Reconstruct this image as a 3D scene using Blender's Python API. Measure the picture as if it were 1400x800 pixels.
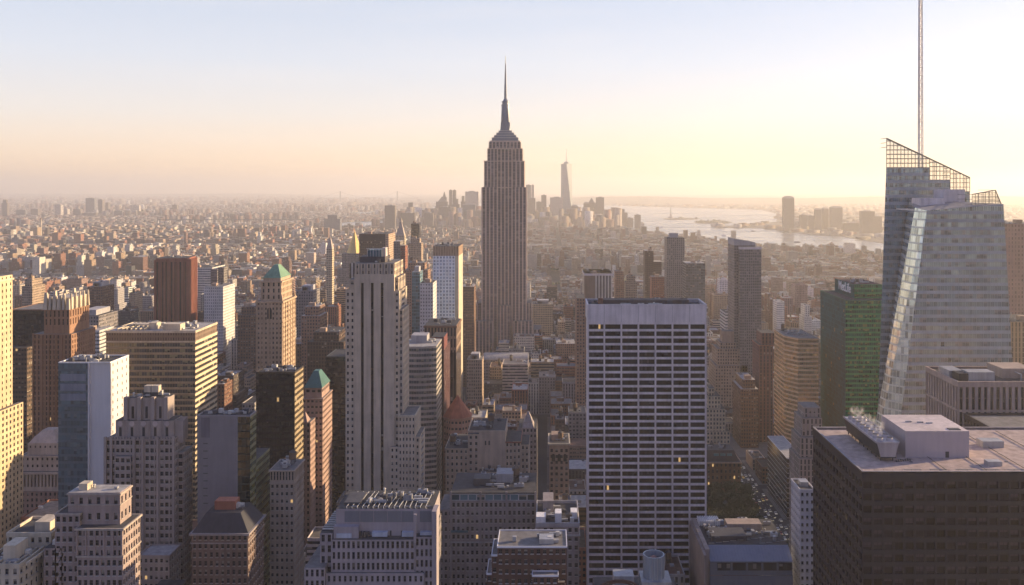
import bpy, math, random
import numpy as np
from mathutils import Vector
R = math.radians
random.seed(7)
rng = np.random.default_rng(11)
S = bpy.context.scene
for o in list(bpy.data.objects): bpy.data.objects.remove(o)
C = S.collection

# ------------------------------------------------------------------ camera, sky, sun, exposure
F, CX, HY, CZ = 1200.0, 750.0, 258.0, 260.0        # camera model measured on the photograph (1400 px wide)
cam_d = bpy.data.cameras.new('camera'); cam = bpy.data.objects.new('camera', cam_d); C.objects.link(cam)
cam.location = (0, 0, CZ); cam.rotation_euler = (R(90), 0, 0)
cam_d.sensor_width = 36; cam_d.lens = 36 * F / 1400
cam_d.shift_x = -(CX - 700) / 1400; cam_d.shift_y = -(400 - HY) / 1400
cam_d.clip_start = 1; cam_d.clip_end = 90000
S.camera = cam
SUN_AZ, SUN_EL = 72.0, 13.0                         # degrees to the right of the view direction, above the horizon
w = bpy.data.worlds.new('World'); S.world = w; w.use_nodes = True
wn = w.node_tree; wn.nodes.clear()
sky = wn.nodes.new('ShaderNodeTexSky'); sky.sky_type = 'NISHITA'; sky.sun_disc = False
sky.sun_elevation = R(SUN_EL); sky.sun_rotation = R(SUN_AZ)
sky.altitude = 200; sky.air_density = 1.0; sky.dust_density = 0.5; sky.ozone_density = 2.0
bg = wn.nodes.new('ShaderNodeBackground'); bg.inputs[1].default_value = 0.15
wo = wn.nodes.new('ShaderNodeOutputWorld')
tn = wn.nodes.new('ShaderNodeMix'); tn.data_type = 'RGBA'; tn.blend_type = 'MULTIPLY'; tn.inputs[0].default_value = 1.0; tn.inputs[7].default_value = (1.02, 0.90, 1.06, 1)
# thin high veil over the clear sky: peach at the horizon, lavender above, unseen part behind the camera dimmed and tinted blue for wall fill
tc = wn.nodes.new('ShaderNodeTexCoord'); sx = wn.nodes.new('ShaderNodeSeparateXYZ'); wn.links.new(tc.outputs['Generated'], sx.inputs[0])
cr = wn.nodes.new('ShaderNodeValToRGB'); wn.links.new(sx.outputs[2], cr.inputs[0])
els = cr.color_ramp.elements; els[0].position = 0.0; els[0].color = (1.15, .72, .36, 1); els[1].position = .7; els[1].color = (.30, .40, .70, 1)
for p_, c_ in ((.035, (1.12, .82, .56, 1)), (.08, (.95, .85, .76, 1)), (.14, (.80, .82, .86, 1)), (.24, (.62, .70, .82, 1))):
    e_ = els.new(p_); e_.color = c_
mr = wn.nodes.new('ShaderNodeMapRange'); wn.links.new(sx.outputs[1], mr.inputs[0])
for i_, v_ in zip((1, 2, 3, 4), (-.4, .8, 1.6, 3.15)): mr.inputs[i_].default_value = v_
cn = wn.nodes.new('ShaderNodeTexNoise'); cm = wn.nodes.new('ShaderNodeMapping'); cm.inputs['Scale'].default_value = (2.2, 2.2, 26); wn.links.new(tc.outputs['Generated'], cm.inputs[0]); wn.links.new(cm.outputs[0], cn.inputs['Vector'])
cn.inputs['Scale'].default_value = 1.6; cn.inputs['Detail'].default_value = 6; cf = wn.nodes.new('ShaderNodeMapRange'); wn.links.new(cn.outputs[0], cf.inputs[0])
for i_, v_ in zip((1, 2, 3, 4), (.52, .74, 0.0, .16)): cf.inputs[i_].default_value = v_
cmix = wn.nodes.new('ShaderNodeMix'); cmix.data_type = 'RGBA'; wn.links.new(cf.outputs[0], cmix.inputs[0]); wn.links.new(cr.outputs[0], cmix.inputs[6]); cmix.inputs[7].default_value = (1.1, .98, .86, 1)
sc_ = wn.nodes.new('ShaderNodeVectorMath'); sc_.operation = 'SCALE'; bf = wn.nodes.new('ShaderNodeMapRange'); wn.links.new(sx.outputs[1], bf.inputs[0])
for i_, v_ in zip((1, 2, 3, 4), (-.2, .35, 1.0, 0.0)): bf.inputs[i_].default_value = v_
bm_ = wn.nodes.new('ShaderNodeMix'); bm_.data_type = 'RGBA'; bm_.blend_type = 'MULTIPLY'; wn.links.new(bf.outputs[0], bm_.inputs[0]); wn.links.new(cmix.outputs[2], bm_.inputs[6]); bm_.inputs[7].default_value = (.66, .78, 1.30, 1)
wn.links.new(bm_.outputs[2], sc_.inputs[0]); wn.links.new(mr.outputs[0], sc_.inputs['Scale'])
mxw = wn.nodes.new('ShaderNodeMix'); mxw.data_type = 'RGBA'; mxw.inputs[0].default_value = .80
wn.links.new(sky.outputs[0], tn.inputs[6]); wn.links.new(tn.outputs[2], mxw.inputs[6]); wn.links.new(sc_.outputs[0], mxw.inputs[7]); wn.links.new(mxw.outputs[2], bg.inputs[0]); wn.links.new(bg.outputs[0], wo.inputs[0])
sd = bpy.data.lights.new('sun', 'SUN'); sun = bpy.data.objects.new('sun', sd); C.objects.link(sun)
sd.energy = 5.0; sd.angle = R(0.5); sd.color = (1.0, 0.73, 0.42)
sv = Vector((math.sin(R(SUN_AZ)) * math.cos(R(SUN_EL)), math.cos(R(SUN_AZ)) * math.cos(R(SUN_EL)), math.sin(R(SUN_EL))))
sun.rotation_euler = sv.to_track_quat('Z', 'Y').to_euler(); sun.location = (500, 200, 900)
vs = S.view_settings; vs.view_transform = 'Standard'; vs.look = 'None'; vs.exposure = 1.08; vs.gamma = 1.0; vs.use_curve_mapping = False
S.render.engine = 'CYCLES'
S.cycles.volume_bounces = 4; S.cycles.max_bounces = 8; S.cycles.diffuse_bounces = 3; S.cycles.glossy_bounces = 3
S.cycles.transmission_bounces = 4; S.cycles.transparent_max_bounces = 12
S.cycles.use_denoising = True; S.cycles.sample_clamp_indirect = 6
HAZE_DENSITY = 0.80e-4

def PX(x, Y): return (x - CX) * Y / F
def PZ(y, Y): return CZ - (y - HY) * Y / F
def GY(y): return CZ * F / (y - HY)                 # distance of a ground point seen at pixel row y

# ------------------------------------------------------------------ materials
def lin(c):
    return tuple(((v / 12.92) if v <= 0.04045 else ((v + 0.055) / 1.055) ** 2.4) for v in c)
class NT:
    def __init__(s, name):
        s.m = bpy.data.materials.new(name); s.m.use_nodes = True
        s.t = s.m.node_tree; s.t.nodes.clear()
        s.out = s.t.nodes.new('ShaderNodeOutputMaterial')
    def n(s, typ, **kw):
        nd = s.t.nodes.new('ShaderNode' + typ)
        for k, v in kw.items(): setattr(nd, k, v)
        return nd
    def put(s, sock, v):
        if v is None: return
        if hasattr(v, 'is_output') or hasattr(v, 'links'): s.t.links.new(v, sock)
        elif isinstance(v, (tuple, list)) and len(v) == 3 and sock.type == 'RGBA': sock.default_value = (*v, 1)
        else: sock.default_value = v
    def math(s, op, a, b=0.0, c=None):
        nd = s.n('Math', operation=op); s.put(nd.inputs[0], a); s.put(nd.inputs[1], b)
        if c is not None: s.put(nd.inputs[2], c)
        return nd.outputs[0]
    def mix(s, f, a, b, mode='MIX'):
        nd = s.n('Mix', data_type='RGBA', blend_type=mode)
        s.put(nd.inputs[0], f); s.put(nd.inputs[6], a); s.put(nd.inputs[7], b); return nd.outputs[2]
    def noise(s, vec, scale, detail=3.0, rough=0.55):
        nd = s.n('TexNoise'); s.put(nd.inputs['Vector'], vec); nd.inputs['Scale'].default_value = scale
        nd.inputs['Detail'].default_value = detail; nd.inputs['Roughness'].default_value = rough; return nd.outputs[0]
    def ramp(s, f, lo, hi, a=0.0, b=1.0):
        nd = s.n('MapRange'); s.put(nd.inputs[0], f)
        for i, v in zip((1, 2, 3, 4), (lo, hi, a, b)): s.put(nd.inputs[i], v)
        return nd.outputs[0]
    def scale(s, vec, sc):
        nd = s.n('Mapping'); s.put(nd.inputs[0], vec); nd.inputs['Scale'].default_value = sc; return nd.outputs[0]
    def pos(s): return s.n('NewGeometry').outputs['Position']
    def bsdf(s, **kw):
        nd = s.n('BsdfPrincipled')
        for k, v in kw.items(): s.put(nd.inputs[k.replace('_', ' ')], v)
        s.t.links.new(nd.outputs[0], s.out.inputs[0]); return nd
    def stain(s, col, amt=0.25, sc=0.09):
        p = s.pos()
        a = s.noise(p, sc, 4); b = s.noise(s.scale(p, (0.6, 0.6, 0.045)), 1.0, 2)
        f = s.ramp(s.math('ADD', a, b), 0.7, 1.3, 1 - amt, 1 + amt)
        cc = s.n('CombineColor'); [s.put(cc.inputs[i], f) for i in range(3)]
        return s.mix(1.0, col, cc.outputs[0], 'MULTIPLY')

MC = {}
def M_plain(name, col, rough=0.85, amt=0.22, sc=0.12, metal=0.0, spec=0.3):
    if name in MC: return MC[name]
    t = NT(name); t.bsdf(Base_Color=t.stain(col, amt, sc), Roughness=rough, Metallic=metal, Specular_IOR_Level=spec)
    MC[name] = t.m; return t.m
def M_tint(name='tinted_masonry', rough=0.88):
    if name in MC: return MC[name]
    t = NT(name); a = t.n('Attribute'); a.attribute_name = 'tint'
    t.bsdf(Base_Color=t.stain(a.outputs[0], 0.25), Roughness=rough, Specular_IOR_Level=0.25)
    MC[name] = t.m; return t.m
def M_roof(name='roof', base=(0.20, 0.19, 0.185), tinted=False):
    if name in MC: return MC[name]
    t = NT(name); p = t.pos()
    v = t.n('TexVoronoi'); t.put(v.inputs['Vector'], p); v.inputs['Scale'].default_value = 0.11
    c = base
    if tinted:
        a = t.n('Attribute'); a.attribute_name = 'rtint'; c = a.outputs[0]
    f = t.ramp(t.math('ADD', t.noise(p, 0.35, 5), t.math('MULTIPLY', v.outputs['Distance'], 0.06)), 0.35, 0.95, 0.62, 1.35)
    cc = t.n('CombineColor'); [t.put(cc.inputs[i], f) for i in range(3)]
    t.bsdf(Base_Color=t.mix(1.0, c, cc.outputs[0], 'MULTIPLY'), Roughness=0.9, Specular_IOR_Level=0.2)
    MC[name] = t.m; return t.m
def M_facade(name, wall=None, glass=(0.022, 0.028, 0.036), win=(.25, .75, .25, .8), blinds=0.3, blindcol=(0.26, 0.23, 0.19),
             lit=0.0, grough=0.12, gspec=0.35, wrough=0.88, wmetal=0.0, belt=0, split=0.0, gvar=0.5, tiltn=0.0, spandrel=None, gmetal=0.0):
    """window grid in facade units: one UV unit = one bay across, one floor up"""
    if name in MC: return MC[name]
    t = NT(name)
    uv = t.n('UVMap').outputs[0]
    sp = t.n('SeparateXYZ'); t.put(sp.inputs[0], uv)
    u, v = sp.outputs[0], sp.outputs[1]
    fu, fv = t.math('FRACT', u), t.math('FRACT', v)
    m = t.math('MULTIPLY', t.math('GREATER_THAN', fu, win[0]), t.math('LESS_THAN', fu, win[1]))
    mu = m
    m = t.math('MULTIPLY', m, t.math('MULTIPLY', t.math('GREATER_THAN', fv, win[2]), t.math('LESS_THAN', fv, win[3])))
    if split:                                        # a mullion in the middle of each window
        m = t.math('MULTIPLY', m, t.math('GREATER_THAN', t.math('ABSOLUTE', t.math('SUBTRACT', fu, (win[0] + win[1]) / 2)), split))
    if belt:                                         # a plain floor every few floors
        m = t.math('MULTIPLY', m, t.math('GREATER_THAN', t.math('FRACT', t.math('DIVIDE', t.math('FLOOR', v), belt)), 0.5 / belt))
    cell = t.n('CombineXYZ')
    t.put(cell.inputs[0], t.math('FLOOR', u)); t.put(cell.inputs[1], t.math('FLOOR', v))
    oi = t.n('ObjectInfo'); ge = t.n('NewGeometry')
    t.put(cell.inputs[2], t.math('ADD', t.math('MULTIPLY', oi.outputs['Random'], 37.0), t.math('MULTIPLY', ge.outputs['Random Per Island'], 91.0)))
    wnz = t.n('TexWhiteNoise', noise_dimensions='3D'); t.put(wnz.inputs['Vector'], cell.outputs[0])
    r = wnz.outputs['Value']
    if wall is None:
        a = t.n('Attribute'); a.attribute_name = 'tint'; wallc = a.outputs[0]
    else: wallc = wall
    if spandrel is not None: wallc = t.mix(mu, wallc, spandrel)
    wallc = t.stain(wallc, 0.2)
    # blinds: light-coloured upper part of some windows
    rf = wnz.outputs['Color']; rs = t.n('SeparateColor'); t.put(rs.inputs[0], rf)
    bl = t.math('MULTIPLY', t.math('LESS_THAN', rs.outputs[0], blinds),
                t.math('GREATER_THAN', fv, t.ramp(rs.outputs[1], 0, 1, win[2], win[3])))
    gv = t.ramp(r, 0, 1, 1 - gvar, 1 + gvar * 1.6)
    cc = t.n('CombineColor'); [t.put(cc.inputs[i], gv) for i in range(3)]
    gl = t.mix(1.0, glass, cc.outputs[0], 'MULTIPLY')
    gl = t.mix(bl, gl, blindcol)
    col = t.mix(m, wallc, gl)
    gm = t.math('MULTIPLY', m, t.math('SUBTRACT', 1.0, t.math('MULTIPLY', bl, 0.6)))
    kw = dict(Base_Color=col, Roughness=t.ramp(gm, 0, 1, wrough, grough), Specular_IOR_Level=t.ramp(gm, 0, 1, 0.25, gspec))
    if wmetal: kw['Metallic'] = t.math('MULTIPLY', t.math('SUBTRACT', 1.0, m), wmetal)
    if gmetal: kw['Metallic'] = t.math('MULTIPLY', gm, gmetal)
    if tiltn:                                        # every pane sits at a slightly different angle
        vm = t.n('VectorMath', operation='MULTIPLY_ADD'); t.put(vm.inputs[0], wnz.outputs['Color'])
        vm.inputs[1].default_value = (tiltn,) * 3; vm.inputs[2].default_value = (-tiltn / 2,) * 3
        va = t.n('VectorMath', operation='ADD'); t.put(va.inputs[0], ge.outputs['Normal'])
        sm = t.n('VectorMath', operation='SCALE'); t.put(sm.inputs[0], vm.outputs[0]); t.put(sm.inputs['Scale'], m)
        t.put(va.inputs[1], sm.outputs[0])
        nn = t.n('VectorMath', operation='NORMALIZE'); t.put(nn.inputs[0], va.outputs[0]); kw['Normal'] = nn.outputs[0]
    if lit:
        kw['Emission_Color'] = (1.0, 0.62, 0.25)
        kw['Emission_Strength'] = t.math('MULTIPLY', t.math('MULTIPLY', m, t.math('GREATER_THAN', r, 1 - lit * .35)), 0.3)
    t.bsdf(**kw)
    MC[name] = t.m; return t.m
def M_pane(name='window_glass', glass=(0.014, 0.017, 0.024), blinds=0.4, blindcol=(0.26, 0.24, 0.22), rough=0.12, lit=0.006, spec=0.3, bar=(0.13, 0.12, 0.115)):
    if name in MC: return MC[name]
    t = NT(name); uv = t.n('UVMap').outputs[0]
    sp = t.n('SeparateXYZ'); t.put(sp.inputs[0], uv)
    oi = t.n('ObjectInfo'); ge = t.n('NewGeometry')
    cell = t.n('CombineXYZ'); t.put(cell.inputs[0], t.math('MULTIPLY', oi.outputs['Random'], 53.0)); t.put(cell.inputs[1], t.math('MULTIPLY', ge.outputs['Random Per Island'], 71.0))
    wnz = t.n('TexWhiteNoise', noise_dimensions='3D'); t.put(wnz.inputs['Vector'], cell.outputs[0])
    rs = t.n('SeparateColor'); t.put(rs.inputs[0], wnz.outputs['Color'])
    bl = t.math('MULTIPLY', t.math('LESS_THAN', rs.outputs[0], blinds), t.math('GREATER_THAN', sp.outputs[1], t.ramp(rs.outputs[1], 0, 1, 0.25, 1.0)))
    rail = t.math('LESS_THAN', t.math('ABSOLUTE', t.math('SUBTRACT', sp.outputs[1], 0.5)), 0.03)
    gv = t.ramp(rs.outputs[2], 0, 1, 0.5, 1.9); cc = t.n('CombineColor'); [t.put(cc.inputs[i], gv) for i in range(3)]
    col = t.mix(bl, t.mix(1.0, glass, cc.outputs[0], 'MULTIPLY'), blindcol)
    rail = t.math('MAXIMUM', rail, t.math('LESS_THAN', t.math('ABSOLUTE', t.math('SUBTRACT', sp.outputs[0], 0.5)), 0.035))
    col = t.mix(rail, col, bar)
    kw = dict(Base_Color=col, Roughness=t.ramp(bl, 0, 1, rough, 0.35), Specular_IOR_Level=spec)
    if lit:
        kw['Emission_Color'] = (1.0, 0.62, 0.25)
        kw['Emission_Strength'] = t.math('MULTIPLY', t.math('GREATER_THAN', wnz.outputs['Value'], 1 - lit * .3), 0.3)
    t.bsdf(**kw); MC[name] = t.m; return t.m

# ------------------------------------------------------------------ mesh builder
class MB:
    def __init__(s): s.v = []; s.f = []; s.mi = []; s.uv = []; s.mats = []; s.tint = []
    def m(s, mat):
        if mat not in s.mats: s.mats.append(mat)
        return s.mats.index(mat)
    def poly(s, pts, mat, uv=None, tint=None):
        b = len(s.v); s.v.extend(pts); s.f.append(tuple(range(b, b + len(pts)))); s.mi.append(s.m(mat))
        s.uv.append(uv if uv is not None else [(0, 0)] * len(pts)); s.tint.append(tint or (0.4, 0.35, 0.3))
    def wall(s, a, b, z0, z1, mat, bay=3.0, fl=3.6, nb=None, tint=None, z0b=None):
        """vertical quad from a to b; outside is on the right of a->b (seen from outside a is left)"""
        L = math.hypot(b[0] - a[0], b[1] - a[1]); n = nb or max(1, round(L / bay)); d = (z0 - z1) / fl
        s.poly([(a[0], a[1], z0), (b[0], b[1], z0), (b[0], b[1], z1), (a[0], a[1], z1)], mat, [(0, d), (n, d), (n, 0), (0, 0)], tint)
    def box(s, x0, x1, y0, y1, z0, z1, mat, top=None, bay=3.0, fl=3.6, tint=None, faces='flrbt', rtint=None):
        if 'f' in faces: s.wall((x0, y0), (x1, y0), z0, z1, mat, bay, fl, tint=tint)
        if 'r' in faces: s.wall((x1, y0), (x1, y1), z0, z1, mat, bay, fl, tint=tint)
        if 'b' in faces: s.wall((x1, y1), (x0, y1), z0, z1, mat, bay, fl, tint=tint)
        if 'l' in faces: s.wall((x0, y1), (x0, y0), z0, z1, mat, bay, fl, tint=tint)
        if 't' in faces: s.poly([(x0, y0, z1), (x1, y0, z1), (x1, y1, z1), (x0, y1, z1)], top or mat, tint=rtint or tint)
        if 'u' in faces: s.poly([(x0, y1, z0), (x1, y1, z0), (x1, y0, z0), (x0, y0, z0)], mat, tint=tint)
    def prism(s, pts, z0, z1, mat, top=None, bay=3.0, fl=3.6, tint=None, ztops=None):
        n = len(pts)
        for i in range(n): s.wall(pts[i], pts[(i + 1) % n], z0, z1, mat, bay, fl, tint=tint)
        s.poly([(p[0], p[1], z1) for p in pts], top or mat, tint=tint)
    def frust(s, cx, cy, z0, z1, r0, r1, mat, n=12, top=None, tint=None, bay=None, fl=3.6, rot=0.0):
        p0 = [(cx + r0 * math.cos(rot + 2 * math.pi * i / n), cy + r0 * math.sin(rot + 2 * math.pi * i / n), z0) for i in range(n)]
        p1 = [(cx + r1 * math.cos(rot + 2 * math.pi * i / n), cy + r1 * math.sin(rot + 2 * math.pi * i / n), z1) for i in range(n)]
        for i in range(n):
            j = (i + 1) % n
            if r1 < 1e-3: s.poly([p0[i], p0[j], p1[i]], mat, tint=tint)
            else: s.poly([p0[i], p0[j], p1[j], p1[i]], mat, [(i, (z0 - z1) / fl), (i + 1, (z0 - z1) / fl), (i + 1, 0), (i, 0)], tint)
        if r1 >= 1e-3: s.poly(p1, top or mat, tint=tint)
    def pyr(s, x0, x1, y0, y1, z0, z1, mat, f=0.0, top=None):
        cx, cy = (x0 + x1) / 2, (y0 + y1) / 2; a, b = (x1 - x0) / 2 * f, (y1 - y0) / 2 * f
        lo = [(x0, y0, z0), (x1, y0, z0), (x1, y1, z0), (x0, y1, z0)]
        if f <= 0:
            for i in range(4): s.poly([lo[i], lo[(i + 1) % 4], (cx, cy, z1)], mat)
        else:
            hi = [(cx - a, cy - b, z1), (cx + a, cy - b, z1), (cx + a, cy + b, z1), (cx - a, cy + b, z1)]
            for i in range(4): s.poly([lo[i], lo[(i + 1) % 4], hi[(i + 1) % 4], hi[i]], mat)
            s.poly(hi, top or mat)
    def tube(s, p, q, r, mat, n=5):
        p, q = Vector(p), Vector(q); d = (q - p).normalized(); a = d.orthogonal().normalized(); b = d.cross(a)
        P = [p + r * (a * math.cos(2 * math.pi * i / n) + b * math.sin(2 * math.pi * i / n)) for i in range(n)]
        Q = [x + (q - p) for x in P]
        for i in range(n): s.poly([tuple(P[i]), tuple(P[(i + 1) % n]), tuple(Q[(i + 1) % n]), tuple(Q[i])], mat)
    def build(s, name, parent=None, org=(0, 0, 0)):
        me = bpy.data.meshes.new(name)
        ox, oy, oz = org
        me.from_pydata([(a - ox, b - oy, c - oz) for a, b, c in s.v], [], s.f)
        for m in s.mats: me.materials.append(m)
        me.polygons.foreach_set('material_index', s.mi)
        ul = me.uv_layers.new(name='UVMap'); flat = [c for f in s.uv for p in f for c in p]
        ul.data.foreach_set('uv', flat)
        ca = me.color_attributes.new('tint', 'FLOAT_COLOR', 'CORNER')
        fl = [c for f, t in zip(s.f, s.tint) for _ in f for c in (t[0], t[1], t[2], 1.0)]
        ca.data.foreach_set('color', fl)
        ca2 = me.color_attributes.new('rtint', 'FLOAT_COLOR', 'CORNER'); ca2.data.foreach_set('color', fl)
        me.update()
        o = bpy.data.objects.new(name, me); C.objects.link(o)
        if parent: o.parent = parent
        else: o.location = org
        return o

PANES = {}
def pane_mesh(wd, ht, mat):
    k = (round(wd, 2), round(ht, 2), mat.name)
    if k not in PANES:
        mb = MB(); mb.poly([(-wd / 2, 0, -ht / 2), (wd / 2, 0, -ht / 2), (wd / 2, 0, ht / 2), (-wd / 2, 0, ht / 2)], mat, [(0, 0), (1, 0), (1, 1), (0, 1)])
        me = bpy.data.meshes.new('window'); me.from_pydata(mb.v, [], mb.f); me.materials.append(mat)
        ul = me.uv_layers.new(name='UVMap'); ul.data.foreach_set('uv', [c for f in mb.uv for p in f for c in p])
        PANES[k] = me
    return PANES[k]

BOXES = []            # footprints of the hand-placed buildings: (x0,x1,y0,y1,z0,z1,name)
HEROES = []
SUBS = {}             # part -> its parent part
class Bld:
    """one building: an Empty at its base, its parts as children"""
    def __init__(s, name, label, cat, group=None, win_part='window'):
        s.name, s.label, s.cat, s.group = name, label, cat, group
        s.parts = {}; s.panes = []; s.boxes = []; s.win_part = win_part; s.kids = []
        HEROES.append(s)
    def __getitem__(s, part):
        if part not in s.parts: s.parts[part] = MB()
        return s.parts[part]
    def reg(s, x0, x1, y0, y1, z0, z1): BOXES.append((x0, x1, y0, y1, z0, z1, s.name)); s.boxes.append((x0, x1, y0, y1, z0, z1))
    def grid(s, a, b, z0, z1, wall, pane, bay=3.0, fl=3.6, win=(.28, .72, .25, .8), depth=0.35, part='wall', nb=None, top_margin=0.0, tint=None, skip=None, skipf=None):
        """wall from a to b with real recessed window openings"""
        mb = s[part]; ax, ay = a; bx, by = b
        L = math.hypot(bx - ax, by - ay); ux, uy = (bx - ax) / L, (by - ay) / L; nx, ny = uy, -ux
        nb = nb or max(1, round(L / bay)); cw = L / nb
        zt = z1 - top_margin
        nf = max(1, int((zt - z0) / fl)); zb = zt - nf * fl
        def P(u, z, d=0.0): return (ax + ux * u - nx * d, ay + uy * u - ny * d, z)
        def q(u0, u1, za, zb_): mb.poly([P(u0, za), P(u1, za), P(u1, zb_), P(u0, zb_)], wall, tint=tint)
        if z1 > zt: q(0, L, zt, z1)
        if zb > z0 + 1e-3: q(0, L, z0, zb)
        u = 0.0
        for i in range(nb):
            w0, w1 = (i + win[0]) * cw, (i + win[1]) * cw
            if skip and skip(i, nb):
                continue
            q(u, w0, zb, zt); u = w1
            zp = zb
            for k in range(nf):
                if skipf and skipf(k, nf): continue
                a0, a1 = zb + (k + win[2]) * fl, zb + (k + win[3]) * fl
                q(w0, w1, zp, a0); zp = a1
                mb.poly([P(w0, a0), P(w1, a0), P(w1, a0, depth), P(w0, a0, depth)], wall, tint=tint)
                mb.poly([P(w0, a1, depth), P(w1, a1, depth), P(w1, a1), P(w0, a1)], wall, tint=tint)
                mb.poly([P(w0, a0, depth), P(w0, a1, depth), P(w0, a1), P(w0, a0)], wall, tint=tint)
                mb.poly([P(w1, a0), P(w1, a1), P(w1, a1, depth), P(w1, a0, depth)], wall, tint=tint)
                c = P((w0 + w1) / 2, (a0 + a1) / 2, depth)
                s.panes.append((c, w1 - w0, a1 - a0, math.atan2(nx, -ny), pane))
            q(w0, w1, zp, zt)
        q(u, L, zb, zt)
    def gbox(s, x0, x1, y0, y1, z0, z1, wall, roof, pane, shader=None, sides='fr', **kw):
        """box whose seen faces have real windows, the others a window-grid material"""
        s.reg(x0, x1, y0, y1, z0, z1)
        g = dict(kw); bay, fl = kw.get('bay', 3.0), kw.get('fl', 3.6)
        fs = {'f': ((x0, y0), (x1, y0)), 'r': ((x1, y0), (x1, y1)), 'b': ((x1, y1), (x0, y1)), 'l': ((x0, y1), (x0, y0))}
        for k, (a, b) in fs.items():
            if k in sides: s.grid(a, b, z0, z1, wall, pane, **g)
            else: s['wall'].wall(a, b, z0, z1, shader or wall, bay, fl)
        s['roof'].poly([(x0, y0, z1), (x1, y0, z1), (x1, y1, z1), (x0, y1, z1)], roof)
    def sbox(s, x0, x1, y0, y1, z0, z1, mat, roof, bay=3.0, fl=3.6, tint=None, part='wall', rpart='roof'):
        s.reg(x0, x1, y0, y1, z0, z1)
        s[part].box(x0, x1, y0, y1, z0, z1, mat, bay=bay, fl=fl, tint=tint, faces='flrb')
        s[rpart].poly([(x0, y0, z1), (x1, y0, z1), (x1, y1, z1), (x0, y1, z1)], roof)
    def parapet(s, x0, x1, y0, y1, z, mat, h=1.1, t=0.5, out=0.15, part='parapet'):
        mb = s[part]; x0 -= out; x1 += out; y0 -= out; y1 += out
        for a in ((x0, x1, y0, y0 + t), (x0, x1, y1 - t, y1), (x0, x0 + t, y0 + t, y1 - t), (x1 - t, x1, y0 + t, y1 - t)):
            mb.box(*a, z - 0.35, z + h, mat, faces='flrbtu')
    def cornice(s, x0, x1, y0, y1, z, mat, h=0.8, out=0.6, part='cornice'):
        mb = s[part]; t = out
        for a in ((x0 - t, x1 + t, y0 - t, y0), (x0 - t, x1 + t, y1, y1 + t), (x0 - t, x0, y0, y1), (x1, x1 + t, y0, y1)):
            mb.box(*a, z - h, z, mat, faces='flrbtu')
    def tank(s, x, y, z, r=2.0, h=3.6):
        w_ = M_plain('tank_wood', (0.16, 0.11, 0.075)); st = M_plain('dark_steel', (0.06, 0.06, 0.065), 0.6)
        mb = s.kid('water_tank')
        mb.frust(x, y, z + 2.2, z + 2.2 + h, r, r * 0.96, w_, 12); mb.frust(x, y, z + 2.2 + h, z + 3.6 + h, r * 1.08, 0, M_plain('tank_cone', (0.09, 0.08, 0.075)), 12)
        mb = s.sub('stand')
        for dx, dy in ((-1, -1), (1, -1), (1, 1), (-1, 1)): mb.box(x + dx * r * .6 - .12, x + dx * r * .6 + .12, y + dy * r * .6 - .12, y + dy * r * .6 + .12, z, z + 2.2, st)
        mb.box(x - r * .75, x + r * .75, y - r * .75, y + r * .75, z + 1.9, z + 2.15, st, faces='flrbtu')
    def kid(s, name, subs=None):
        mb = MB(); s.kids.append((name, mb, subs or [])); return mb
    def sub(s, name):
        mb = MB(); s.kids[-1][2].append((name, mb)); return mb
    def unit(s, x0, x1, y0, y1, z0, z1, mat, name='penthouse', top=None):
        s.kid(name).box(x0, x1, y0, y1, z0, z1, mat, top)
    def clutter(s, x0, x1, y0, y1, z, n, seed=0, big=5.0, tanks=0):
        r = random.Random(seed * 77 + n)
        cols = [M_plain('duct_metal', (0.36, 0.36, 0.37), 0.5, metal=0.3), M_plain('unit_grey', (0.26, 0.26, 0.27), 0.7), M_plain('unit_dark', (0.07, 0.07, 0.08), 0.7), M_plain('unit_pale', (0.5, 0.48, 0.44), 0.7)]
        for i in range(n):
            a, b = r.uniform(1.2, big), r.uniform(1.2, big * .8); h = r.uniform(0.8, 2.8)
            if x1 - x0 < a + 2 or y1 - y0 < b + 2: continue
            x, y = r.uniform(x0 + 1, x1 - a - 1), r.uniform(y0 + 1, y1 - b - 1)
            k = r.random(); m = r.choice(cols)
            if k < .55:
                mb = s.kid('air_handler'); mb.box(x, x + a, y, y + b, z + .3, z + h, m, faces='flrbtu'); mb.box(x + .2, x + a - .2, y + .2, y + b - .2, z, z + .3, cols[2], faces='flrb')
                if a > 2.2: s.sub('fan').frust(x + a / 2, y + b / 2, z + h, z + h + .35, min(a, b) * .33, min(a, b) * .33, cols[2], 10)
            elif k < .75:
                mb = s.kid('exhaust_vent'); mb.frust(x, y, z, z + h * .8, .35, .35, m, 8); mb.frust(x, y, z + h * .8, z + h, .6, .5, m, 8)
            else:
                mb = s.kid('duct'); mb.box(x, x + a * 1.6, y, y + .9, z + .4, z + 1.3, cols[0], faces='flrbtu'); mb.box(x + .3, x + .6, y + .2, y + .7, z, z + .4, cols[2], faces='flrb'); mb.box(x + a * 1.3, x + a * 1.3 + .3, y + .2, y + .7, z, z + .4, cols[2], faces='flrb')
        for i in range(tanks): s.tank(r.uniform(x0 + 3, x1 - 3), r.uniform(y0 + 3, y1 - 3), z, 1.9, 3.4)
    def finish(s):
        bx = s.boxes or [(0, 0, 0, 0, 0, 0)]
        ox = (min(b[0] for b in bx) + max(b[1] for b in bx)) / 2; oy = (min(b[2] for b in bx) + max(b[3] for b in bx)) / 2
        e = bpy.data.objects.new(s.name, None); C.objects.link(e); e.location = (ox, oy, 0); e['label'] = s.label; e['category'] = s.cat
        if s.group: e['group'] = s.group
        s.root = e; org = (ox, oy, 0)
        for k, mb in s.parts.items():
            if mb.f: mb.build(k, e, org)
        for k, mb, subs in s.kids:
            if mb.f:
                po = mb.build(k, e, org)
                for k2, m2 in subs: m2.build(k2, po, org)
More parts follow.
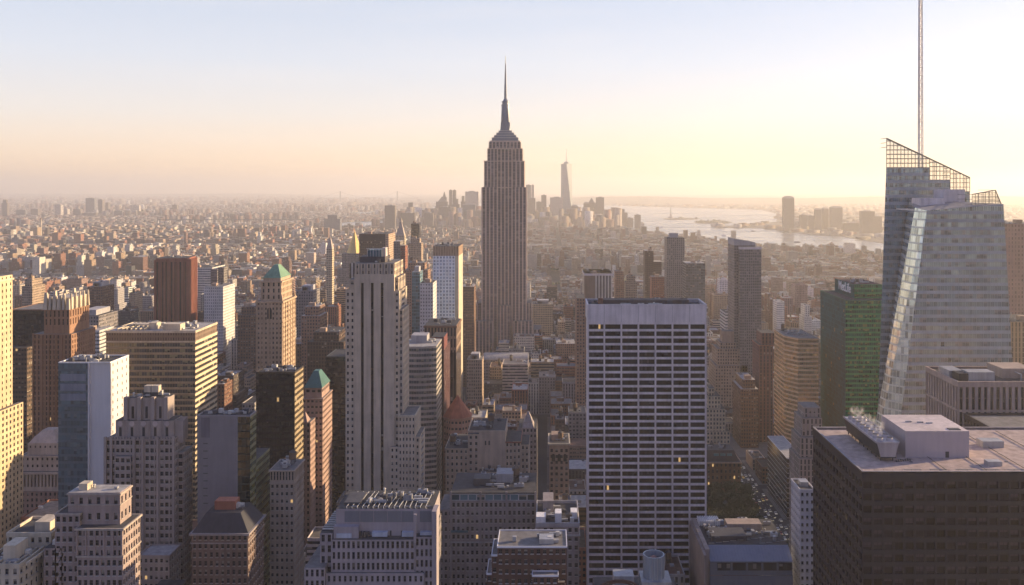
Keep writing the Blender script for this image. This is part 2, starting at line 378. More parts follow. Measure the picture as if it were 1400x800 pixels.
        def key(p):
            (x, y, z), wd, ht = p[0], p[1], p[2]
            sx, sy = CX + x * F / y, HY + (CZ - z) * F / y
            vis = 0 <= sx <= 1400 and sy <= 800
            return (not vis, -wd * ht / y / y * (1.0 if abs(p[3]) < .1 else .2), y, sy)
        s.panes.sort(key=key)
        for c, wd, ht, rot, mat in s.panes[:100]:
            o = bpy.data.objects.new(s.win_part, pane_mesh(wd, ht, mat)); C.objects.link(o); o.parent = e
            o.location = (c[0] - ox, c[1] - oy, c[2]); o.rotation_euler = (0, 0, rot)
        sl = MB(); sm_ = M_plain('sill_stone', (.40, .36, .33))
        for c, wd, ht, rot, mat in s.panes:
            if c[1] > 560 or mat.name not in ('window_glass',): continue
            nx, ny = math.sin(rot), -math.cos(rot); tx, ty = math.cos(rot) * (wd / 2 + .12), math.sin(rot) * (wd / 2 + .12); zb, ds = c[2] - ht / 2, .62
            a = [(c[0] - tx, c[1] - ty), (c[0] + tx, c[1] + ty)]; o_ = [(x + nx * ds, y + ny * ds) for x, y in a]
            sl.poly([(*a[0], zb + .02), (*o_[0], zb + .02), (*o_[1], zb + .02), (*a[1], zb + .02)][::-1] if False else [(*o_[0], zb + .02), (*o_[1], zb + .02), (*a[1], zb + .02), (*a[0], zb + .02)], sm_)
            sl.poly([(*o_[0], zb - .2), (*o_[1], zb - .2), (*o_[1], zb + .02), (*o_[0], zb + .02)], sm_)
        if sl.f: so_ = sl.build('window_sills', e, org); so_['kind'] = 'stuff'
        if len(s.panes) > 100:
            mb = MB()
            for c, wd, ht, rot, mat in s.panes[100:]:
                cx_, sx_ = math.cos(rot) * wd / 2, math.sin(rot) * wd / 2
                mb.poly([(c[0] - cx_, c[1] - sx_, c[2] - ht / 2), (c[0] + cx_, c[1] + sx_, c[2] - ht / 2), (c[0] + cx_, c[1] + sx_, c[2] + ht / 2), (c[0] - cx_, c[1] - sx_, c[2] + ht / 2)], mat, [(0, 0), (1, 0), (1, 1), (0, 1)])
            o = mb.build('window_rows', e, org); o['kind'] = 'stuff'
        return e

ROOF = M_roof(); ROOFD = M_roof('roof_tar', (0.075, 0.075, 0.08)); ROOFL = M_roof('roof_pale', (0.42, 0.40, 0.38)); ROOFP = M_roof('roof_gravel', (0.46, 0.36, 0.325))
PANE = M_pane(); STEEL = M_plain('dark_steel', (0.06, 0.06, 0.065), 0.6); METAL = M_plain('duct_metal', (0.36, 0.36, 0.37), 0.5, metal=0.3)
WHITE = M_plain('white_paint', (0.72, 0.70, 0.68), 0.6)
# ================================================================== hand-placed buildings, near to far
LIME = M_plain('limestone', (0.36, 0.31, 0.27)); LIMEG = M_plain('limestone_grey', (0.28, 0.245, 0.235)); TANB = M_plain('tan_brick', (0.36, 0.26, 0.195))
BRN = M_plain('brown_brick', (0.17, 0.095, 0.065)); RED = M_plain('red_brick', (0.26, 0.10, 0.07)); DBR = M_plain('dark_brick', (0.10, 0.055, 0.045))
DGR = M_plain('dark_granite', (0.022, 0.020, 0.033), 0.5); CREAM = M_plain('cream_stone', (0.50, 0.43, 0.33)); BRONZE = M_plain('bronze_trim', (0.05, 0.038, 0.03), 0.5)
BLK = M_plain('black_metal', (0.022, 0.022, 0.025), 0.4, spec=.5); COPPER = M_plain('green_copper', (0.14, 0.25, 0.17), 0.7); CONC = M_plain('concrete', (0.34, 0.33, 0.34)); TRAV = M_plain('travertine', (0.58, 0.535, 0.545), 0.6)
PANEB = M_pane('window_glass_dark', blinds=0.22, blindcol=(0.10, 0.095, 0.09), lit=0.004, spec=.2)
PANEG = M_pane('window_glass_tinted', (0.016, 0.014, 0.020), blinds=0.6, blindcol=(0.065, 0.050, 0.070), rough=.15, lit=0.0, spec=.12, bar=(.02, .018, .022))
F_LIME = M_facade('facade_limestone', (0.36, 0.32, 0.28)); F_TAN = M_facade('facade_tan', (0.36, 0.27, 0.20)); F_BRN = M_facade('facade_brown', (0.17, 0.10, 0.07))
F_RED = M_facade('facade_red', (0.26, 0.10, 0.07)); F_CREAM = M_facade('facade_cream', (0.50, 0.42, 0.30)); F_GREY = M_facade('facade_grey', (0.21, 0.19, 0.19))
F_DARK = M_facade('facade_dark_glass', (0.025, 0.023, 0.027), (0.014, 0.016, 0.02), (.08, .92, .2, .9), 0.15, (0.07, 0.06, 0.05), gspec=.8, lit=.006, tiltn=.02)

# --- dark granite tower in front, with the pink gravel roof
b = Bld('office_tower', 'dark granite office tower with pink gravel roof, cooling tower and plain mechanical box', 'skyscraper')
x0, x1, y0, y1, z = PX(1179, 300), 215.0, 300.0, 356.0, PZ(645, 300)
b.reg(x0, x1, y0, y1, 0, z)
fz = z - 2.6
b.grid((x0, y0), (x1, y0), 0, fz, DGR, PANEG, bay=3.6, fl=4.15, win=(.1, .9, .22, .8), depth=.5)
b.grid((x0, y1), (x0, y0), 0, fz, DGR, PANEG, bay=3.6, fl=4.15, win=(.14, .86, .22, .8), depth=.5)
b['wall'].wall((x1, y0), (x1, y1), 0, fz, DGR); b['wall'].wall((x1, y1), (x0, y1), 0, fz, DGR)
b['wall'].box(x0 - .15, x1 + .15, y0 - .15, y1 + .15, fz, z, DGR, faces='flrbu')
b['roof'].box(x0 + .7, x1 - .7, y0 + .7, y1 - .7, z - 1.2, z - .7, ROOFP)
b.parapet(x0, x1, y0, y1, z, M_plain('parapet_grey', (0.30, 0.27, 0.27)), h=.15, t=.8)
zr = z - .7
u0, u1, v0, v1, uh = PX(1238, 318), PX(1325, 318), 318, 341, 9.6
b.unit(u0, u1, v0, v1, zr, zr + uh, M_plain('pale_panel', (0.42, 0.36, 0.37), 0.8, .08), 'mechanical_box', M_plain('pale_roof', (0.5, 0.43, 0.42), .9))
mb = b.kid('door'); mb.box(u1 - 8.6, u1 - 7.3, v0 - .08, v0 + .02, zr, zr + 2.2, STEEL, faces='flrt')
mb = b.kid('skylight'); mb.box(u1 - 6.5, u1 - 2.4, v0 + 1.2, v0 + 3.6, zr + uh, zr + uh + .25, STEEL)
for k in range(5): mb = b.kid('roof_drain'); mb.frust(x0 + 22 + k * 17, y0 + 13 + (k % 2) * 19, zr, zr + .12, .7, .6, STEEL, 10)
for (ax_, ay_, w_, d_, h_) in ((47, 8, 5, 3, 1.6), (56, 30, 8, 5, 2.4), (74, 12, 4, 4, 1.4), (84, 34, 10, 4, 2.0)): mb = b.kid('air_handler'); mb.box(x0 + ax_, x0 + ax_ + w_, y0 + ay_, y0 + ay_ + d_, zr, zr + h_, METAL)
for (dx, dy) in ((5, 12), (9, 11), (12, 10)): mb = b.kid('exhaust_vent'); mb.box(u0 + dx, u0 + dx + 2.2, v0 + dy, v0 + dy + .6, zr + uh, zr + uh + .5, METAL)
# cooling tower: long trapezoid box on legs with fans
c0, c1, d0, d1 = PX(1197, 316), PX(1197, 316) + 6.8, 313.5, 349.0
zb = zr + 1.6
mb = b.kid('cooling_tower'); CT = M_plain('cooling_steel', (0.36, 0.34, 0.37), .45, metal=.4); CTD = M_plain('louver_dark', (0.035, 0.035, 0.04), .6)
lo = [(c0 + .9, d0), (c1 - .7, d0), (c1 - .7, d1), (c0 + .9, d1)]; hi = [(c0 - .5, d0), (c1 + .7, d0), (c1 + .7, d1), (c0 - .5, d1)]
for i in range(4):
    j = (i + 1) % 4
    mb.poly([(*lo[i], zb), (*lo[j], zb), (*hi[j], zb + 5.2), (*hi[i], zb + 5.2)], CT if i % 2 == 0 else CTD)
mb.poly([(*p, zb + 5.2) for p in hi], CT); mb.poly([(*p, zb) for p in lo[::-1]], CTD)
mb.box(c0 - .7, c0 - .5, d0, d1, zb + 4.8, zb + 5.6, CT, faces='flrbtu'); mb.box(c1 + .7, c1 + .9, d0, d1, zb + 4.8, zb + 5.6, CT, faces='flrbtu')
mb = b.kid('tower_legs')
for k in range(9):
    yy = d0 + 1 + k * (d1 - d0 - 2) / 8
    for xx in (c0 + 1.1, c1 - 1.3): mb.box(xx, xx + .3, yy, yy + .3, zr, zb, CTD)
mb.box(c0 + .7, c1 - .4, d0 - .3, d1, zb - .35, zb - .02, CTD, faces='flrbtu')
FANS = []
for k in range(8):
    yy = d0 + 2.6 + k * 4.3
    for xx in (c0 + 1.6, c1 - 1.7):
        mb = b.kid('fan_stack'); mb.frust(xx, yy, zb + 5.2, zb + 6.3, 1.25, 1.0, CT, 14, top=CTD); FANS.append((xx, yy, zb + 6.3))
for k in range(5): mb = b.kid('roof_pipe'); mb.tube((x0 + 30 + k * 14, y0 + 3, zr + .35), (x0 + 30 + k * 14, y1 - 4, zr + .35), .12, STEEL, 5)
for k in range(9): mb = b.kid('walkway_pad'); mb.box(x0 + 16 + k * 9, x0 + 22 + k * 9, y0 + 4, y0 + 5.2, zr, zr + .06, M_plain('pad_grey', (.22, .2, .2)))
for k in range(30): mb = b['railing']; mb.box(x0 + 1.2 + k * 3.2, x0 + 1.26 + k * 3.2, y0 + 1, y0 + 1.06, zr, zr + 1.2, STEEL); mb.box(x0 + 1.2 + k * 3.2, x0 + 4.4 + k * 3.2, y0 + 1, y0 + 1.05, zr + 1.15, zr + 1.2, STEEL)
for i in range(7): mb = b.kid('roof_pipe'); yy = 304 + i * .2; mb.box(c1 - .5 + i * .9, c1 - .2 + i * .9, yy + 9, yy + 9.9, zr, zr + .5 + .1 * (i % 3), STEEL)

# --- blocks behind it on the same side
b = Bld('office_block', 'low dark office block with flat grey roof at the frame edge behind the granite tower', 'building')
b.gbox(PX(1362, 385), 262, 385, 415, 0, PZ(592, 385), DGR, ROOF, PANEB, sides='fl', bay=3, fl=4); b.parapet(PX(1362, 385), 262, 385, 415, PZ(592, 385), DGR)
b = Bld('office_block', 'tan office building with tall dark windows between stone piers and rooftop machinery', 'building')
x0, x1, y0, y1, z = PX(1310, 430), 300, 430, 467, PZ(522, 430)
PINK = M_plain('pink_granite', (0.40, 0.30, 0.255))
b.reg(x0, x1, y0, y1, 0, z)
for a, c in (((x0, y0), (x1, y0)), ((x0, y1), (x0, y0))):
    b.grid(a, c, 0, z - 2.2, PINK, PANEB, bay=3.05, fl=12.2, win=(.24, .76, .04, .96), depth=.9)
b['wall'].wall((x1, y0), (x1, y1), 0, z, PINK); b['wall'].wall((x1, y1), (x0, y1), 0, z, PINK)
b['wall'].box(x0 - .1, x1 + .1, y0 - .1, y1 + .1, z - 2.2, z, PINK, faces='flrbu')
b['roof'].box(x0 + .7, x1, y0 + .7, y1 - .7, z - 1.6, z - 1, ROOFD); b.parapet(x0, x1, y0, y1, z, PINK, h=.1, t=.8, out=.2)
mb = b.kid('air_handler'); mb.box(x0 + 8, x0 + 21, y0 + 6, y0 + 14, z - 1, z + 3.4, METAL); mb.box(x0 + 2, x0 + 9, y0 + 14, y0 + 26, z - 1, z + 2.6, METAL)
mb = b.kid('louver'); mb.box(x0 + 3, x0 + 7.5, y0 + 5.6, y0 + 13, z - 1, z + 2.8, CTD)
mb = b.kid('pipe_frame')
for k in range(6): mb.box(x0 + 34 + k * 4, x0 + 34.5 + k * 4, y0 + 6, y0 + 26, z + 2, z + 2.5, METAL, faces='flrbtu'); mb.box(x0 + 34 + k * 4, x0 + 34.5 + k * 4, y0 + 6, y0 + 6.5, z - 1, z + 2, METAL)
b.unit(x0 + 28, x0 + 44, y0 + 12, y0 + 28, z - 1, z + 4, M_plain('tan_box', (0.33, 0.26, 0.22)), 'penthouse')
b.clutter(x0 + 44, x1, y0 + 4, y1 - 3, z - 1, 8, 4)

# --- glass tower with the slanted lattice crown and mast
b = Bld('glass_tower', 'faceted glass tower with a slanted lattice crown and tall white mast', 'skyscraper')
BOA = M_facade('facade_faceted_glass', (0.33, 0.37, 0.39), (0.17, 0.23, 0.25), (.06, .94, .12, .70), .35, (0.24, 0.23, 0.20), grough=.1, gspec=1.0, wrough=.25, tiltn=.05, split=.03, gvar=.6, gmetal=.65)
BOAC = M_facade('facade_clear_chamfer', (0.62, 0.63, 0.52), (0.62, 0.65, 0.50), (.06, .94, .1, .9), .0, gmetal=.5, grough=.06, gspec=1.0, wrough=.2, tiltn=.02)  # pale base colour stands in for a bright sky reflection on the chamfer
def facet(mb, pts, mat, fl=4.9, bay=2.2):
    a, c = Vector(pts[0]), Vector(pts[1]); d = Vector((c.x - a.x, c.y - a.y, 0)).normalized()
    mb.poly([tuple(p) for p in pts], mat, [((Vector(p) - a).dot(d) / bay, (p[2] - 280) / fl) for p in pts])
def pp(x, y, Y): return (PX(x, Y), Y, PZ(y, Y))
def p0(x, Y): return (PX(x, Y), Y, 0.0)
m = b['front_volume']; YF, YC, YB = 540, 556, 590
tfl, tfr = pp(1267, 288, YF), pp(1372, 279, YF); tcl = pp(1251, 284, YC); tbl = (PX(1243, YB), YB, PZ(272, YB)); tbr = (tfr[0] + 1, YB, tfr[2])
zt = tfl[2]
def down(tx, bx, Y, ytop, ybot=566):                 # extend a leaning edge to the ground
    X1, Z1 = PX(tx, Y), PZ(ytop, Y); X2, Z2 = PX(bx, Y), PZ(ybot, Y); k = Z1 / (Z1 - Z2); return (X1 + (X2 - X1) * k, Y, 0.0)
bfl, bfr, bcl = down(1267, 1232, YF, 288), down(1372, 1388, YF, 279), down(1251, 1199, YC, 284)
bbl = (PX(CX + bcl[0] * F / YC + 16, YB), YB, 0.0); bbr = (bfr[0], YB, 0.0)
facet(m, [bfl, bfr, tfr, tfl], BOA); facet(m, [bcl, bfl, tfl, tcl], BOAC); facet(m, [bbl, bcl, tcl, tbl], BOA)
facet(m, [bfr, bbr, tbr, tfr], BOA); m.poly([tfl, tfr, tbr, tbl, tcl], M_roof('roof_pale2', (0.3, .29, .3)))
b.reg(bbl[0], bfr[0], YF, 640, 0, 280)
m = b['rear_volume']; YR, YE = 592, 640
A0, A1, B1_ = (PX(1199, YR), YR, 0), (PX(1211.5, YR), YR, PZ(229, YR)), None
def rq(xa, xb, ytop, mat=BOA): m.poly([(PX(xa if xa > 1200 else 1193, YR), YR, 0), (PX(xb, YR), YR, 0), (PX(xb, YR), YR, PZ(ytop, YR)), (PX(xa if xa > 1212 else 1211.5, YR), YR, PZ(ytop, YR))], mat,
                                      [((PX(xa, YR)) / 1.55, -57), (PX(xb, YR) / 1.55, -57), (PX(xb, YR) / 1.55, (PZ(ytop, YR) - 280) / 4.9), (PX(xa, YR) / 1.55, (PZ(ytop, YR) - 280) / 4.9)])
rq(1199, 1271, 229); rq(1271, 1299, 246); rq(1299, 1326, 262)
for xa, xb, yt, yn in ((1211.5, 1271, 229, 246), (1271, 1299, 246, 262), (1299, 1326, 262, 300)):
    X0, X1, Zt = PX(xa, YR), PX(xb, YR), PZ(yt, YR)
    m.poly([(X0, YR, Zt), (X1, YR, Zt), (max(X1, PX(1216, YE)), YE, Zt), (max(X0, PX(1214, YE)), YE, Zt)], ROOF); m.wall((X1, YR), (X1, YE), PZ(yn, YR) if yn < 300 else 0, Zt, BOA, 1.55, 4.9)
m.poly([(PX(1198, YE), YE, 0), (PX(1193, YR), YR, 0), (PX(1211.5, YR), YR, PZ(229, YR)), (PX(1214, YE), YE, PZ(229, YR))], BOA, [(0, -57), (31, -57), (31, 0), (0, 0)])
t = NT('crown_glass'); g1 = t.n('BsdfGlossy'); g1.inputs['Roughness'].default_value = .1; g1.inputs['Color'].default_value = (.8, .85, .8, 1)
g2 = t.n('BsdfTransparent'); g2.inputs['Color'].default_value = (.93, .93, .88, 1); mx = t.n('MixShader'); mx.inputs[0].default_value = .28
t.t.links.new(g2.outputs[0], mx.inputs[1]); t.t.links.new(g1.outputs[0], mx.inputs[2]); t.t.links.new(mx.outputs[0], t.out.inputs[0]); CRG = t.m
MUL = M_plain('lattice_steel', (0.20, 0.19, 0.17), .5)
def lattice(part, pts, Y, base, step=3.0, th=.16, dep=12, rows=4.0):
    """slanted glass screen wall: pts = (x, ytop) outline of the top, base = row of its bottom"""
    mb = b[part]; gl = b.kid('crown_glazing')
    bases = base if isinstance(base, list) else [base] * (len(pts) - 1)
    for (xa, ya), (xb, yb), base in zip(pts, pts[1:], bases):
        Xa, Xb, Za, Zb, Zc = PX(xa, Y), PX(xb, Y), PZ(ya, Y), PZ(yb, Y), PZ(base, Y)
        for yy in (Y, Y + dep):
            kx = yy / Y; n = max(1, round((Xb - Xa) / step)) if yy == Y else 4
            Xa, Xb = PX(xa, yy), PX(xb, yy)
            for i in range(n + 1):
                f = i / n; X = Xa + (Xb - Xa) * f; mb.tube((X, yy, Zc), (X, yy, Za + (Zb - Za) * f + .01), th, MUL, 4)
            zz = Zc
            while zz < max(Za, Zb):
                xs, xe = Xa, Xb
                if zz > min(Za, Zb):
                    f = (zz - Za) / (Zb - Za)
                    if Za > Zb: xe = Xa + (Xb - Xa) * f
                    else: xs = Xa + (Xb - Xa) * f
                if xe - xs > .5: mb.tube((xs, yy, zz), (xe, yy, zz), th, MUL, 4)
                zz += rows
            mb.tube((Xa, yy, Za), (Xb, yy, Zb), th * 2, MUL, 4)
        Xa, Xb = PX(xa, Y), PX(xb, Y)
        gl.poly([(Xa, Y, Zc), (Xb, Y, Zc), (Xb, Y, Zb), (Xa, Y, Za)], CRG)
        for i in range(3):
            mb.tube((Xa, Y, Za - i * 3), (Xa, Y + dep, Za - i * 3), th, MUL, 4)
lattice('crown_screen', [(1212, 189), (1271, 216.8), (1299, 230), (1326, 243)], YR, [229, 246, 262], 2.4, .22, 10, 3.0)
lattice('side_screen', [(1329, 266), (1361, 260), (1370, 283)], YF + 6, 281, 2.0, .17, 22, 2.6)
mb = b.kid('mechanical_box'); mb.box(PX(1259, 560), PX(1292, 560), 560, 574, zt - 1, PZ(271, 560), TRAV)
mb = b.kid('mechanical_box'); mb.box(PX(1290, 565), PX(1319, 565), 565, 580, zt - 1, PZ(259, 565), TRAV)
mb = b.kid('window_washing_rig'); X = PX(1280, 550)
mb.box(X, X + 5, 548, 551, zt - 1, zt + 1.4, STEEL); mb.box(X + 8, X + 15, 547, 550, zt - 1, zt + .9, METAL)
for k in range(8): mb.box(X - 6 + k * 3, X - 4.6 + k * 3, 545, 546.5, zt - 1, zt + .4 + .3 * (k % 3), WHITE)
b.parapet(tfl[0] + .3, tfr[0] - .3, YF + .2, YB - 2, zt - .2, M_plain('crown_trim', (0.55, 0.53, 0.52), .4), h=.6, t=.5, out=0)
mb = b.kid('mast'); X, Ym = PX(1258.5, 612), 612; zb0, zt0 = PZ(262, Ym), PZ(-14, Ym)
zseg = [zb0 + (zt0 - zb0) * i / 26 for i in range(27)]
for i in range(26):
    r0, r1 = 1.9 * (1 - zseg[i] / 520 * .9) + .25, 1.9 * (1 - zseg[i + 1] / 520 * .9) + .25
    for sx, sy in ((-1, -1), (1, -1), (1, 1), (-1, 1)):
        mb.tube((X + sx * r0, Ym + sy * r0, zseg[i]), (X + sx * r1, Ym + sy * r1, zseg[i + 1]), .3, WHITE, 4)
    for (sx, sy), (tx, ty) in (((-1, -1), (1, -1)), ((1, -1), (1, 1)), ((1, 1), (-1, 1)), ((-1, 1), (-1, -1))):
        mb.tube((X + sx * r0, Ym + sy * r0, zseg[i]), (X + tx * r1, Ym + ty * r1, zseg[i + 1]), .12, WHITE, 4)
    mb.box(X - r1, X + r1, Ym - r1, Ym + r1, zseg[i + 1] - .2, zseg[i + 1], WHITE, faces='flrbtu')
mb.tube((X - .8, Ym, zb0), (X - .5, Ym, zt0), .5, WHITE, 6)

# --- green glass tower with the sign
b = Bld('glass_tower', 'green glass office tower with white lettering on its dark upper corner', 'skyscraper')
x0, x1, y0, y1, z = PX(1156, 760), PX(1215, 760), 760, 830, PZ(411, 760)
GRN = M_facade('facade_green', (0.05, 0.24, 0.09), (0.015, 0.09, 0.055), (.05, .95, .28, .9), .3, (0.22, 0.24, 0.08), gspec=.9, wrough=.25, tiltn=.12, gvar=.9, gmetal=.6)
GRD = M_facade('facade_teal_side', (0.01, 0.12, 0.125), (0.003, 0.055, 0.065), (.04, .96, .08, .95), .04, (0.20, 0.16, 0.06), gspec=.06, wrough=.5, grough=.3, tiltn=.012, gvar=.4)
b.reg(x0, x1, y0, y1, 0, z); m = b['wall']
m.wall((x0, y0), (x1, y0), 0, z, GRN, 1.9, 4.0); m.wall((x0, y1), (x0, y0), 0, z, GRD, 3, 4.0); m.wall((x1, y0), (x1, y1), 0, z, GRN, 3, 4); m.wall((x1, y1), (x0, y1), 0, z, GRD, 3, 4)
b['roof'].poly([(x0, y0, z), (x1, y0, z), (x1, y1, z), (x0, y1, z)], ROOFD); b.parapet(x0, x1, y0, y1, z, M_plain('green_trim', (0.06, .14, .10)), h=.6)
yu = 775; ux0, zu = PX(1168, yu), PZ(389, yu); m = b['upper_block']
m.wall((ux0, yu), (x1, yu), z, zu, GRN, 1.9, 4.0); m.wall((ux0, 828), (ux0, yu), z, zu, GRD, 3, 4); m.wall((x1, yu), (x1, 828), z, zu, GRN, 3, 4); m.wall((x1, 828), (ux0, 828), z, zu, GRD, 3, 4)
m.poly([(ux0, yu, zu), (x1, yu, zu), (x1, 828, zu), (ux0, 828, zu)], M_roof('roof_brown', (.12, .07, .06)))
b.clutter(ux0, x1, yu, 828, zu, 14, 9, big=4)
cu = bpy.data.curves.new('sign_lettering', 'FONT'); cu.body = 'MetLife'; cu.size = 11.5; cu.extrude = .15; cu.align_x = 'CENTER'; cu.align_y = 'CENTER'; cu.offset = .12
so = bpy.data.objects.new('tmp_sign', cu); C.objects.link(so)
dg = bpy.context.evaluated_depsgraph_get(); sme = bpy.data.meshes.new_from_object(so.evaluated_get(dg)); bpy.data.objects.remove(so)
for v in sme.vertices: v.co.x *= .95
sme.materials.clear(); sme.materials.append(M_plain('sign_white', (0.85, 0.85, 0.85), .5, .02)); SIGN = (sme, (ux0 - .25, 800, (z + zu) / 2 + 1.0)); GREENB = b

b = Bld('library_building', 'ornate brown stone building with teal skylight and small lit windows behind the dark park', 'building')
X = lambda p: PX(p, 735); Zp = lambda p: PZ(p, 735)
b.gbox(X(960), X(1013), 735, 762, 0, Zp(632), BRN, ROOFD, M_pane('window_glass_warm', lit=.3), sides='fr', bay=3.6, fl=5.2, win=(.3, .7, .25, .8), depth=.6)
b.cornice(X(960), X(1013), 735, 762, Zp(632), TANB, 1.0, .8); b['mansard'].pyr(X(962), X(1011), 737, 760, Zp(632), Zp(618), M_plain('slate', (.045, .045, .055), .6), .75)
for k in range(3): b.kid('skylight').box(X(977 + k * 9), X(984 + k * 9), 738.4, 739.6, Zp(628), Zp(622), M_plain('skylight_teal', (.10, .24, .26), .2))
b.clutter(X(968), X(1005), 742, 757, Zp(618), 8, 71, 3)

# --- gold chamfered tower and neighbours beyond the park
b = Bld('office_tower', 'banded office tower with a chamfered corner glowing gold, beside the green glass tower', 'skyscraper')
GOLD = M_facade('facade_gold_band', (0.68, 0.47, 0.28), (0.50, 0.32, 0.15), (.03, .97, .08, .66), .3, (0.30, 0.22, 0.12), grough=.15, gspec=1.0, wrough=.35, tiltn=.12, gmetal=.7)  # golden reflection put into the wall and glass colours
Y = 780; xa, xb, xc = PX(1074, Y + 10), PX(1091, Y), PX(1119, Y); z = PZ(463, Y)
pts = [(xa, Y + 14), (xb, Y), (xc, Y), (xc, Y + 50), (xa, Y + 50)]
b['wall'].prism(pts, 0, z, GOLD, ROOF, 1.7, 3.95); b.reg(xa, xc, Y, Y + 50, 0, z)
mb = b['parapet']
for i in range(5):
    (ax, ay), (bx, by) = pts[i], pts[(i + 1) % 5]; mb.tube((ax, ay, z + .3), (bx, by, z + .3), .5, M_plain('parapet_tan', (.4, .32, .25)), 4)
b.clutter(xa + 3, xc - 2, Y + 16, Y + 48, z, 14, 2, 5, 1)
b = Bld('office_tower', 'slim purple brown masonry tower standing against the gold banded tower', 'skyscraper')
F_PUR = M_facade('facade_purple', (0.20, 0.10, 0.09), win=(.3, .7, .1, .9), blinds=.1)
b.sbox(PX(1038, 900), PX(1057, 900), 900, 930, 0, PZ(472, 900), F_PUR, ROOFD, 3.6, 3.6); b.sbox(PX(1041, 903), PX(1060, 903), 903, 925, PZ(472, 900), PZ(456, 900), F_PUR, ROOFD, 3.6, 3.6)
b.cornice(PX(1038, 900), PX(1057, 900), 900, 930, PZ(472, 900), RED)
b = Bld('office_block', 'dark slab with pale flat roof and thin white floor lines beside the avenue', 'building')
F_DL = M_facade('facade_dark_lines', (0.34, 0.33, 0.34), (0.02, 0.022, 0.03), (.0, 1.0, .12, .95), .05, gspec=.8)
b.sbox(187.6, 201, 690, 752, 0, PZ(627, 690), F_DL, ROOFL, 2, 3.9); b.parapet(187.6, 201, 690, 752, PZ(627, 690), WHITE, h=.4, t=.3)
b = Bld('office_block', 'stepped grey stone building with vertical piers tucked behind the granite tower', 'building')
F_PIER = M_facade('facade_grey_piers', (0.30, 0.26, 0.25), win=(.3, .7, .0, .82), blinds=.2)
for i, (a, c, yt, dy) in enumerate(((1093, 1124, 627, 0), (1096, 1126, 600, 3), (1100, 1128, 575, 6), (1105, 1128, 562, 9))):
    b.sbox(PX(a, 560), PX(c, 560), 560 + dy, 584, 0 if i == 0 else PZ((627, 600, 575)[i - 1], 560), PZ(yt, 560), F_PIER, ROOF, 2.6, 3.7)
b = Bld('apartment_tower', 'slim white slab with small square windows in front of the granite tower corner', 'building')
x0, x1, y0, y1, z = PX(1094, 450), PX(1114, 450), 450, 467, PZ(671, 450)
WB = M_plain('white_brick', (0.62, 0.59, 0.60), .7, .15)
b.gbox(x0, x1, y0, y1, 0, z, WB, ROOFD, PANE, sides='fl', bay=2.5, fl=3.9, win=(.22, .72, .3, .72)); b.parapet(x0, x1, y0, y1, z, WB, h=.8, t=.35)
b.unit(x0 + 2, x1 - 1.5, y0 + 6, y0 + 11, z, z + 2.4, METAL, 'air_handler')

# --- white ribbed slab
b = Bld('office_tower', 'broad white travertine slab with rows of black ribbon windows and curved base', 'skyscraper')
Y0, Y1_ = 485, 510; x0, x1, z = PX(803, Y0), PX(966, Y0), PZ(417, Y0); fl = 3.87; nfl = int((z - 12.6) / fl)
b.reg(x0, x1, Y0, Y1_, 0, z)
m = b['wall']; cap = z - PZ(440.5, Y0)
def outw(zz): return 0 if zz > 70 else ((70 - zz) / 70) ** 2 * 16      # the slope of the lower facade
m.box(x0, x1, Y0, Y1_, z - cap, z, TRAV, faces='flrbu')
m.box(x0 + .4, x1 - .4, Y0 + .9, Y1_ - .9, 20, z - cap, TRAV, faces='lrb')
nb = 7; cw = (x1 - x0) / nb
BLKG = M_facade('ribbon_glass', (0.02, 0.02, 0.024), (0.010, 0.011, 0.015), (.03, .97, .02, .98), .15, (0.05, 0.05, 0.058), gspec=.08, grough=.25, lit=.006, gvar=.9)
fi = 0; zz = z - cap
while zz - fl > 2:
    za, zb_ = zz - fl, zz; o0, o1 = outw(za), outw(zb_)
    sp = 1.28                                          # spandrel height
    mb = b.kid('window_band'); h1 = zb_ - sp
    mb.poly([(x0 + .3, Y0 + .55 - o0, za), (x1 - .3, Y0 + .55 - o0, za), (x1 - .3, Y0 + .55 - o1, h1), (x0 + .3, Y0 + .55 - o1, h1)], BLKG, [(0, .02), (56, .02), (56, .98), (0, .98)])
    mb = b.kid('spandrel')
    P = lambda X, zc, d: (X, Y0 + d - (o0 + (o1 - o0) * (zc - za) / fl), zc)
    mb.poly([P(x0, h1, .12), P(x1, h1, .12), P(x1, zb_, .12), P(x0, zb_, .12)], TRAV); mb.poly([P(x0, h1, .6), P(x1, h1, .6), P(x1, h1, .12), P(x0, h1, .12)], TRAV); mb.poly([P(x0, zb_, .12), P(x1, zb_, .12), P(x1, zb_, .6), P(x0, zb_, .6)], TRAV)
    zz -= fl; fi += 1
for i in range(nb + 1):
    xx = x0 + i * cw; ww = .5 if 0 < i < nb else .9; mb = b.kid('pier'); xa, xb = max(x0, xx - ww / 1), min(x1, xx + ww / 1)
    if 0 < i < nb: xa, xb = xx - .46, xx + .46
    hs = [z - cap, 70, 60, 50, 40, 30, 20, 10, 0]
    for za, zb_ in zip(hs[1:], hs[:-1]):
        o0, o1 = outw(za), outw(zb_)
        mb.poly([(xa, Y0 - o0 - .25, za), (xb, Y0 - o0 - .25, za), (xb, Y0 - o1 - .25, zb_), (xa, Y0 - o1 - .25, zb_)], TRAV)
        mb.poly([(xb, Y0 - o0 - .25, za), (xb, Y0 - o0 + 1, za), (xb, Y0 - o1 + 1, zb_), (xb, Y0 - o1 - .25, zb_)], TRAV)
        mb.poly([(xa, Y0 - o0 + 1, za), (xa, Y0 - o0 - .25, za), (xa, Y0 - o1 - .25, zb_), (xa, Y0 - o1 + 1, zb_)], TRAV)
for i in range(1, nb): b['cap_joint'].box(x0 + i * cw - .1, x0 + i * cw + .1, Y0 - .05, Y0 + .1, z - cap, z - .3, M_plain('joint_grey', (.3, .29, .3)), faces='flr')
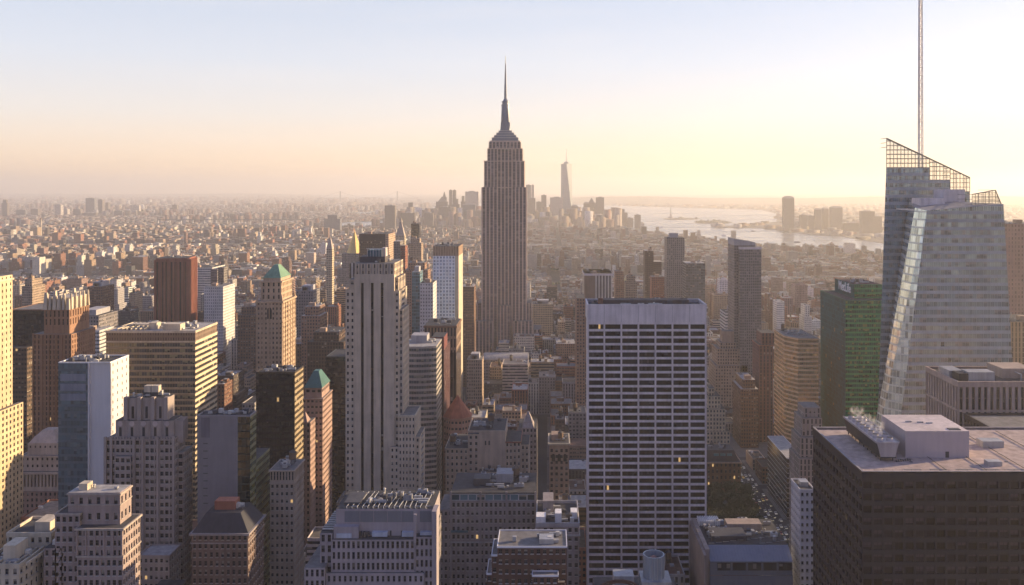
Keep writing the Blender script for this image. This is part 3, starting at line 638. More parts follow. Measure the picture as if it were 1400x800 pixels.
b['roof'].box(x0 + .8, x1 - .8, Y0 + .8, Y1_ - .8, z - 2.6, z - 1.6, ROOFD)
b.parapet(x0, x1, Y0, Y1_, z, TRAV, h=.35, t=.8, out=.12)
b.unit(x0 + 8, x0 + 58, Y0 + 12, Y0 + 21, z - 1.6, z + 1.2, M_plain('dark_penthouse', (.10, .08, .075)), 'penthouse')
b.clutter(x0 + 3, x1 - 3, Y0 + 3, Y0 + 23, z - 1.2, 22, 3, 5)
mb = b.kid('exhaust_vent'); mb.frust(x0 + 8, Y0 + 12, z - 1.6, z + 2.3, 1.6, 1.4, M_plain('rust', (.2, .1, .07)), 12)

# --- central limestone tower with dark vertical stripes
b = Bld('office_tower', 'tall limestone tower with four dark vertical window strips and stepped shoulders', 'skyscraper')
ST = M_plain('warm_limestone', (0.50, 0.41, 0.31), .85, .2); Y = 480; X = lambda p: PX(p, Y); Zp = lambda p: PZ(p, Y)
D = 29.0
b.gbox(X(484.5), X(539), Y + 1.2, Y + D, 0, Zp(360), ST, ROOF, PANE, F_LIME, sides='r', bay=3, fl=3.6)
m = b['wall']; xl, xr = X(484.5), X(539); fz0 = Zp(360)
strips = [(495.3, .55), (508.8, .62), (522.3, .55)]; top_s = Zp(387)
b2 = 0
edges = [xl] + [v for s_, wd in strips for v in (X(s_) - .75, X(s_) + .75)] + [xr]
for i in range(0, len(edges), 2): m.wall((edges[i], Y), (edges[i + 1], Y), 0, top_s, ST); m.wall((edges[i + 1], Y), (edges[i + 1], Y + 1.2), 0, top_s, ST); m.wall((edges[i], Y + 1.2), (edges[i], Y), 0, top_s, ST)
m.box(xl, xr, Y, Y + 1.2, top_s, Zp(375), ST, faces='flrtu'); 
DKS = M_facade('strip_glass', (0.018, 0.016, 0.017), (0.014, 0.016, 0.022), (.12, .88, .35, .97), .05, gspec=.6)
for s_, wd in strips:
    mb = b.kid('window_strip'); mb.wall((X(s_) - .75, Y + .75), (X(s_) + .75, Y + .75), 0, top_s, DKS, nb=1, fl=3.6)
    mb = b.kid('finial'); mb.pyr(X(s_) - 1.1, X(s_) + 1.1, Y - .3, Y + .3, top_s + .2, top_s + 4.6, ST)
for k in range(14):
    xx = xl + .6 + k * (xr - xl - 1.2) / 13; b['crown_fins'].box(xx - .35, xx + .35, Y + .55, Y + 1.2, Zp(375), Zp(361), ST)
WIN = dict(bay=2.6, fl=3.6, win=(.3, .72, .25, .72), depth=.4)
b.gbox(X(472), xl, Y + .6, Y + D - 3, 0, Zp(398), ST, ROOF, PANE, F_LIME, sides='fl', **{**WIN, 'nb': 2}); b.gbox(X(475), xl, Y + 3, Y + D - 3, Zp(398), Zp(383), ST, ROOF, PANE, F_LIME, sides='f', **{**WIN, 'nb': 1})
b.gbox(xr, X(545.5), Y + .6, Y + D - 2, 0, Zp(398), ST, ROOF, PANE, F_LIME, sides='fr', **{**WIN, 'nb': 1}); b.gbox(xr, X(543.5), Y + 2.5, Y + D - 3, Zp(398), Zp(380), ST, ROOF, PANE, F_LIME, sides='r', **WIN)
b.gbox(X(545.5), X(549.5), Y + 2, Y + D - 4, 0, Zp(424), ST, ROOF, PANE, F_LIME, sides='r', **WIN)
b.gbox(X(545.5), X(568), Y - 1.5, Y + 20, 0, Zp(568), ST, ROOF, PANE, F_LIME, sides='fr', **{**WIN, 'nb': 5}); b.gbox(X(568), X(574), Y - .5, Y + 20, 0, Zp(597), ST, ROOF, PANE, F_LIME, sides='fr', **{**WIN, 'nb': 1})
b.gbox(X(534), X(545.5), Y - 1.5, Y + .5, 0, Zp(610), ST, ROOF, PANE, F_LIME, sides='f', **{**WIN, 'nb': 2})
b.parapet(X(545.5), X(568), Y - 1.5, Y + 20, Zp(568), CREAM, h=.5); b.parapet(X(472), xl, Y + .6, Y + D - 3, Zp(398), ST, h=.7, t=.35, out=.05)
b.unit(X(489), X(524), Y + 5, Y + 20, fz0, Zp(352), M_plain('machine_dark', (.09, .08, .08)), 'penthouse')
mb = b.kid('cooling_tower'); mb.box(X(500), X(518), Y + 6, Y + 14, Zp(352), Zp(343), M_plain('machine_teal', (.07, .13, .16), .5)); 
for k in range(6): mb.box(X(499 + k * 4), X(499.7 + k * 4), Y + 5.6, Y + 6, Zp(356), Zp(340.5), METAL)
mb.box(X(498), X(524), Y + 5.4, Y + 6.2, Zp(341.5), Zp(340.5), METAL, faces='flrbtu'); mb.box(X(519), X(524), Y + 7, Y + 13, Zp(352), Zp(340), M_plain('machine_pale', (.45, .4, .38)))
b.clutter(X(487), X(538), Y + 2, Y + 26, fz0, 14, 5, 3)

# --- foreground centre stone block
b = Bld('office_block', 'wide grey stone building with rows of narrow windows and pipework along its roof', 'building')
Y = 340; X = lambda p: PX(p, Y); Zp = lambda p: PZ(p, Y); GS = M_plain('grey_stone', (0.31, 0.27, 0.28), .85, .15)
W2 = dict(bay=1.95, fl=4.15, win=(.25, .77, .18, .84), depth=.5)
b.gbox(X(453), X(567), Y, Y + 26, 0, Zp(738), GS, ROOFD, PANEB, F_GREY, sides='f', **W2)
b.gbox(X(436), X(453), Y + 1.5, Y + 26, 0, Zp(731), GS, ROOFD, PANEB, F_GREY, sides='fl', **W2)
b.gbox(X(567), X(592), Y + .6, Y + 26, 0, Zp(735), GS, ROOFD, PANEB, F_GREY, sides='f', **W2)
b['buttress'].box(X(590.5), X(597), Y - .4, Y + 7, 0, Zp(699), GS); b['buttress'].box(X(565.5), X(569), Y - .3, Y + .6, Zp(742), Zp(703), GS)
b.sbox(X(456), X(590.5), Y + 4, Y + 25, Zp(738), Zp(702) + .3, GS, ROOFD)
mb = b['louver_screen']; LV = M_plain('louver_grey', (0.16, 0.165, 0.19), .6, .08)
mb.box(X(468), X(563), Y + 3.85, Y + 4, Zp(719), Zp(704), LV, faces='flrtu'); mb.box(X(572), X(588), Y + 3.85, Y + 4, Zp(719), Zp(704), LV, faces='flrtu')
for k in range(4): mb.box(X(489 + k * 19), X(489.6 + k * 19), Y + 3.7, Y + 3.85, Zp(719), Zp(704), GS, faces='flrtu')
b.unit(X(455), X(489), Y + 1.2, Y + 4, Zp(738), Zp(722), GS, 'penthouse')
for a, c in ((459, 480), (507, 528), (548, 564), (573, 592)): b.kid('air_handler').box(X(a), X(c), Y + .9 + (0 if a == 459 else 1.3), Y + 3.9, Zp(736) - .3, Zp(731), M_plain('unit_blue', (.42, .45, .52), .6))
for k, a in enumerate((491, 496, 501)): b.kid('exhaust_vent').frust(X(a), Y + 3, Zp(738), Zp(731), .6, .5, STEEL, 10)
for a in (530.5, 546): b.kid('door').box(X(a), X(a + 2.2), Y + 3.9, Y + 4, Zp(738), Zp(731), STEEL, faces='flrt')
r = random.Random(5)
for k in range(16):
    mb = b.kid('roof_pipe'); xx = X(470 + k * 7.3); zt_ = Zp(702) + .3
    mb.tube((xx, Y + 4.5, zt_ + .6), (xx + r.uniform(-.6, 1.6), Y + 22, zt_ + .6), .16, METAL, 6); mb.tube((xx, Y + 4.5, zt_ + .6), (xx + .4, Y + 4.2, zt_ - .3), .16, METAL, 6)
    if k % 2: mb.tube((xx, Y + 5, zt_ + .7), (xx + 2, Y + 5, zt_ + .7), .14, METAL, 6)
b.unit(X(464), X(487), Y + 8, Y + 20, Zp(702), Zp(697), M_plain('unit_dark', (.07, .07, .08)), 'penthouse'); b.clutter(X(490), X(588), Y + 6, Y + 24, Zp(702) + .3, 24, 8, 4)
for k in range(9): b['roof_grating'].box(X(437), X(452), Y + 4 + k * 2.3, Y + 4.8 + k * 2.3, Zp(731) + .3, Zp(731) + .7, METAL, faces='flrbtu')
b.gbox(X(419), X(447), Y - 3, Y + 30, 0, Zp(772), GS, ROOF, PANEB, F_GREY, sides='f', **W2)
b.gbox(X(447), X(580), Y - 1.2, Y - .01, 0, Zp(782), GS, ROOF, PANEB, F_GREY, sides='f', bay=2.1, fl=4.15, win=(.28, .72, .2, .75), depth=.5)

# --- dark brick block with white coping, bottom centre
b = Bld('apartment_block', 'dark red brick building with white-edged stepped roof terraces', 'building')
Y = 330; X = lambda p: PX(p, Y); Zp = lambda p: PZ(p, Y); CP = M_plain('coping_white', (.62, .62, .66), .7, .05)
DW = dict(bay=2.3, fl=3.7, win=(.25, .75, .3, .75), depth=.3)
b.gbox(X(680), X(775), Y, Y + 16, 0, Zp(748), DBR, ROOF, PANE, F_BRN, sides='f', **DW); b.parapet(X(680), X(775), Y, Y + 16, Zp(748), CP, h=.35, t=.3, part='coping')
b.gbox(X(672), X(680), Y + 1, Y + 16, 0, Zp(761), DBR, ROOF, PANE, F_BRN, sides='fl', **DW); b.parapet(X(672), X(680), Y + 1, Y + 16, Zp(761), CP, h=.35, t=.3, part='coping')
b.gbox(X(665), X(672), Y + 2, Y + 15, 0, Zp(788), DBR, ROOF, PANE, F_BRN, sides='fl', **DW); b.parapet(X(665), X(672), Y + 2, Y + 15, Zp(788), CP, h=.35, t=.3, part='coping')
b.gbox(X(728), X(763), Y - 4, Y - .2, 0, Zp(781), DBR, ROOF, PANE, F_BRN, sides='flr', **DW); b.parapet(X(728), X(763), Y - 4, Y - .2, Zp(781), CP, h=.35, t=.3, part='coping')
b.gbox(X(763), X(772), Y - 2, Y - .1, 0, Zp(793), DBR, ROOF, PANE, F_BRN, sides='f', **DW)
b.unit(X(737), X(757), Y + 2.5, Y + 8, Zp(748), Zp(741), METAL, 'penthouse'); b.clutter(X(684), X(772), Y + 2, Y + 14, Zp(748), 9, 12, 2.5)

# --- rooftop with open drum tank in front of the white slab
b = Bld('office_block', 'rooftop with open topped round cooling drum in front of the white slab', 'building')
Y = 322; X = lambda p: PX(p, Y); z = 106.0
b.gbox(X(815), X(935), Y - 4, Y + 26, 0, z, DBR, ROOFD, PANE, F_BRN, sides='f', bay=3, fl=3.8)
mb = b.kid('cooling_drum'); GM = M_plain('drum_metal', (0.22, 0.25, 0.28), .55, .2); cx, cy, n = X(896), Y + 5, 28; rr = 3.95; zt_ = PZ(765, Y)
zb_ = zt_ - 8.4
mb.frust(cx, cy, zb_, zt_, rr * .97, rr, GM, n, top=None); mb.f.pop(); mb.mi.pop(); mb.uv.pop(); mb.tint.pop()
for i in range(n):
    a0, a1 = 2 * math.pi * i / n, 2 * math.pi * (i + 1) / n
    def q(r_, zz_, a): return (cx + r_ * math.cos(a), cy + r_ * math.sin(a), zz_)
    mb.poly([q(rr, zt_, a0), q(rr, zt_, a1), q(rr - .35, zt_, a1), q(rr - .35, zt_, a0)], M_plain('drum_rim', (.4, .44, .46), .5))
    mb.poly([q(rr - .35, zt_, a0), q(rr - .35, zt_, a1), q(rr - .45, zt_ - 2.2, a1), q(rr - .45, zt_ - 2.2, a0)], GM)
mb.poly([(cx + (rr - .45) * math.cos(2 * math.pi * i / n), cy + (rr - .45) * math.sin(2 * math.pi * i / n), zt_ - 2.2) for i in range(n)], M_plain('drum_inside', (.12, .11, .12)))
mb.pyr(cx - 1.7, cx + 1.7, cy - 1.7, cy + 1.7, zt_ - 2.2, zt_ - .6, M_plain('fan_cowl', (.30, .16, .13)), .2)
mb = b.kid('drum_ribs')
for i in range(14):
    a = 2 * math.pi * i / 14; mb.tube((cx + rr * 1.0 * math.cos(a), cy + rr * 1.0 * math.sin(a), zb_), (cx + rr * 1.02 * math.cos(a), cy + rr * 1.02 * math.sin(a), zt_), .09, METAL, 4)
b.kid('support_frame').box(cx - 5, cx + 6, cy - 5, cy + 5, z, zb_, METAL)
b.unit(X(840), X(868), Y + 3, Y + 9, z, PZ(793, Y), METAL, 'duct')
mb = b.kid('arched_frame')
for k in range(7):
    a0, a1 = math.pi * k / 7, math.pi * (k + 1) / 7
    for r_ in (7, 5.4): mb.tube((X(846) - r_ * math.cos(a0), Y - 2, PZ(801, Y) + r_ * .42 * math.sin(a0)), (X(846) - r_ * math.cos(a1), Y - 2, PZ(801, Y) + r_ * .42 * math.sin(a1)), .4, DBR, 6)
mb.box(X(822), X(870), Y - 2.4, Y - 1.6, z, PZ(801, Y), DBR)

# --- low block bottom right of the slab (long roof with machinery)
b = Bld('office_block', 'low blue-grey building with long machinery-covered roof below the dark park', 'building')
Y = 440; X = lambda p: PX(p, Y); z = PZ(768, Y); BG = M_plain('blue_grey_metal', (.17, .19, .23), .6, .1)
x0, x1 = X(971), X(1084)
b.reg(x0, x1, Y, 484, 0, z + 4)
b['wall'].box(x0, x1, Y, 484, 0, z - 7, BG, faces='flr'); b['wall'].box(x0, x1, Y + .6, 484, z - 7, z, BG, faces='flr')
mb = b['window_row']; 
for k in range(5): mb.box(X(981 + k * 21), X(999 + k * 21), Y + .4, Y + .62, z - 4.6, z - .8, M_facade('dark_bay', (0.02, .02, .03), win=(.1, .9, .1, .9), blinds=.3), faces='flrt', bay=2, fl=3.8)
mb = b['sloped_roof']; zs = PZ(752, Y + 10)
z2 = z + 4.8
mb.poly([(x0, Y, z), (x1, Y, z), (x1, Y + 9, z2), (x0, Y + 9, z2)], M_plain('standing_seam', (.20, .22, .27), .5, .1)); mb.poly([(x0, Y + 9, z2), (x1, Y + 9, z2), (x1, 484, z2), (x0, 484, z2)], ROOFD)
mb.poly([(x0, 484, z), (x0, Y, z), (x0, Y + 9, z2), (x0, 484, z2)], BG)
for k in range(26): b['roof_seam'].tube((x0 + 1 + k * 1.55, Y, z + .08), (x0 + 1 + k * 1.55, Y + 9, z2 + .08), .09, BG, 4)
b['gable_wall'].box(x0 - 3.4, x0 - 2.2, Y - 2, 484, 0, z + 4, M_plain('pale_brick', (.34, .28, .25))); b['gable_wall'].box(x0 - 2.2, x0, Y + 2, 484, 0, z + 5.4, M_plain('pale_brick', (.34, .28, .25)))
b['monitor_roof'].box(X(980), X(1030), Y + 14, Y + 26, z2, z2 + 2.4, M_plain('unit_dark', (.07, .07, .08))); b.unit(X(1010), X(1060), Y + 28, Y + 36, z2, z2 + 3.4, M_plain('tan_box', (0.33, .26, .22)), 'penthouse')
mb = b.kid('louver_bank')
for k in range(12): mb.box(X(972 + k * 2.6), X(973.4 + k * 2.6), Y + 34, Y + 42, z2, z2 + 2.6, WHITE, faces='flrbtu')
b.clutter(x0 + 1, x1 - 1, Y + 10, 482, z2, 40, 21, 4)
for k in range(30): b['roof_pipe'].tube((x0 + 1 + k * 1.3, Y + 10 + (k * 7 % 20), z2 + .5), (x0 + 4 + k * 1.3, Y + 10 + (k * 7 % 20), z2 + .5), .12, METAL, 4)
# --- grey stone block with terraces, left of bottom centre
b = Bld('office_block', 'grey stone office block with teal-glazed top storey and cluttered dark roof', 'building')
Y = 430; X = lambda p: PX(p, Y); Zp = lambda p: PZ(p, Y)
GW = dict(bay=2.25, fl=3.9, win=(.26, .76, .22, .76), depth=.45)
b.gbox(X(617), X(732), Y, Y + 30, 0, Zp(685), LIMEG, ROOFD, PANE, F_GREY, sides='flr', **GW)
b['glazed_storey'].box(X(617), X(732), Y + .5, Y + 29, Zp(685), Zp(675), M_facade('teal_glaze', (.42, .42, .43), (.05, .10, .12), (.06, .94, .1, .8), .2), faces='flrb', bay=4, fl=3.6); b['roof'].box(X(617) - .3, X(732) + .3, Y, Y + 30, Zp(675), Zp(673.5), ROOFD, faces='flrbtu')
for xx in (616.5, 657, 692.5, 732): b['pier'].box(X(xx) - .5, X(xx) + .5, Y - .45, Y, 0, Zp(672), LIMEG)
b.gbox(X(598), X(617), Y + 6, Y + 28, 0, Zp(703), LIMEG, ROOF, PANE, F_GREY, sides='fl', **GW)
b['belt'].box(X(616), X(733), Y - .6, Y - .47, Zp(742), Zp(740), CONC, faces='flrtu'); b['awning'].box(X(617), X(640), Y - 1.2, Y - .6, Zp(727), Zp(724.5), M_plain('teal_awning', (.06, .14, .17)))
b.clutter(X(640), X(728), Y + 3, Y + 26, Zp(673), 30, 31, 4, 1); b.unit(X(645), X(668), Y + 10, Y + 18, Zp(673), Zp(664), M_plain('unit_dark', (.07, .07, .08)), 'penthouse'); b.unit(X(676), X(700), Y + 14, Y + 24, Zp(673), Zp(661), M_plain('unit_grey', (.26, .26, .27)), 'penthouse')
b = Bld('office_block', 'small stone building with two white roof units beside the white slab', 'building')
Y = 400; X = lambda p: PX(p, Y); Zp = lambda p: PZ(p, Y)
b.gbox(X(733), X(792), Y, Y + 29, 0, Zp(719), LIMEG, ROOFD, PANE, F_GREY, sides='fl', bay=2.8, fl=4, win=(.25, .75, .25, .75)); b.parapet(X(733), X(792), Y, Y + 29, Zp(719), CONC, h=1.4, t=.5)
b.cornice(X(733), X(792), Y, Y + 29, Zp(731), CONC, h=.6, out=.4)
for a, c, d0_, h in ((733, 746, 3, 3), (759, 768, 4, 4.2), (781, 790, 8, 3.2)): b.unit(X(a), X(c), Y + d0_, Y + d0_ + 6, Zp(719), Zp(719) + h, WHITE, 'air_handler')
b.unit(X(742), X(757), Y + 14, Y + 26, Zp(719), Zp(700), LIMEG, 'penthouse'); b.clutter(X(735), X(790), Y + 2, Y + 27, Zp(719), 22, 33, 3)

# --- tan complex with the blank party wall
b = Bld('apartment_block', 'stepped tan brick building with a large blank party wall and ornate roof edge', 'building')
Y = 520; X = lambda p: PX(p, Y); Zp = lambda p: PZ(p, Y); TW = dict(bay=2.7, fl=3.75, win=(.3, .7, .25, .75), depth=.4)
TP = M_plain('pale_tan_brick', (.44, .34, .26))
b.gbox(X(609), X(640), Y, Y + 30, 0, Zp(613), TP, ROOFD, PANE, F_TAN, sides='fl', **TW); b.gbox(X(640), X(655), Y - 1, Y + 28, 0, Zp(593), TP, ROOFD, PANE, F_TAN, sides='fl', **TW)
b.reg(X(655), X(691), Y - 1, Y + 28, 0, Zp(589)); b['party_wall'].box(X(655), X(691), Y - 1, Y + 28, 0, Zp(589), TP, ROOFD); b.gbox(X(691), X(701), Y, Y + 26, 0, Zp(604), TP, ROOFD, PANE, F_TAN, sides='fr', **TW)
b.gbox(X(701), X(712), Y + 1, Y + 24, 0, Zp(604), TP, ROOFD, PANE, F_TAN, sides='fr', **TW); b.gbox(X(712), X(723), Y + 3, Y + 24, 0, Zp(610), TP, ROOFD, PANE, F_TAN, sides='fr', **TW)
for a in (663, 668): b.kid('window').box(X(a), X(a) + .9, Y - 1.06, Y - 1, Zp(608), Zp(602), PANE, faces='ft')
b.cornice(X(609), X(640), Y, Y + 30, Zp(613), TP, .7, .3); b.parapet(X(640), X(691), Y - 1, Y + 28, Zp(590), TP, h=.8, t=.4)
b.cornice(X(691), X(712), Y, Y + 24, Zp(604), RED, .7, .4)
b.gbox(X(656), X(693), Y - 7, Y - 1.3, 0, Zp(640), TP, ROOFD, PANE, F_TAN, sides='flr', **TW); b.clutter(X(657), X(692), Y - 6.5, Y - 1.5, Zp(640), 9, 3, 1.8); b.clutter(X(610), X(638), Y + 2, Y + 28, Zp(613), 9, 6, 3, 1); b.clutter(X(642), X(690), Y + 2, Y + 26, Zp(589), 12, 7, 3, 1)
b = Bld('brick_tower', 'narrow ornate brick tower with tall arched windows beside the white slab', 'building')
Y = 600; X = lambda p: PX(p, Y); Zp = lambda p: PZ(p, Y)
b.gbox(X(751), X(778), Y, Y + 24, 0, Zp(612), TANB, ROOFD, PANE, F_TAN, sides='f', bay=3.2, fl=4, win=(.25, .72, .2, .75)); b.cornice(X(751), X(778), Y, Y + 24, Zp(606), CREAM, 1.2, .8)
b['attic'].box(X(751), X(778), Y, Y + 24, Zp(612), Zp(606), TANB, ROOFD)
for k in range(3):
    mb = b.kid('arched_window'); xx = X(756.5 + k * 8); mb.box(xx - 1.1, xx + 1.1, Y - .08, Y - .03, Zp(631), Zp(623), PANEB, faces='ft')
    mb.poly([(xx + 1.1 * math.cos(math.pi * j / 8), Y - .08, Zp(623) + 1.2 * math.sin(math.pi * j / 8)) for j in range(9)][::-1], PANEB)
b.unit(X(754), X(768), Y + 6, Y + 16, Zp(606), Zp(598), TANB); b.clutter(X(752), X(777), Y + 2, Y + 22, Zp(606), 10, 2, 3, 1)
b = Bld('brick_tower', 'grey brick building with a small pointed gable, right of the tan complex', 'building')
Y = 610; X = lambda p: PX(p, Y); Zp = lambda p: PZ(p, Y)
b.gbox(X(709), X(734), Y, Y + 24, 0, Zp(585), LIMEG, ROOFD, PANE, F_GREY, sides='fr', bay=2.6, fl=3.8, win=(.28, .72, .25, .75)); b['gable'].pyr(X(714), X(730), Y, Y + 14, Zp(585), Zp(566), LIMEG, .12)
b.unit(X(716), X(728), Y + 2, Y + 12, Zp(585), Zp(578), LIMEG)

# --- red pyramid roof, curved bands, dark red slab
b = Bld('brick_tower', 'brick tower capped by a red tiled pyramid roof', 'building')
Y = 650; X = lambda p: PX(p, Y); Zp = lambda p: PZ(p, Y); SAL = M_plain('salmon_brick', (.40, .24, .18))
cx_, cy_, rr = X(624), Y + 9, (X(643) - X(605)) / 2
oc = [(cx_ + rr * 1.06 * math.cos(R(22.5 + 45 * k)), cy_ + rr * 1.06 * math.sin(R(22.5 + 45 * k))) for k in range(8)]
b.reg(X(605), X(643), Y, Y + 20, 0, Zp(575))
for k in range(8): b.grid(oc[k], oc[(k + 1) % 8], 0, Zp(574), SAL, PANE, bay=2.6, fl=4.6, win=(.2, .8, .35, .75), nb=3)
b['belt'].frust(cx_, cy_, Zp(574), Zp(572), rr * 1.12, rr * 1.12, SAL, 8, rot=R(22.5)); b['pyramid_roof'].frust(cx_, cy_, Zp(572), Zp(544), rr * 1.1, .3, M_plain('red_tile', (.30, .10, .06), .8, .3), 8, rot=R(22.5))
b = Bld('office_tower', 'curved office building with pale horizontal bands behind the striped limestone tower', 'skyscraper')
Y = 640; X = lambda p: PX(p, Y); Zp = lambda p: PZ(p, Y)
CB = M_facade('facade_curved_bands', (.32, .29, .26), (.035, .05, .06), (.03, .97, .1, .62), .25, (.14, .14, .11), gspec=.9, tiltn=.04)
xa, xb = X(549), X(596); n = 14; arc = [(xa + (xb - xa) * k / n, Y + 5 - 5 * math.sin(math.pi * (.15 + .85 * k / n))) for k in range(n + 1)]
arc = [(x_, Y + 6 * (1 - math.sin(math.pi * (.25 + .6 * k / n)))) for k, (x_, _) in enumerate(arc)]
mb = b['wall']; u = 0; z = Zp(474)
for p, q_ in zip(arc, arc[1:]): mb.wall(p, q_, 0, z, CB, 1.6, 3.9, nb=1)
mb.wall(arc[-1], (xb, Y + 34), 0, z, CB, 1.6, 3.9); mb.wall((xb, Y + 34), (xa, Y + 34), 0, z, CB, 1.6, 3.9); mb.wall((xa, Y + 34), arc[0], 0, z, CB, 1.6, 3.9)
b['roof'].poly([(p[0], p[1], z) for p in arc] + [(xb, Y + 34, z), (xa, Y + 34, z)], ROOFL); b.reg(xa, xb, Y, Y + 34, 0, z); b.clutter(xa + 2, xb - 2, Y + 9, Y + 32, z, 14, 4, 4)
b.unit(X(558), X(580), Y + 14, Y + 28, z, Zp(463), CONC)
b = Bld('office_tower', 'dark red slab with a blank top behind the curved banded building', 'skyscraper')
Y = 695; X = lambda p: PX(p, Y); Zp = lambda p: PZ(p, Y)
b.sbox(X(588), X(607), Y, Y + 42, 0, Zp(478), M_facade('facade_dark_red', (.10, .045, .045), (.02, .02, .025), (.3, .7, 0, .9), .05), ROOFD, 2.2, 3.8); b['cap'].box(X(590), X(607), Y, Y + 24, Zp(478), Zp(461), M_plain('cap_red', (.15, .05, .05)), ROOFD)
b = Bld('office_tower', 'brown tower with dark vertical window slots and a gold lit narrow side', 'skyscraper')
Y = 780; X = lambda p: PX(p, Y); Zp = lambda p: PZ(p, Y)
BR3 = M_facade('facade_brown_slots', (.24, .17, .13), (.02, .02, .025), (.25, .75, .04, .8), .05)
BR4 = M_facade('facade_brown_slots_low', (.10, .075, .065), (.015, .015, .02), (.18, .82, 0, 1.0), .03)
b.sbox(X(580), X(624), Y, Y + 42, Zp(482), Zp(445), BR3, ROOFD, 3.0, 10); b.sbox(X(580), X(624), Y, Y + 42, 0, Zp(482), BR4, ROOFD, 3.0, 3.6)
b.cornice(X(580), X(624), Y, Y + 42, Zp(446), BRN, 1.4, .6); b.clutter(X(582), X(622), Y + 3, Y + 40, Zp(445), 16, 44, 4)

# --- green-roofed gothic tower and neighbours
b = Bld('gothic_tower', 'ornate tan tower with green copper hipped roof and gold lit side', 'skyscraper')
Y = 700; X = lambda p: PX(p, Y); Zp = lambda p: PZ(p, Y); GT = M_plain('gothic_tan', (.42, .31, .22)); GTF = M_facade('facade_gothic', (.42, .31, .22), win=(.3, .7, .2, .75), blinds=.15)
b.gbox(X(351), X(386), Y, Y + 36, 0, Zp(412), GT, ROOF, PANE, GTF, sides='fr', bay=3.0, fl=3.9, win=(.28, .72, .25, .75), depth=.5)
b.gbox(X(355), X(383), Y + 3, Y + 33, Zp(412), Zp(385), GT, ROOF, PANE, GTF, sides='fr', bay=4.0, fl=5.0, win=(.32, .68, .15, .8), depth=.6)
b['copper_roof'].pyr(X(357), X(382), Y + 4, Y + 32, Zp(381), Zp(364), COPPER, .22); b['upper_wall'].box(X(357.5), X(381.5), Y + 4.5, Y + 31.5, Zp(385), Zp(381), GT)
b.cornice(X(355), X(383), Y + 3, Y + 33, Zp(385), GT, 1.2, .9); b.cornice(X(351), X(386), Y, Y + 36, Zp(412), GT, 1.4, 1.0); b.cornice(X(351), X(386), Y, Y + 36, Zp(440), GT, .8, .5)
for dx in (351.5, 385):
    for dy in (.5, 35): b.kid('pinnacle').pyr(X(dx) - .9, X(dx) + .9, Y + dy - .9, Y + dy + .9, Zp(412), Zp(402), GT)
mb = b.kid('arched_window'); xx = X(368.5); mb.box(xx - 1.8, xx + 1.8, Y - .3, Y - .05, Zp(436), Zp(424), PANEB, faces='flrt'); mb.poly([(xx + 1.8 * math.cos(math.pi * j / 8), Y - .3, Zp(424) + 2 * math.sin(math.pi * j / 8)) for j in range(9)][::-1], PANEB)
for k in range(5): b['pier'].box(X(351 + k * 8.6) - .35, X(351 + k * 8.6) + .35, Y - .5, Y, 0, Zp(414), GT)
for k in range(6): b['side_pier'].box(X(386), X(386) + .5, Y + 1 + k * 6.7, Y + 1.8 + k * 6.7, 0, Zp(414), GT)
b = Bld('office_tower', 'black glass box with flat roof in front of the green-roofed tower', 'skyscraper')
Y = 540; X = lambda p: PX(p, Y); Zp = lambda p: PZ(p, Y)
b.reg(X(350), X(403), Y, Y + 19, 0, Zp(510)); m = b['wall']; z = Zp(510)
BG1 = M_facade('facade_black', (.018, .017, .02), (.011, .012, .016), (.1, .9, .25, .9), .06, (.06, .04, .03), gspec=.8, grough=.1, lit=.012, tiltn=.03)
BG2 = M_facade('facade_black_side', (.30, .24, .16), (.05, .04, .03), (.03, .97, .05, .55), .1, gspec=.8, tiltn=.03)  # sunlight on the floor lines painted into this side's colour
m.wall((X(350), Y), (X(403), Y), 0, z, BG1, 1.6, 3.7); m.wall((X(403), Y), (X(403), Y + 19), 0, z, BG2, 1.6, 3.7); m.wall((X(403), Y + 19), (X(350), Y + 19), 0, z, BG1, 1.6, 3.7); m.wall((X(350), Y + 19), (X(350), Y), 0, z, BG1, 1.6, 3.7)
b['roof'].box(X(350), X(403), Y, Y + 19, z - .01, z, ROOFD, faces='t'); b.parapet(X(350), X(403), Y, Y + 19, z, BRONZE, h=.7); b.clutter(X(352), X(401), Y + 1, Y + 18, z, 14, 6, 4)
b = Bld('office_tower', 'tan stone tower with dark top openings below the black glass box', 'building')
Y = 440; X = lambda p: PX(p, Y); Zp = lambda p: PZ(p, Y); TS = M_plain('tan_stone', (.37, .30, .245))
b.gbox(X(369), X(402), Y, Y + 18, 0, Zp(660), TS, ROOF, PANE, F_TAN, sides='fr', bay=2.35, fl=3.7, win=(.26, .76, .25, .72), depth=.45)
b.grid((X(369), Y), (X(402), Y), Zp(660), Zp(643), TS, PANEB, bay=1.5, fl=5.6, win=(.25, .75, .1, .9)); b.grid((X(402), Y), (X(402), Y + 18), Zp(660), Zp(643), TS, PANEB, bay=1.5, fl=5.6, win=(.25, .75, .1, .9))
b['upper_wall'].box(X(369), X(402), Y, Y + 18, Zp(660), Zp(643), TS, ROOF, faces='lbt'); b.cornice(X(369), X(402), Y, Y + 18, Zp(643), TS, .7, .5); b.cornice(X(369), X(402), Y, Y + 18, Zp(660), TS, .5, .3); b.clutter(X(370), X(401), Y + 1, Y + 17, Zp(643), 12, 9, 3, 1)
b = Bld('office_block', 'brown stone building with teal pyramid roof beside the striped limestone tower', 'building')
Y = 585; X = lambda p: PX(p, Y); Zp = lambda p: PZ(p, Y); PK = M_plain('pinkish_stone', (.34, .235, .20))
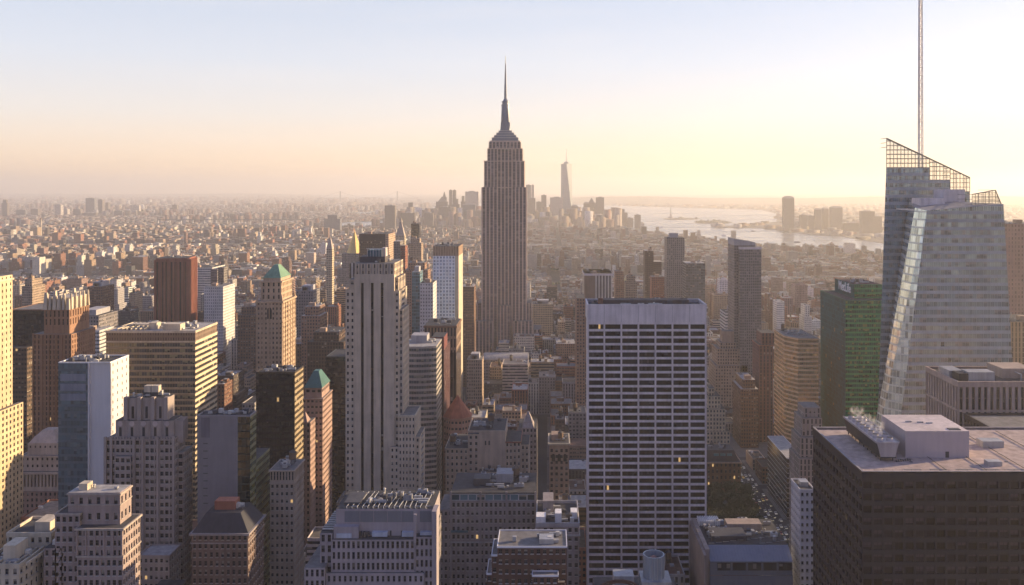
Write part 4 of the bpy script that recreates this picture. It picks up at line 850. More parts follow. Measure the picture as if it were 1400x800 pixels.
b.gbox(X(413), X(441), Y, Y + 26, 0, Zp(545), PK, ROOF, PANE, F_TAN, sides='fr', bay=2.8, fl=3.8, win=(.2, .8, .3, .72)); b.gbox(X(416), X(439), Y + 2, Y + 22, Zp(545), Zp(531), PK, ROOF, PANE, F_TAN, sides='fr', bay=3.4, fl=4.6, win=(.2, .8, .3, .72))
b['copper_roof'].pyr(X(415), X(440), Y + 1, Y + 23, Zp(531), Zp(511), M_plain('teal_copper', (.055, .14, .13), .6), .3); b.cornice(X(413), X(441), Y, Y + 26, Zp(545), PK, .7, .4)
b.gbox(X(414), X(432), Y - 14, Y - .5, 0, Zp(570), PK, ROOF, PANE, F_RED, sides='fr', bay=2.8, fl=3.8); b['dormer'].pyr(X(418), X(428), Y - 14, Y - 6, Zp(570), Zp(558), PK, .05)
b = Bld('office_tower', 'plain black slab between the teal pyramid roof and the striped limestone tower', 'skyscraper')
Y = 640; X = lambda p: PX(p, Y); Zp = lambda p: PZ(p, Y)
b.sbox(X(446), X(474), Y, Y + 30, 0, Zp(488), F_DARK, ROOFD, 2, 3.8); b.parapet(X(446), X(474), Y, Y + 30, Zp(488), BLK, h=.4)

# --- grey slab with green-gold glass side, and low block with hipped roof
b = Bld('office_tower', 'grey blank-walled office slab with green and gold glass on one side', 'skyscraper')
Y = 430; X = lambda p: PX(p, Y); Zp = lambda p: PZ(p, Y); z = Zp(569); GB = M_plain('grey_corrugated', (.22, .21, .225), .7, .1)
b.reg(X(270), X(342), Y, Y + 24, 0, z); m = b['wall']
m.wall((X(270), Y), (X(325), Y), 0, z, GB); m.wall((X(270), Y + 9), (X(270), Y), 0, z, GB)
xg = X(342)
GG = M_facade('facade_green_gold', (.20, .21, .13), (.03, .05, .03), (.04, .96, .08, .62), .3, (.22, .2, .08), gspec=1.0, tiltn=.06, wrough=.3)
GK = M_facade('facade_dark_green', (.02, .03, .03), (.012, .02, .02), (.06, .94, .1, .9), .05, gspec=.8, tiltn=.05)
m.wall((X(325), Y), (xg, Y), 0, z, GK, 2.2, 3.7); m.wall((xg, Y), (xg, Y + 9), 0, z, GG, 2.2, 3.7); m.wall((xg, Y + 9), (X(270), Y + 9), 0, z, GB)
b['roof'].box(X(270), xg, Y, Y + 9, z - .01, z, ROOFD, faces='t'); b.parapet(X(270), xg, Y, Y + 9, z, GB, h=.5)
zw = PZ(614, 458); m = b['wing']; m.wall((xg, Y + 9), (xg, Y + 30), 0, zw, GG, 2.2, 3.7); m.wall((xg, Y + 30), (X(270), Y + 30), 0, zw, GB); m.wall((X(270), Y + 30), (X(270), Y + 9), 0, zw, GB); m.poly([(X(270), Y + 9, zw), (xg, Y + 9, zw), (xg, Y + 30, zw), (X(270), Y + 30, zw)], ROOFD)
mb = b['panel']; mb.box(X(275), X(287), Y - .15, Y, Zp(598), Zp(571), M_plain('panel_dark', (.14, .13, .15)), faces='flrtu')
for k in range(9): b.kid('vent_slot').box(X(278), X(284), Y - .1, Y, Zp(607 + k * 10.2), Zp(606 + k * 10.2), STEEL, faces='flrtu')
for k in range(40): b['corrugation'].box(X(271 + k * 1.34), X(271.25 + k * 1.34), Y - .07, Y, 0, z - .5, GB, faces='flr')
b.clutter(X(272), X(340), Y + .5, Y + 8.5, z, 18, 17, 2.4)
b = Bld('office_block', 'low stone building with dark hipped roof and small red penthouse', 'building')
Y = 395; X = lambda p: PX(p, Y); Zp = lambda p: PZ(p, Y)
b.gbox(X(262), X(339), Y, Y + 22, 0, Zp(729), M_plain('dull_brown_stone', (.17, .12, .105)), ROOFD, PANE, F_BRN, sides='fr', bay=2.5, fl=3.9, win=(.26, .74, .2, .78), depth=.5); b.cornice(X(262), X(339), Y, Y + 22, Zp(729), LIMEG, .9, .9)
b.cornice(X(262), X(339), Y, Y + 22, Zp(742), LIMEG, .5, .4)
b['hipped_roof'].pyr(X(262), X(339), Y + .3, Y + 21.7, Zp(729), Zp(706), M_plain('slate', (.045, .045, .055), .6), .62); b.unit(X(284), X(313), Y + 8, Y + 14, Zp(708), Zp(694), RED, 'penthouse', M_plain('red_roof', (.4, .16, .1)))
b.clutter(X(275), X(328), Y + 7, Y + 16, Zp(706), 9, 27, 2.4)

# --- deco tower with scalloped crown
b = Bld('deco_tower', 'grey stepped stone tower with scalloped crown in front of the big banded office block', 'skyscraper')
Y = 425; X = lambda p: PX(p, Y); Zp = lambda p: PZ(p, Y); DS = M_plain('deco_stone', (.31, .26, .235), .85, .18); DW_ = dict(bay=2.35, fl=3.75, win=(.16, .84, .2, .76), depth=.5)
x0, x1 = X(144), X(238)
b.gbox(x0, x1, Y, Y + 13, 0, Zp(600), DS, ROOF, PANE, F_GREY, sides='fr', **DW_)
b.gbox(X(160), X(182), Y - 2.5, Y - .1, 0, Zp(622), DS, ROOF, PANE, F_GREY, sides='f', **{**DW_, 'nb': 3})
b.gbox(X(238), X(246), Y + 4, Y + 15, 0, Zp(622), DS, ROOF, PANE, F_GREY, sides='fr', **DW_)
for xx in (144, 152, 183, 195, 215.5, 237): b['pier'].box(X(xx) - .45, X(xx) + .75, Y - .8, Y, 0, Zp(597), DS)
for k in range(24): b['crenel'].box(x0 + 1.4 * k, x0 + 1.4 * k + .75, Y - .2, Y + .4, Zp(600), Zp(597.5), DS)
def scallop(xa, xb, y0, y1, z0, z1, n, part, disc=False):
    """storey of half-round bays with slim windows between"""
    cw = (xb - xa) / n; mb = b[part]
    for i in range(n):
        cx_ = xa + (i + .5) * cw; k = 8
        pts = [(cx_ - cw / 2 + cw * j / k, y0 + .9 - 1.1 * math.sin(math.pi * j / k)) for j in range(k + 1)]
        for p, q_ in zip(pts, pts[1:]): mb.wall(p, q_, z0, z1, DS)
        mb.poly([(p[0], p[1], z1) for p in pts] + [(xb if i == n - 1 else cx_ + cw / 2, y1, z1), (cx_ - cw / 2, y1, z1)], ROOFD)
        w_ = b.kid('window'); w_.box(cx_ - .55, cx_ + .55, y0 - .3, y0 + .1, z0 + .8, z0 + (z1 - z0) * .62, PANEB, faces='ftlr')
        if disc: d = b.kid('medallion'); d.poly([(cx_ + 1.25 * math.cos(2 * math.pi * j / 16), y0 - .36, z1 - 1.3 + 1.25 * math.sin(2 * math.pi * j / 16)) for j in range(16)][::-1], M_plain('medallion_stone', (.44, .36, .34))); d.frust(0, 0, 0, 0, 0, 0, DS, 3) if 0 else None
    mb.wall((xb, y0 + .9), (xb, y1), z0, z1, DS); mb.wall((xb, y1), (xa, y1), z0, z1, DS); mb.wall((xa, y1), (xa, y0 + .9), z0, z1, DS)
scallop(X(154), X(234), Y + 2, Y + 12.6, Zp(600), Zp(577), 5, 'middle_tier', True)
scallop(X(167), X(224), Y + 4, Y + 12, Zp(577), Zp(547), 3, 'crown')
for k in range(4): b['crown_buttress'].box(X(167 + k * 18.6) - .9, X(167 + k * 18.6) + .9, Y + 3.2, Y + 5.4, Zp(577), Zp(545.5), DS)
mb = b['side_fins']
for k in range(4): mb.box(X(234), X(246) - k * .3, Y + 4 + k * 2.4, Y + 4.5 + k * 2.4, Zp(608), Zp(578), DS)
mb = b.kid('water_tank'); mb.box(X(188), X(197), Y + 7, Y + 10, Zp(541), Zp(532), CREAM); mb.box(X(198), X(208), Y + 7, Y + 10, Zp(541), Zp(532), CREAM); mb.box(X(189), X(207), Y + 7.5, Y + 9.5, Zp(547), Zp(541), STEEL)
b.clutter(X(169), X(222), Y + 5, Y + 11.5, Zp(547), 9, 3, 2)
b.gbox(X(210), X(251), Y - 16, Y - 3, 0, Zp(742), DS, ROOFL, PANE, F_GREY, sides='fr', bay=2.5, fl=3.9, win=(.25, .75, .25, .72)); b.parapet(X(210), X(251), Y - 16, Y - 3, Zp(742), DS, h=.6)
b.gbox(X(150), X(240), Y - 30, Y - 17, 0, Zp(781), DS, ROOFL, PANE, F_GREY, sides='fr', bay=2.5, fl=3.9); b.gbox(X(242), X(276), Y - 30, Y - 17, 0, Zp(771), DS, ROOFD, PANE, F_GREY, sides='fr', bay=2.5, fl=3.9)
b['dark_gable'].pyr(X(196), X(222), Y - 28, Y - 19, Zp(781), Zp(771), M_plain('slate', (.045, .045, .055), .6), .3)

# --- big banded office block
b = Bld('office_tower', 'wide banded office tower with cream and glass stripes and a cluttered flat roof', 'skyscraper')
Y = 590; X = lambda p: PX(p, Y); Zp = lambda p: PZ(p, Y); z = Zp(453)
b.reg(X(145), X(267), Y, Y + 39, 0, z)
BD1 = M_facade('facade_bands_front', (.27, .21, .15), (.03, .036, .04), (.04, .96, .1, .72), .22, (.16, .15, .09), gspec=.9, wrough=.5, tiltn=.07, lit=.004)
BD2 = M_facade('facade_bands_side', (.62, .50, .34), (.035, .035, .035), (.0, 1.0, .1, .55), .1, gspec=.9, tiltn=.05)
m = b['wall']; zc = Zp(467)
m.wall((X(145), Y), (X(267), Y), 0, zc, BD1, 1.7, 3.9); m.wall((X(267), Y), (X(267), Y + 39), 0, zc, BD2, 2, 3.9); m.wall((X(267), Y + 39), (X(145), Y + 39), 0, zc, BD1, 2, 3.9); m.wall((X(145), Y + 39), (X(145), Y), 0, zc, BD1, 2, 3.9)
b['attic'].box(X(145), X(267), Y, Y + 39, zc, z, M_facade('facade_attic', (.20, .145, .11), (.08, .06, .05), (.3, .7, .2, .75), 0), ROOFL, bay=1.7, fl=3.4)
for zz in (zc, z - .6): b['belt'].box(X(145) - .3, X(267) + .3, Y - .3, Y + 39.3, zz - .5, zz + .4, CREAM, faces='flrbu')
for k in range(int(zc / 3.9)): b['spandrel'].box(X(145) - .12, X(267) + .25, Y - .25, Y + 39, zc - 3.9 * k - 3.9, zc - 3.9 * k - 3.5, M_plain('band_cream', (.36, .29, .21)), faces='frtu')
b.parapet(X(145), X(267), Y, Y + 39, z, CREAM, h=.4); b.unit(X(196), X(207), Y + 8, Y + 14, z, z + 4.5, CREAM); b.unit(X(219), X(243), Y + 4, Y + 12, z, z + 4.2, CREAM); b.unit(X(160), X(190), Y + 16, Y + 24, z, z + 2.2, CREAM)
for k in range(7): b['fin_screen'].box(X(158) + k * 3, X(158) + k * 3 + .4, Y + 2, Y + 30, z, z + 1.6, CREAM)
b.clutter(X(150), X(262), Y + 3, Y + 36, z, 26, 37, 6)
# --- glass and white concrete slab
b = Bld('office_tower', 'white concrete and teal glass tower with bright white windowed side', 'skyscraper')
Y = 480; X = lambda p: PX(p, Y); Zp = lambda p: PZ(p, Y); z = Zp(496); WC = M_plain('white_concrete', (.62, .59, .57), .7, .06)
TG = M_facade('facade_teal_glass', (.10, .13, .145), (.10, .15, .17), (.04, .96, .15, .8), .15, (.12, .15, .16), gspec=.9, wrough=.4, grough=.1, tiltn=.03, gmetal=.4)
x0, xm, x1 = X(79), X(121), X(150)
b.reg(x0, x1, Y, Y + 22, 0, z); m = b['glass_front']; m.wall((x0, Y + .5), (xm, Y + .5), 0, z, TG, 1.6, 3.9); m.wall((x0, Y + 22), (x0, Y + .5), 0, z, TG, 1.6, 3.9)
for k in range(3): b['light_panel'].box(X(82), X(117), Y + .3, Y + .5, Zp(548 - k * 13.5), Zp(538.5 - k * 13.5), M_plain('panel_bluegrey', (.20, .22, .26), .5), faces='flrtu')
m = b['core_wall']; m.box(xm, x1, Y + 1.2, Y + 22, 0, z, WC, faces='fl'); b['corner_edge'].box(xm - .35, xm + .25, Y - .1, Y + 1.2, 0, z, WC)
b.grid((x1, Y + 1.2), (x1, Y + 22), 0, z, WC, PANEB, bay=5, fl=4.1, win=(.38, .55, .3, .75), depth=.4); b['core_wall'].wall((x1, Y + 22), (x0, Y + 22), 0, z, WC)
b['roof'].box(x0, x1, Y + 1.2, Y + 22, z - .9, z - .8, ROOFD, faces='t'); b.parapet(x0, x1, Y + .5, Y + 22, z, WHITE, h=.25, t=.7, out=.05)
b.clutter(x0 + 2, xm + 4, Y + 3, Y + 20, z - .8, 24, 14, 3.5)

# --- far-left gold tower and its neighbours
b = Bld('office_tower', 'tall cream tower cut by the frame edge, glowing gold with brown window columns', 'skyscraper')
FG = M_facade('facade_gold_masonry', (.56, .43, .27), (.05, .03, .02), (.36, .64, .25, .72), .1)
xr = -331.0
b.gbox(-365, xr, 470, 542, 0, 207, M_plain('gold_masonry', (.54, .42, .27)), ROOF, PANEB, FG, sides='fr', bay=4.1, fl=3.7, win=(.36, .62, .25, .75), depth=.5); b.cornice(-365, xr, 470, 542, 205, CREAM, 1.2, .7)
b.gbox(xr, xr + 3, 500, 548, 0, PZ(551, 545), M_plain('gold_masonry', (.54, .42, .27)), ROOF, PANEB, FG, sides='fr', bay=3.6, fl=3.7)
b.kid('balcony').box(xr, xr + .9, 516, 526, 188, 189, BRONZE)
b = Bld('office_tower', 'dark glass block between the gold cream tower and the brown gothic tower', 'skyscraper')
b.sbox(PX(14, 700), PX(60, 700), 700, 738, 0, PZ(424, 700), F_DARK, ROOF, 2, 3.9); b.parapet(PX(14, 700), PX(60, 700), 700, 738, PZ(424, 700), BRN, h=.5)
b.sbox(PX(14, 699), PX(46, 699), 690, 699.8, 0, PZ(474, 695), M_facade('facade_brown_lit', (.13, .09, .07), (.03, .03, .03), (.15, .85, .3, .8), .3, lit=.02), ROOFD, 2.4, 3.7)
b = Bld('gothic_tower', 'brown gothic tower with a jagged crown of cream buttresses', 'skyscraper')
Y = 650; X = lambda p: PX(p, Y); Zp = lambda p: PZ(p, Y); CH = M_plain('gothic_brown', (.27, .155, .10)); CHF = M_facade('facade_gothic_brown', (.25, .15, .10), win=(.3, .7, .0, .8), blinds=.1)
b.gbox(X(45), X(98), Y, Y + 34, 0, Zp(457), CH, ROOF, PANEB, CHF, sides='fr', bay=3, fl=3.8, win=(.32, .68, .15, .8), depth=.6)
b.gbox(X(58), X(93), Y + 2, Y + 30, Zp(457), Zp(424), CH, ROOF, PANEB, CHF, sides='fr', bay=3.4, fl=6, win=(.32, .68, .1, .85), depth=.7)
b.unit(X(62), X(92), Y + 5, Y + 28, Zp(424), Zp(408), CREAM, 'crown_core')
for i in range(6):
    for j in range(2):
        xx = X(60) + i * (X(91) - X(60)) / 5; yy = Y + 3 + j * 26; hw_ = (1.5, .9, 1.3)[i % 3]; b.kid('crown_buttress').pyr(xx - hw_, xx + hw_, yy - 1.8, yy + 1.8, Zp(424), Zp((401, 407, 398, 405, 402, 409)[i] + 2 * j), CREAM, .55)
for j in range(5): b.kid('crown_buttress').pyr(X(92.5) - .6, X(92.5) + 1.4, Y + 4 + j * 6 - .7, Y + 4 + j * 6 + .7, Zp(424), Zp(402), CREAM, .5)
for k, xx in enumerate((45.5, 58, 67, 76, 85, 97.5)): b['pier'].box(X(xx) - .4, X(xx) + .4, Y - .7, Y, 0, Zp(456 if k in (0, 5) else 458), CH)
b = Bld('domed_tower', 'stepped cream building with columned storey and squat domed roof by the gold tower', 'building')
Y = 590; X = lambda p: PX(p, Y); Zp = lambda p: PZ(p, Y); OC = M_plain('ornate_cream', (.46, .38, .33))
b.gbox(X(16), X(78), Y, Y + 28, 0, Zp(672), PK, ROOF, PANE, F_BRN, sides='fr', bay=3, fl=3.9)
b.gbox(X(16), X(78), Y + .8, Y + 27, Zp(672), Zp(646), OC, ROOF, PANEB, F_CREAM, sides='fr', bay=2.35, fl=11, win=(.28, .72, .08, .86), depth=1.2)
b.gbox(X(24), X(78), Y + 3, Y + 26, Zp(646), Zp(625), OC, ROOF, PANEB, F_CREAM, sides='fr', bay=3.2, fl=4.6, win=(.3, .7, .3, .7)); b.gbox(X(32), X(73), Y + 5, Y + 24, Zp(625), Zp(609), OC, ROOF, PANEB, F_CREAM, sides='f', bay=3.4, fl=5, win=(.33, .67, .35, .65))
b['dome'].pyr(X(33), X(72), Y + 5, Y + 24, Zp(609), Zp(601), OC, .72); b['dome'].pyr(X(39), X(67), Y + 8, Y + 21, Zp(601), Zp(594), OC, .55)
b.cornice(X(16), X(78), Y, Y + 28, Zp(646), OC, 1.2, .8); b.cornice(X(24), X(78), Y + 3, Y + 26, Zp(625), OC, 1, .6)

# --- foreground stone tower, bottom left
b = Bld('office_block', 'brownish stone building with stepped top and tall windows in the lower left', 'building')
Y = 330; X = lambda p: PX(p, Y); Zp = lambda p: PZ(p, Y); BS = M_plain('brown_stone', (.30, .235, .215), .85, .2); BW = dict(bay=2.15, fl=3.75, win=(.2, .8, .2, .78), depth=.5)
b.gbox(X(105), X(168), Y, Y + 14, 0, Zp(722), BS, ROOFD, PANE, F_TAN, sides='fr', **BW); b.gbox(X(71), X(105), Y + 2, Y + 14, 0, Zp(706), BS, ROOFD, PANE, F_TAN, sides='fl', **BW)
b.gbox(X(86), X(158), Y + 3.5, Y + 12.5, Zp(722), Zp(678), BS, ROOFL, PANE, F_TAN, sides='fr', bay=3.2, fl=5.9, win=(.3, .7, .25, .7), depth=.4)
b['mast_box'].box(X(96), X(108), Y + 6, Y + 10, Zp(678), Zp(669), CREAM); b.cornice(X(105), X(168), Y, Y + 14, Zp(722), LIME, .8, .6); b.cornice(X(86), X(158), Y + 3.5, Y + 12.5, Zp(679), LIME, .6, .4); b.cornice(X(86), X(158), Y + 3.5, Y + 12.5, Zp(694), LIME, .4, .3)
b.cornice(X(105), X(168), Y, Y + 14, Zp(760), LIME, .6, .35); b.parapet(X(71), X(105), Y + 2, Y + 14, Zp(706), LIME, h=.4)
for k in range(6): b['pier'].box(X(105 + k * 12.3) - .3, X(105 + k * 12.3) + .4, Y - .35, Y, Zp(759), Zp(725), BS)
b.clutter(X(88), X(156), Y + 4, Y + 12, Zp(678), 5, 3, 2); b.clutter(X(160), X(167), Y + 1, Y + 13, Zp(722), 3, 3, 1.8)
b = Bld('office_block', 'sunlit cream rooftops with stacked parapets in the bottom corner', 'building')
Y = 322; X = lambda p: PX(p, Y); Zp = lambda p: PZ(p, Y)
b.gbox(X(-30), X(26), Y, Y + 16, 0, Zp(775), CREAM, ROOFD, PANE, F_CREAM, sides='fr', bay=3, fl=3.8); b.gbox(X(-30), X(34), Y + 17, Y + 34, 0, Zp(757), CREAM, ROOFD, PANE, F_CREAM, sides='fr', bay=3, fl=3.8)
b.unit(X(-5), X(12), Y + 4, Y + 12, Zp(775), Zp(752), CREAM); b.unit(X(4), X(26), Y + 20, Y + 28, Zp(757), Zp(742), CREAM); b.parapet(X(-30), X(26), Y, Y + 16, Zp(775), CREAM); b.parapet(X(-30), X(34), Y + 17, Y + 34, Zp(757), CREAM)
for k in range(6): b['roof_fins'].box(X(-8) + k * 2.2, X(-8) + k * 2.2 + .5, Y + 1, Y + 15, Zp(775), Zp(771), CREAM)
b.clutter(X(-28), X(24), Y + 1, Y + 15, Zp(775), 12, 3, 3)
b = Bld('office_block', 'small brown building with rooftop machinery beside the brownish stone building', 'building')
b.gbox(X(38), X(66), Y + 10, Y + 30, 0, Zp(765), BS, ROOFD, PANE, F_BRN, sides='fr', bay=2.6, fl=3.8); b.clutter(X(40), X(65), Y + 11, Y + 29, Zp(765), 12, 5, 3)
b.unit(X(44), X(60), Y + 16, Y + 24, Zp(765), Zp(757), TANB)

# --- the spired skyscraper
b = Bld('art_deco_skyscraper', 'tallest stone skyscraper with stepped crown and needle spire', 'skyscraper')
Y = 1250; X = lambda p: PX(p, Y); Zp = lambda p: PZ(p, Y); ES = (.54, .42, .34); ESM = M_plain('esb_stone', (.60, .47, .38), .8, .1)
EF = M_facade('facade_deco', ES, (.035, .032, .036), (.24, .76, .0, 1.0), .12, (.10, .08, .07), spandrel=(.17, .14, .13), belt=0, gspec=.5)
t = EF
EF = M_facade('facade_deco2', ES, (.014, .016, .026), (.22, .78, .25, .95), .22, (.30, .25, .2), spandrel=(.22, .175, .16), gspec=.3, split=.07)
mb = b['shaft']; D = 55
def tier(x0, x1, dy0, dy1, zb, zt_, nb=None, roof=ROOF):
    b.reg(X(x0), X(x1), Y + dy0, Y + dy1, zb, zt_)
    mb.box(X(x0), X(x1), Y + dy0, Y + dy1, zb, zt_, EF, roof, bay=5.2, fl=3.9)
tier(659, 680, 0, 48, 0, Zp(256)); tier(700, 719.5, 0, 48, 0, Zp(256)); tier(680, 700, 2.2, 46, 0, Zp(197))
tier(661.7, 680, 1, 47, Zp(256), Zp(220)); tier(700, 717, 1, 47, Zp(256), Zp(220))
tier(666, 680, 2.5, 45, Zp(220), Zp(203)); tier(700, 714.5, 2.5, 45, Zp(220), Zp(203)); tier(668, 712, 1.8, 44, Zp(203), Zp(194))
mb = b['lower_wing']
tier(652, 659, 4, 52, 0, Zp(415)); tier(719.5, 727, 4, 52, 0, Zp(415)); tier(651, 674, -8, 0, 0, Zp(438)); tier(703, 728, -8, 0, 0, Zp(438)); tier(680, 698, -6, 2.2, 0, Zp(417))
tier(637, 651, -6, 40, 0, Zp(455)); tier(729, 740, -6, 40, 0, Zp(450)); tier(651, 728, -10, -8, 0, Zp(497))
for k in range(9):
    for s0, s1, zt_, yy in ((659, 680, 256, 0), (700, 719.5, 256, 0)):
        if k < 5: xx = X(s0) + (X(s1) - X(s0)) * k / 4; b['pier'].box(xx - .8, xx + .8, Y - .8, Y, 0, Zp(zt_), ESM)
for xx in (680, 700): b['pier'].box(X(xx) - .5, X(xx) + .5, Y - .6, Y + 1, 0, Zp(200), ESM)
for k in range(5): xx = X(680) + (X(700) - X(680)) * k / 4; b['centre_pier'].box(xx - .55, xx + .55, Y + 1.5, Y + 2.2, 0, Zp(206), ESM)
for s0, s1 in ((651, 674), (703, 728)):
    for k in range(6): xx = X(s0) + (X(s1) - X(s0)) * k / 5; b['wing_pier'].box(xx - .8, xx + .8, Y - 8.8, Y - 8, 0, Zp(438), ESM)
for xx in (685, 690, 695): b.kid('finial').pyr(X(xx) - 1.2, X(xx) + 1.2, Y + .6, Y + 1.8, Zp(206), Zp(199.5), CREAM)
for z_ in (256, 220, 203): b['belt'].box(X(667 if z_ == 203 else 661), X(713 if z_ == 203 else 717.6), Y + .8, Y + 1.2, Zp(z_) - 1, Zp(z_) + .3, ESM)
cx_, cy_ = X(690), Y + 24; SM = M_plain('mast_steel', (.20, .22, .25), .45, .1, metal=.4)
mb = b['observation_deck']; mb.box(X(669), X(711), Y + 4, Y + 42, Zp(194), Zp(192), ESM, faces='flrbtu'); mb.box(X(672), X(708), Y + 6, Y + 40, Zp(192), Zp(188), SM); mb.box(X(675), X(705), Y + 9, Y + 37, Zp(188), Zp(184.5), SM); mb.box(X(678), X(702), Y + 12, Y + 34, Zp(184.5), Zp(181), SM); mb.box(X(681), X(699), Y + 14, Y + 32, Zp(181), Zp(178), SM)
for a_, c_, d0_, d1_, zz_ in ((672, 708, 6, 40, 188), (675, 705, 9, 37, 184.5), (678, 702, 12, 34, 181), (681, 699, 14, 32, 178)): b.parapet(X(a_), X(c_), Y + d0_, Y + d1_, Zp(zz_), M_plain('rail_pale', (.55, .53, .5), .5), h=.5, t=.7, out=.5, part='deck_rail')
mb = b['mast']; mb.frust(cx_, cy_, Zp(178), Zp(143), 7.2, 5.6, SM, 16); 
for a in range(4):
    dx, dy = math.cos(R(45 + 90 * a)), math.sin(R(45 + 90 * a)); mb.box(cx_ + dx * 6.5 - 2, cx_ + dx * 6.5 + 2, cy_ + dy * 6.5 - 2, cy_ + dy * 6.5 + 2, Zp(178), Zp(166), SM)
    q_ = b.kid('mast_wing'); ex, ey = -dy * .9, dx * .9
    P0 = [(cx_ + dx * 5, cy_ + dy * 5), (cx_ + dx * 9.5, cy_ + dy * 9.5)]
    q_.poly([(P0[0][0] + ex, P0[0][1] + ey, Zp(178)), (P0[1][0] + ex, P0[1][1] + ey, Zp(178)), (P0[0][0] + dx + ex, P0[0][1] + dy + ey, Zp(146)), (P0[0][0] + ex, P0[0][1] + ey, Zp(146))], SM); q_.poly([(P0[0][0] - ex, P0[0][1] - ey, Zp(146)), (P0[0][0] + dx - ex, P0[0][1] + dy - ey, Zp(146)), (P0[1][0] - ex, P0[1][1] - ey, Zp(178)), (P0[0][0] - ex, P0[0][1] - ey, Zp(178))], SM)
    q_.poly([(P0[1][0] - ex, P0[1][1] - ey, Zp(178)), (P0[1][0] + ex, P0[1][1] + ey, Zp(178)), (P0[0][0] + dx + ex, P0[0][1] + dy + ey, Zp(146)), (P0[0][0] + dx - ex, P0[0][1] + dy - ey, Zp(146))], SM)
mb = b['dome']; mb.frust(cx_, cy_, Zp(143), Zp(141), 6.2, 6.2, SM, 16); mb.frust(cx_, cy_, Zp(141), Zp(138), 4.8, 4.8, SM, 16); mb.frust(cx_, cy_, Zp(138), Zp(136.5), 5.6, 5.6, SM, 16); mb.frust(cx_, cy_, Zp(136.5), Zp(132), 4.4, 1.8, SM, 16)
mb = b['antenna']; mb.frust(cx_, cy_, Zp(132), Zp(113), 2.1, 1.8, SM, 8); mb.frust(cx_, cy_, Zp(113), Zp(96), 1.6, 1.2, SM, 8); mb.frust(cx_, cy_, Zp(96), Zp(84), 1.0, .8, SM, 8); mb.frust(cx_, cy_, Zp(84), Zp(73), .55, .4, SM, 6)
for k in range(9): mb.box(cx_ - 1.6 + .08 * k, cx_ + 1.6 - .08 * k, cy_ - .4, cy_ + .4, Zp(130 - k * 4.5) - .5, Zp(130 - k * 4.5) + .5, SM, faces='flrbtu')

# --- second row: simpler towers  (name, label, Y, x0, x1, ytop, depth, facade, bay, fl)
F_STR = M_facade('facade_blue_white', (.72, .74, .78), (.20, .24, .32), (.22, .78, .25, .85), .3, (.45, .45, .5), gspec=.9, wrough=.5)
F_WGR = M_facade('facade_white_grid', (.55, .52, .5), win=(.3, .7, .3, .7)); F_VST = M_facade('facade_white_stripes', (.5, .48, .46), (.03, .03, .04), (.0, .55, .0, 1.0), 0)
F_WBAND = M_facade('facade_white_bands', (.55, .53, .5), (.06, .07, .08), (.03, .97, .1, .5), .2); F_RIB = M_facade('facade_ribbed_brown', (.24, .09, .055), (.03, .02, .02), (.3, .8, 0, 1), 0)
F_GLS = M_facade('facade_pale_glass', (.12, .13, .14), (.07, .075, .08), (.06, .94, .15, .95), .15, gspec=1.0, wrough=.3, tiltn=.05); F_TEAL = M_facade('facade_teal2', (.12, .22, .25), (.06, .12, .14), (.06, .94, .1, .85), .1, gspec=.9)
F_DBR = M_facade('facade_deep_brown', (.10, .065, .055), (.02, .02, .022), (.2, .8, .2, .85), .1); F_BRK = M_facade('facade_warm_brick', (.30, .18, .13)); F_GAP = M_facade('facade_grey_apartment', (.22, .20, .19), (.04, .04, .045), (.12, .62, .25, .85), .3)
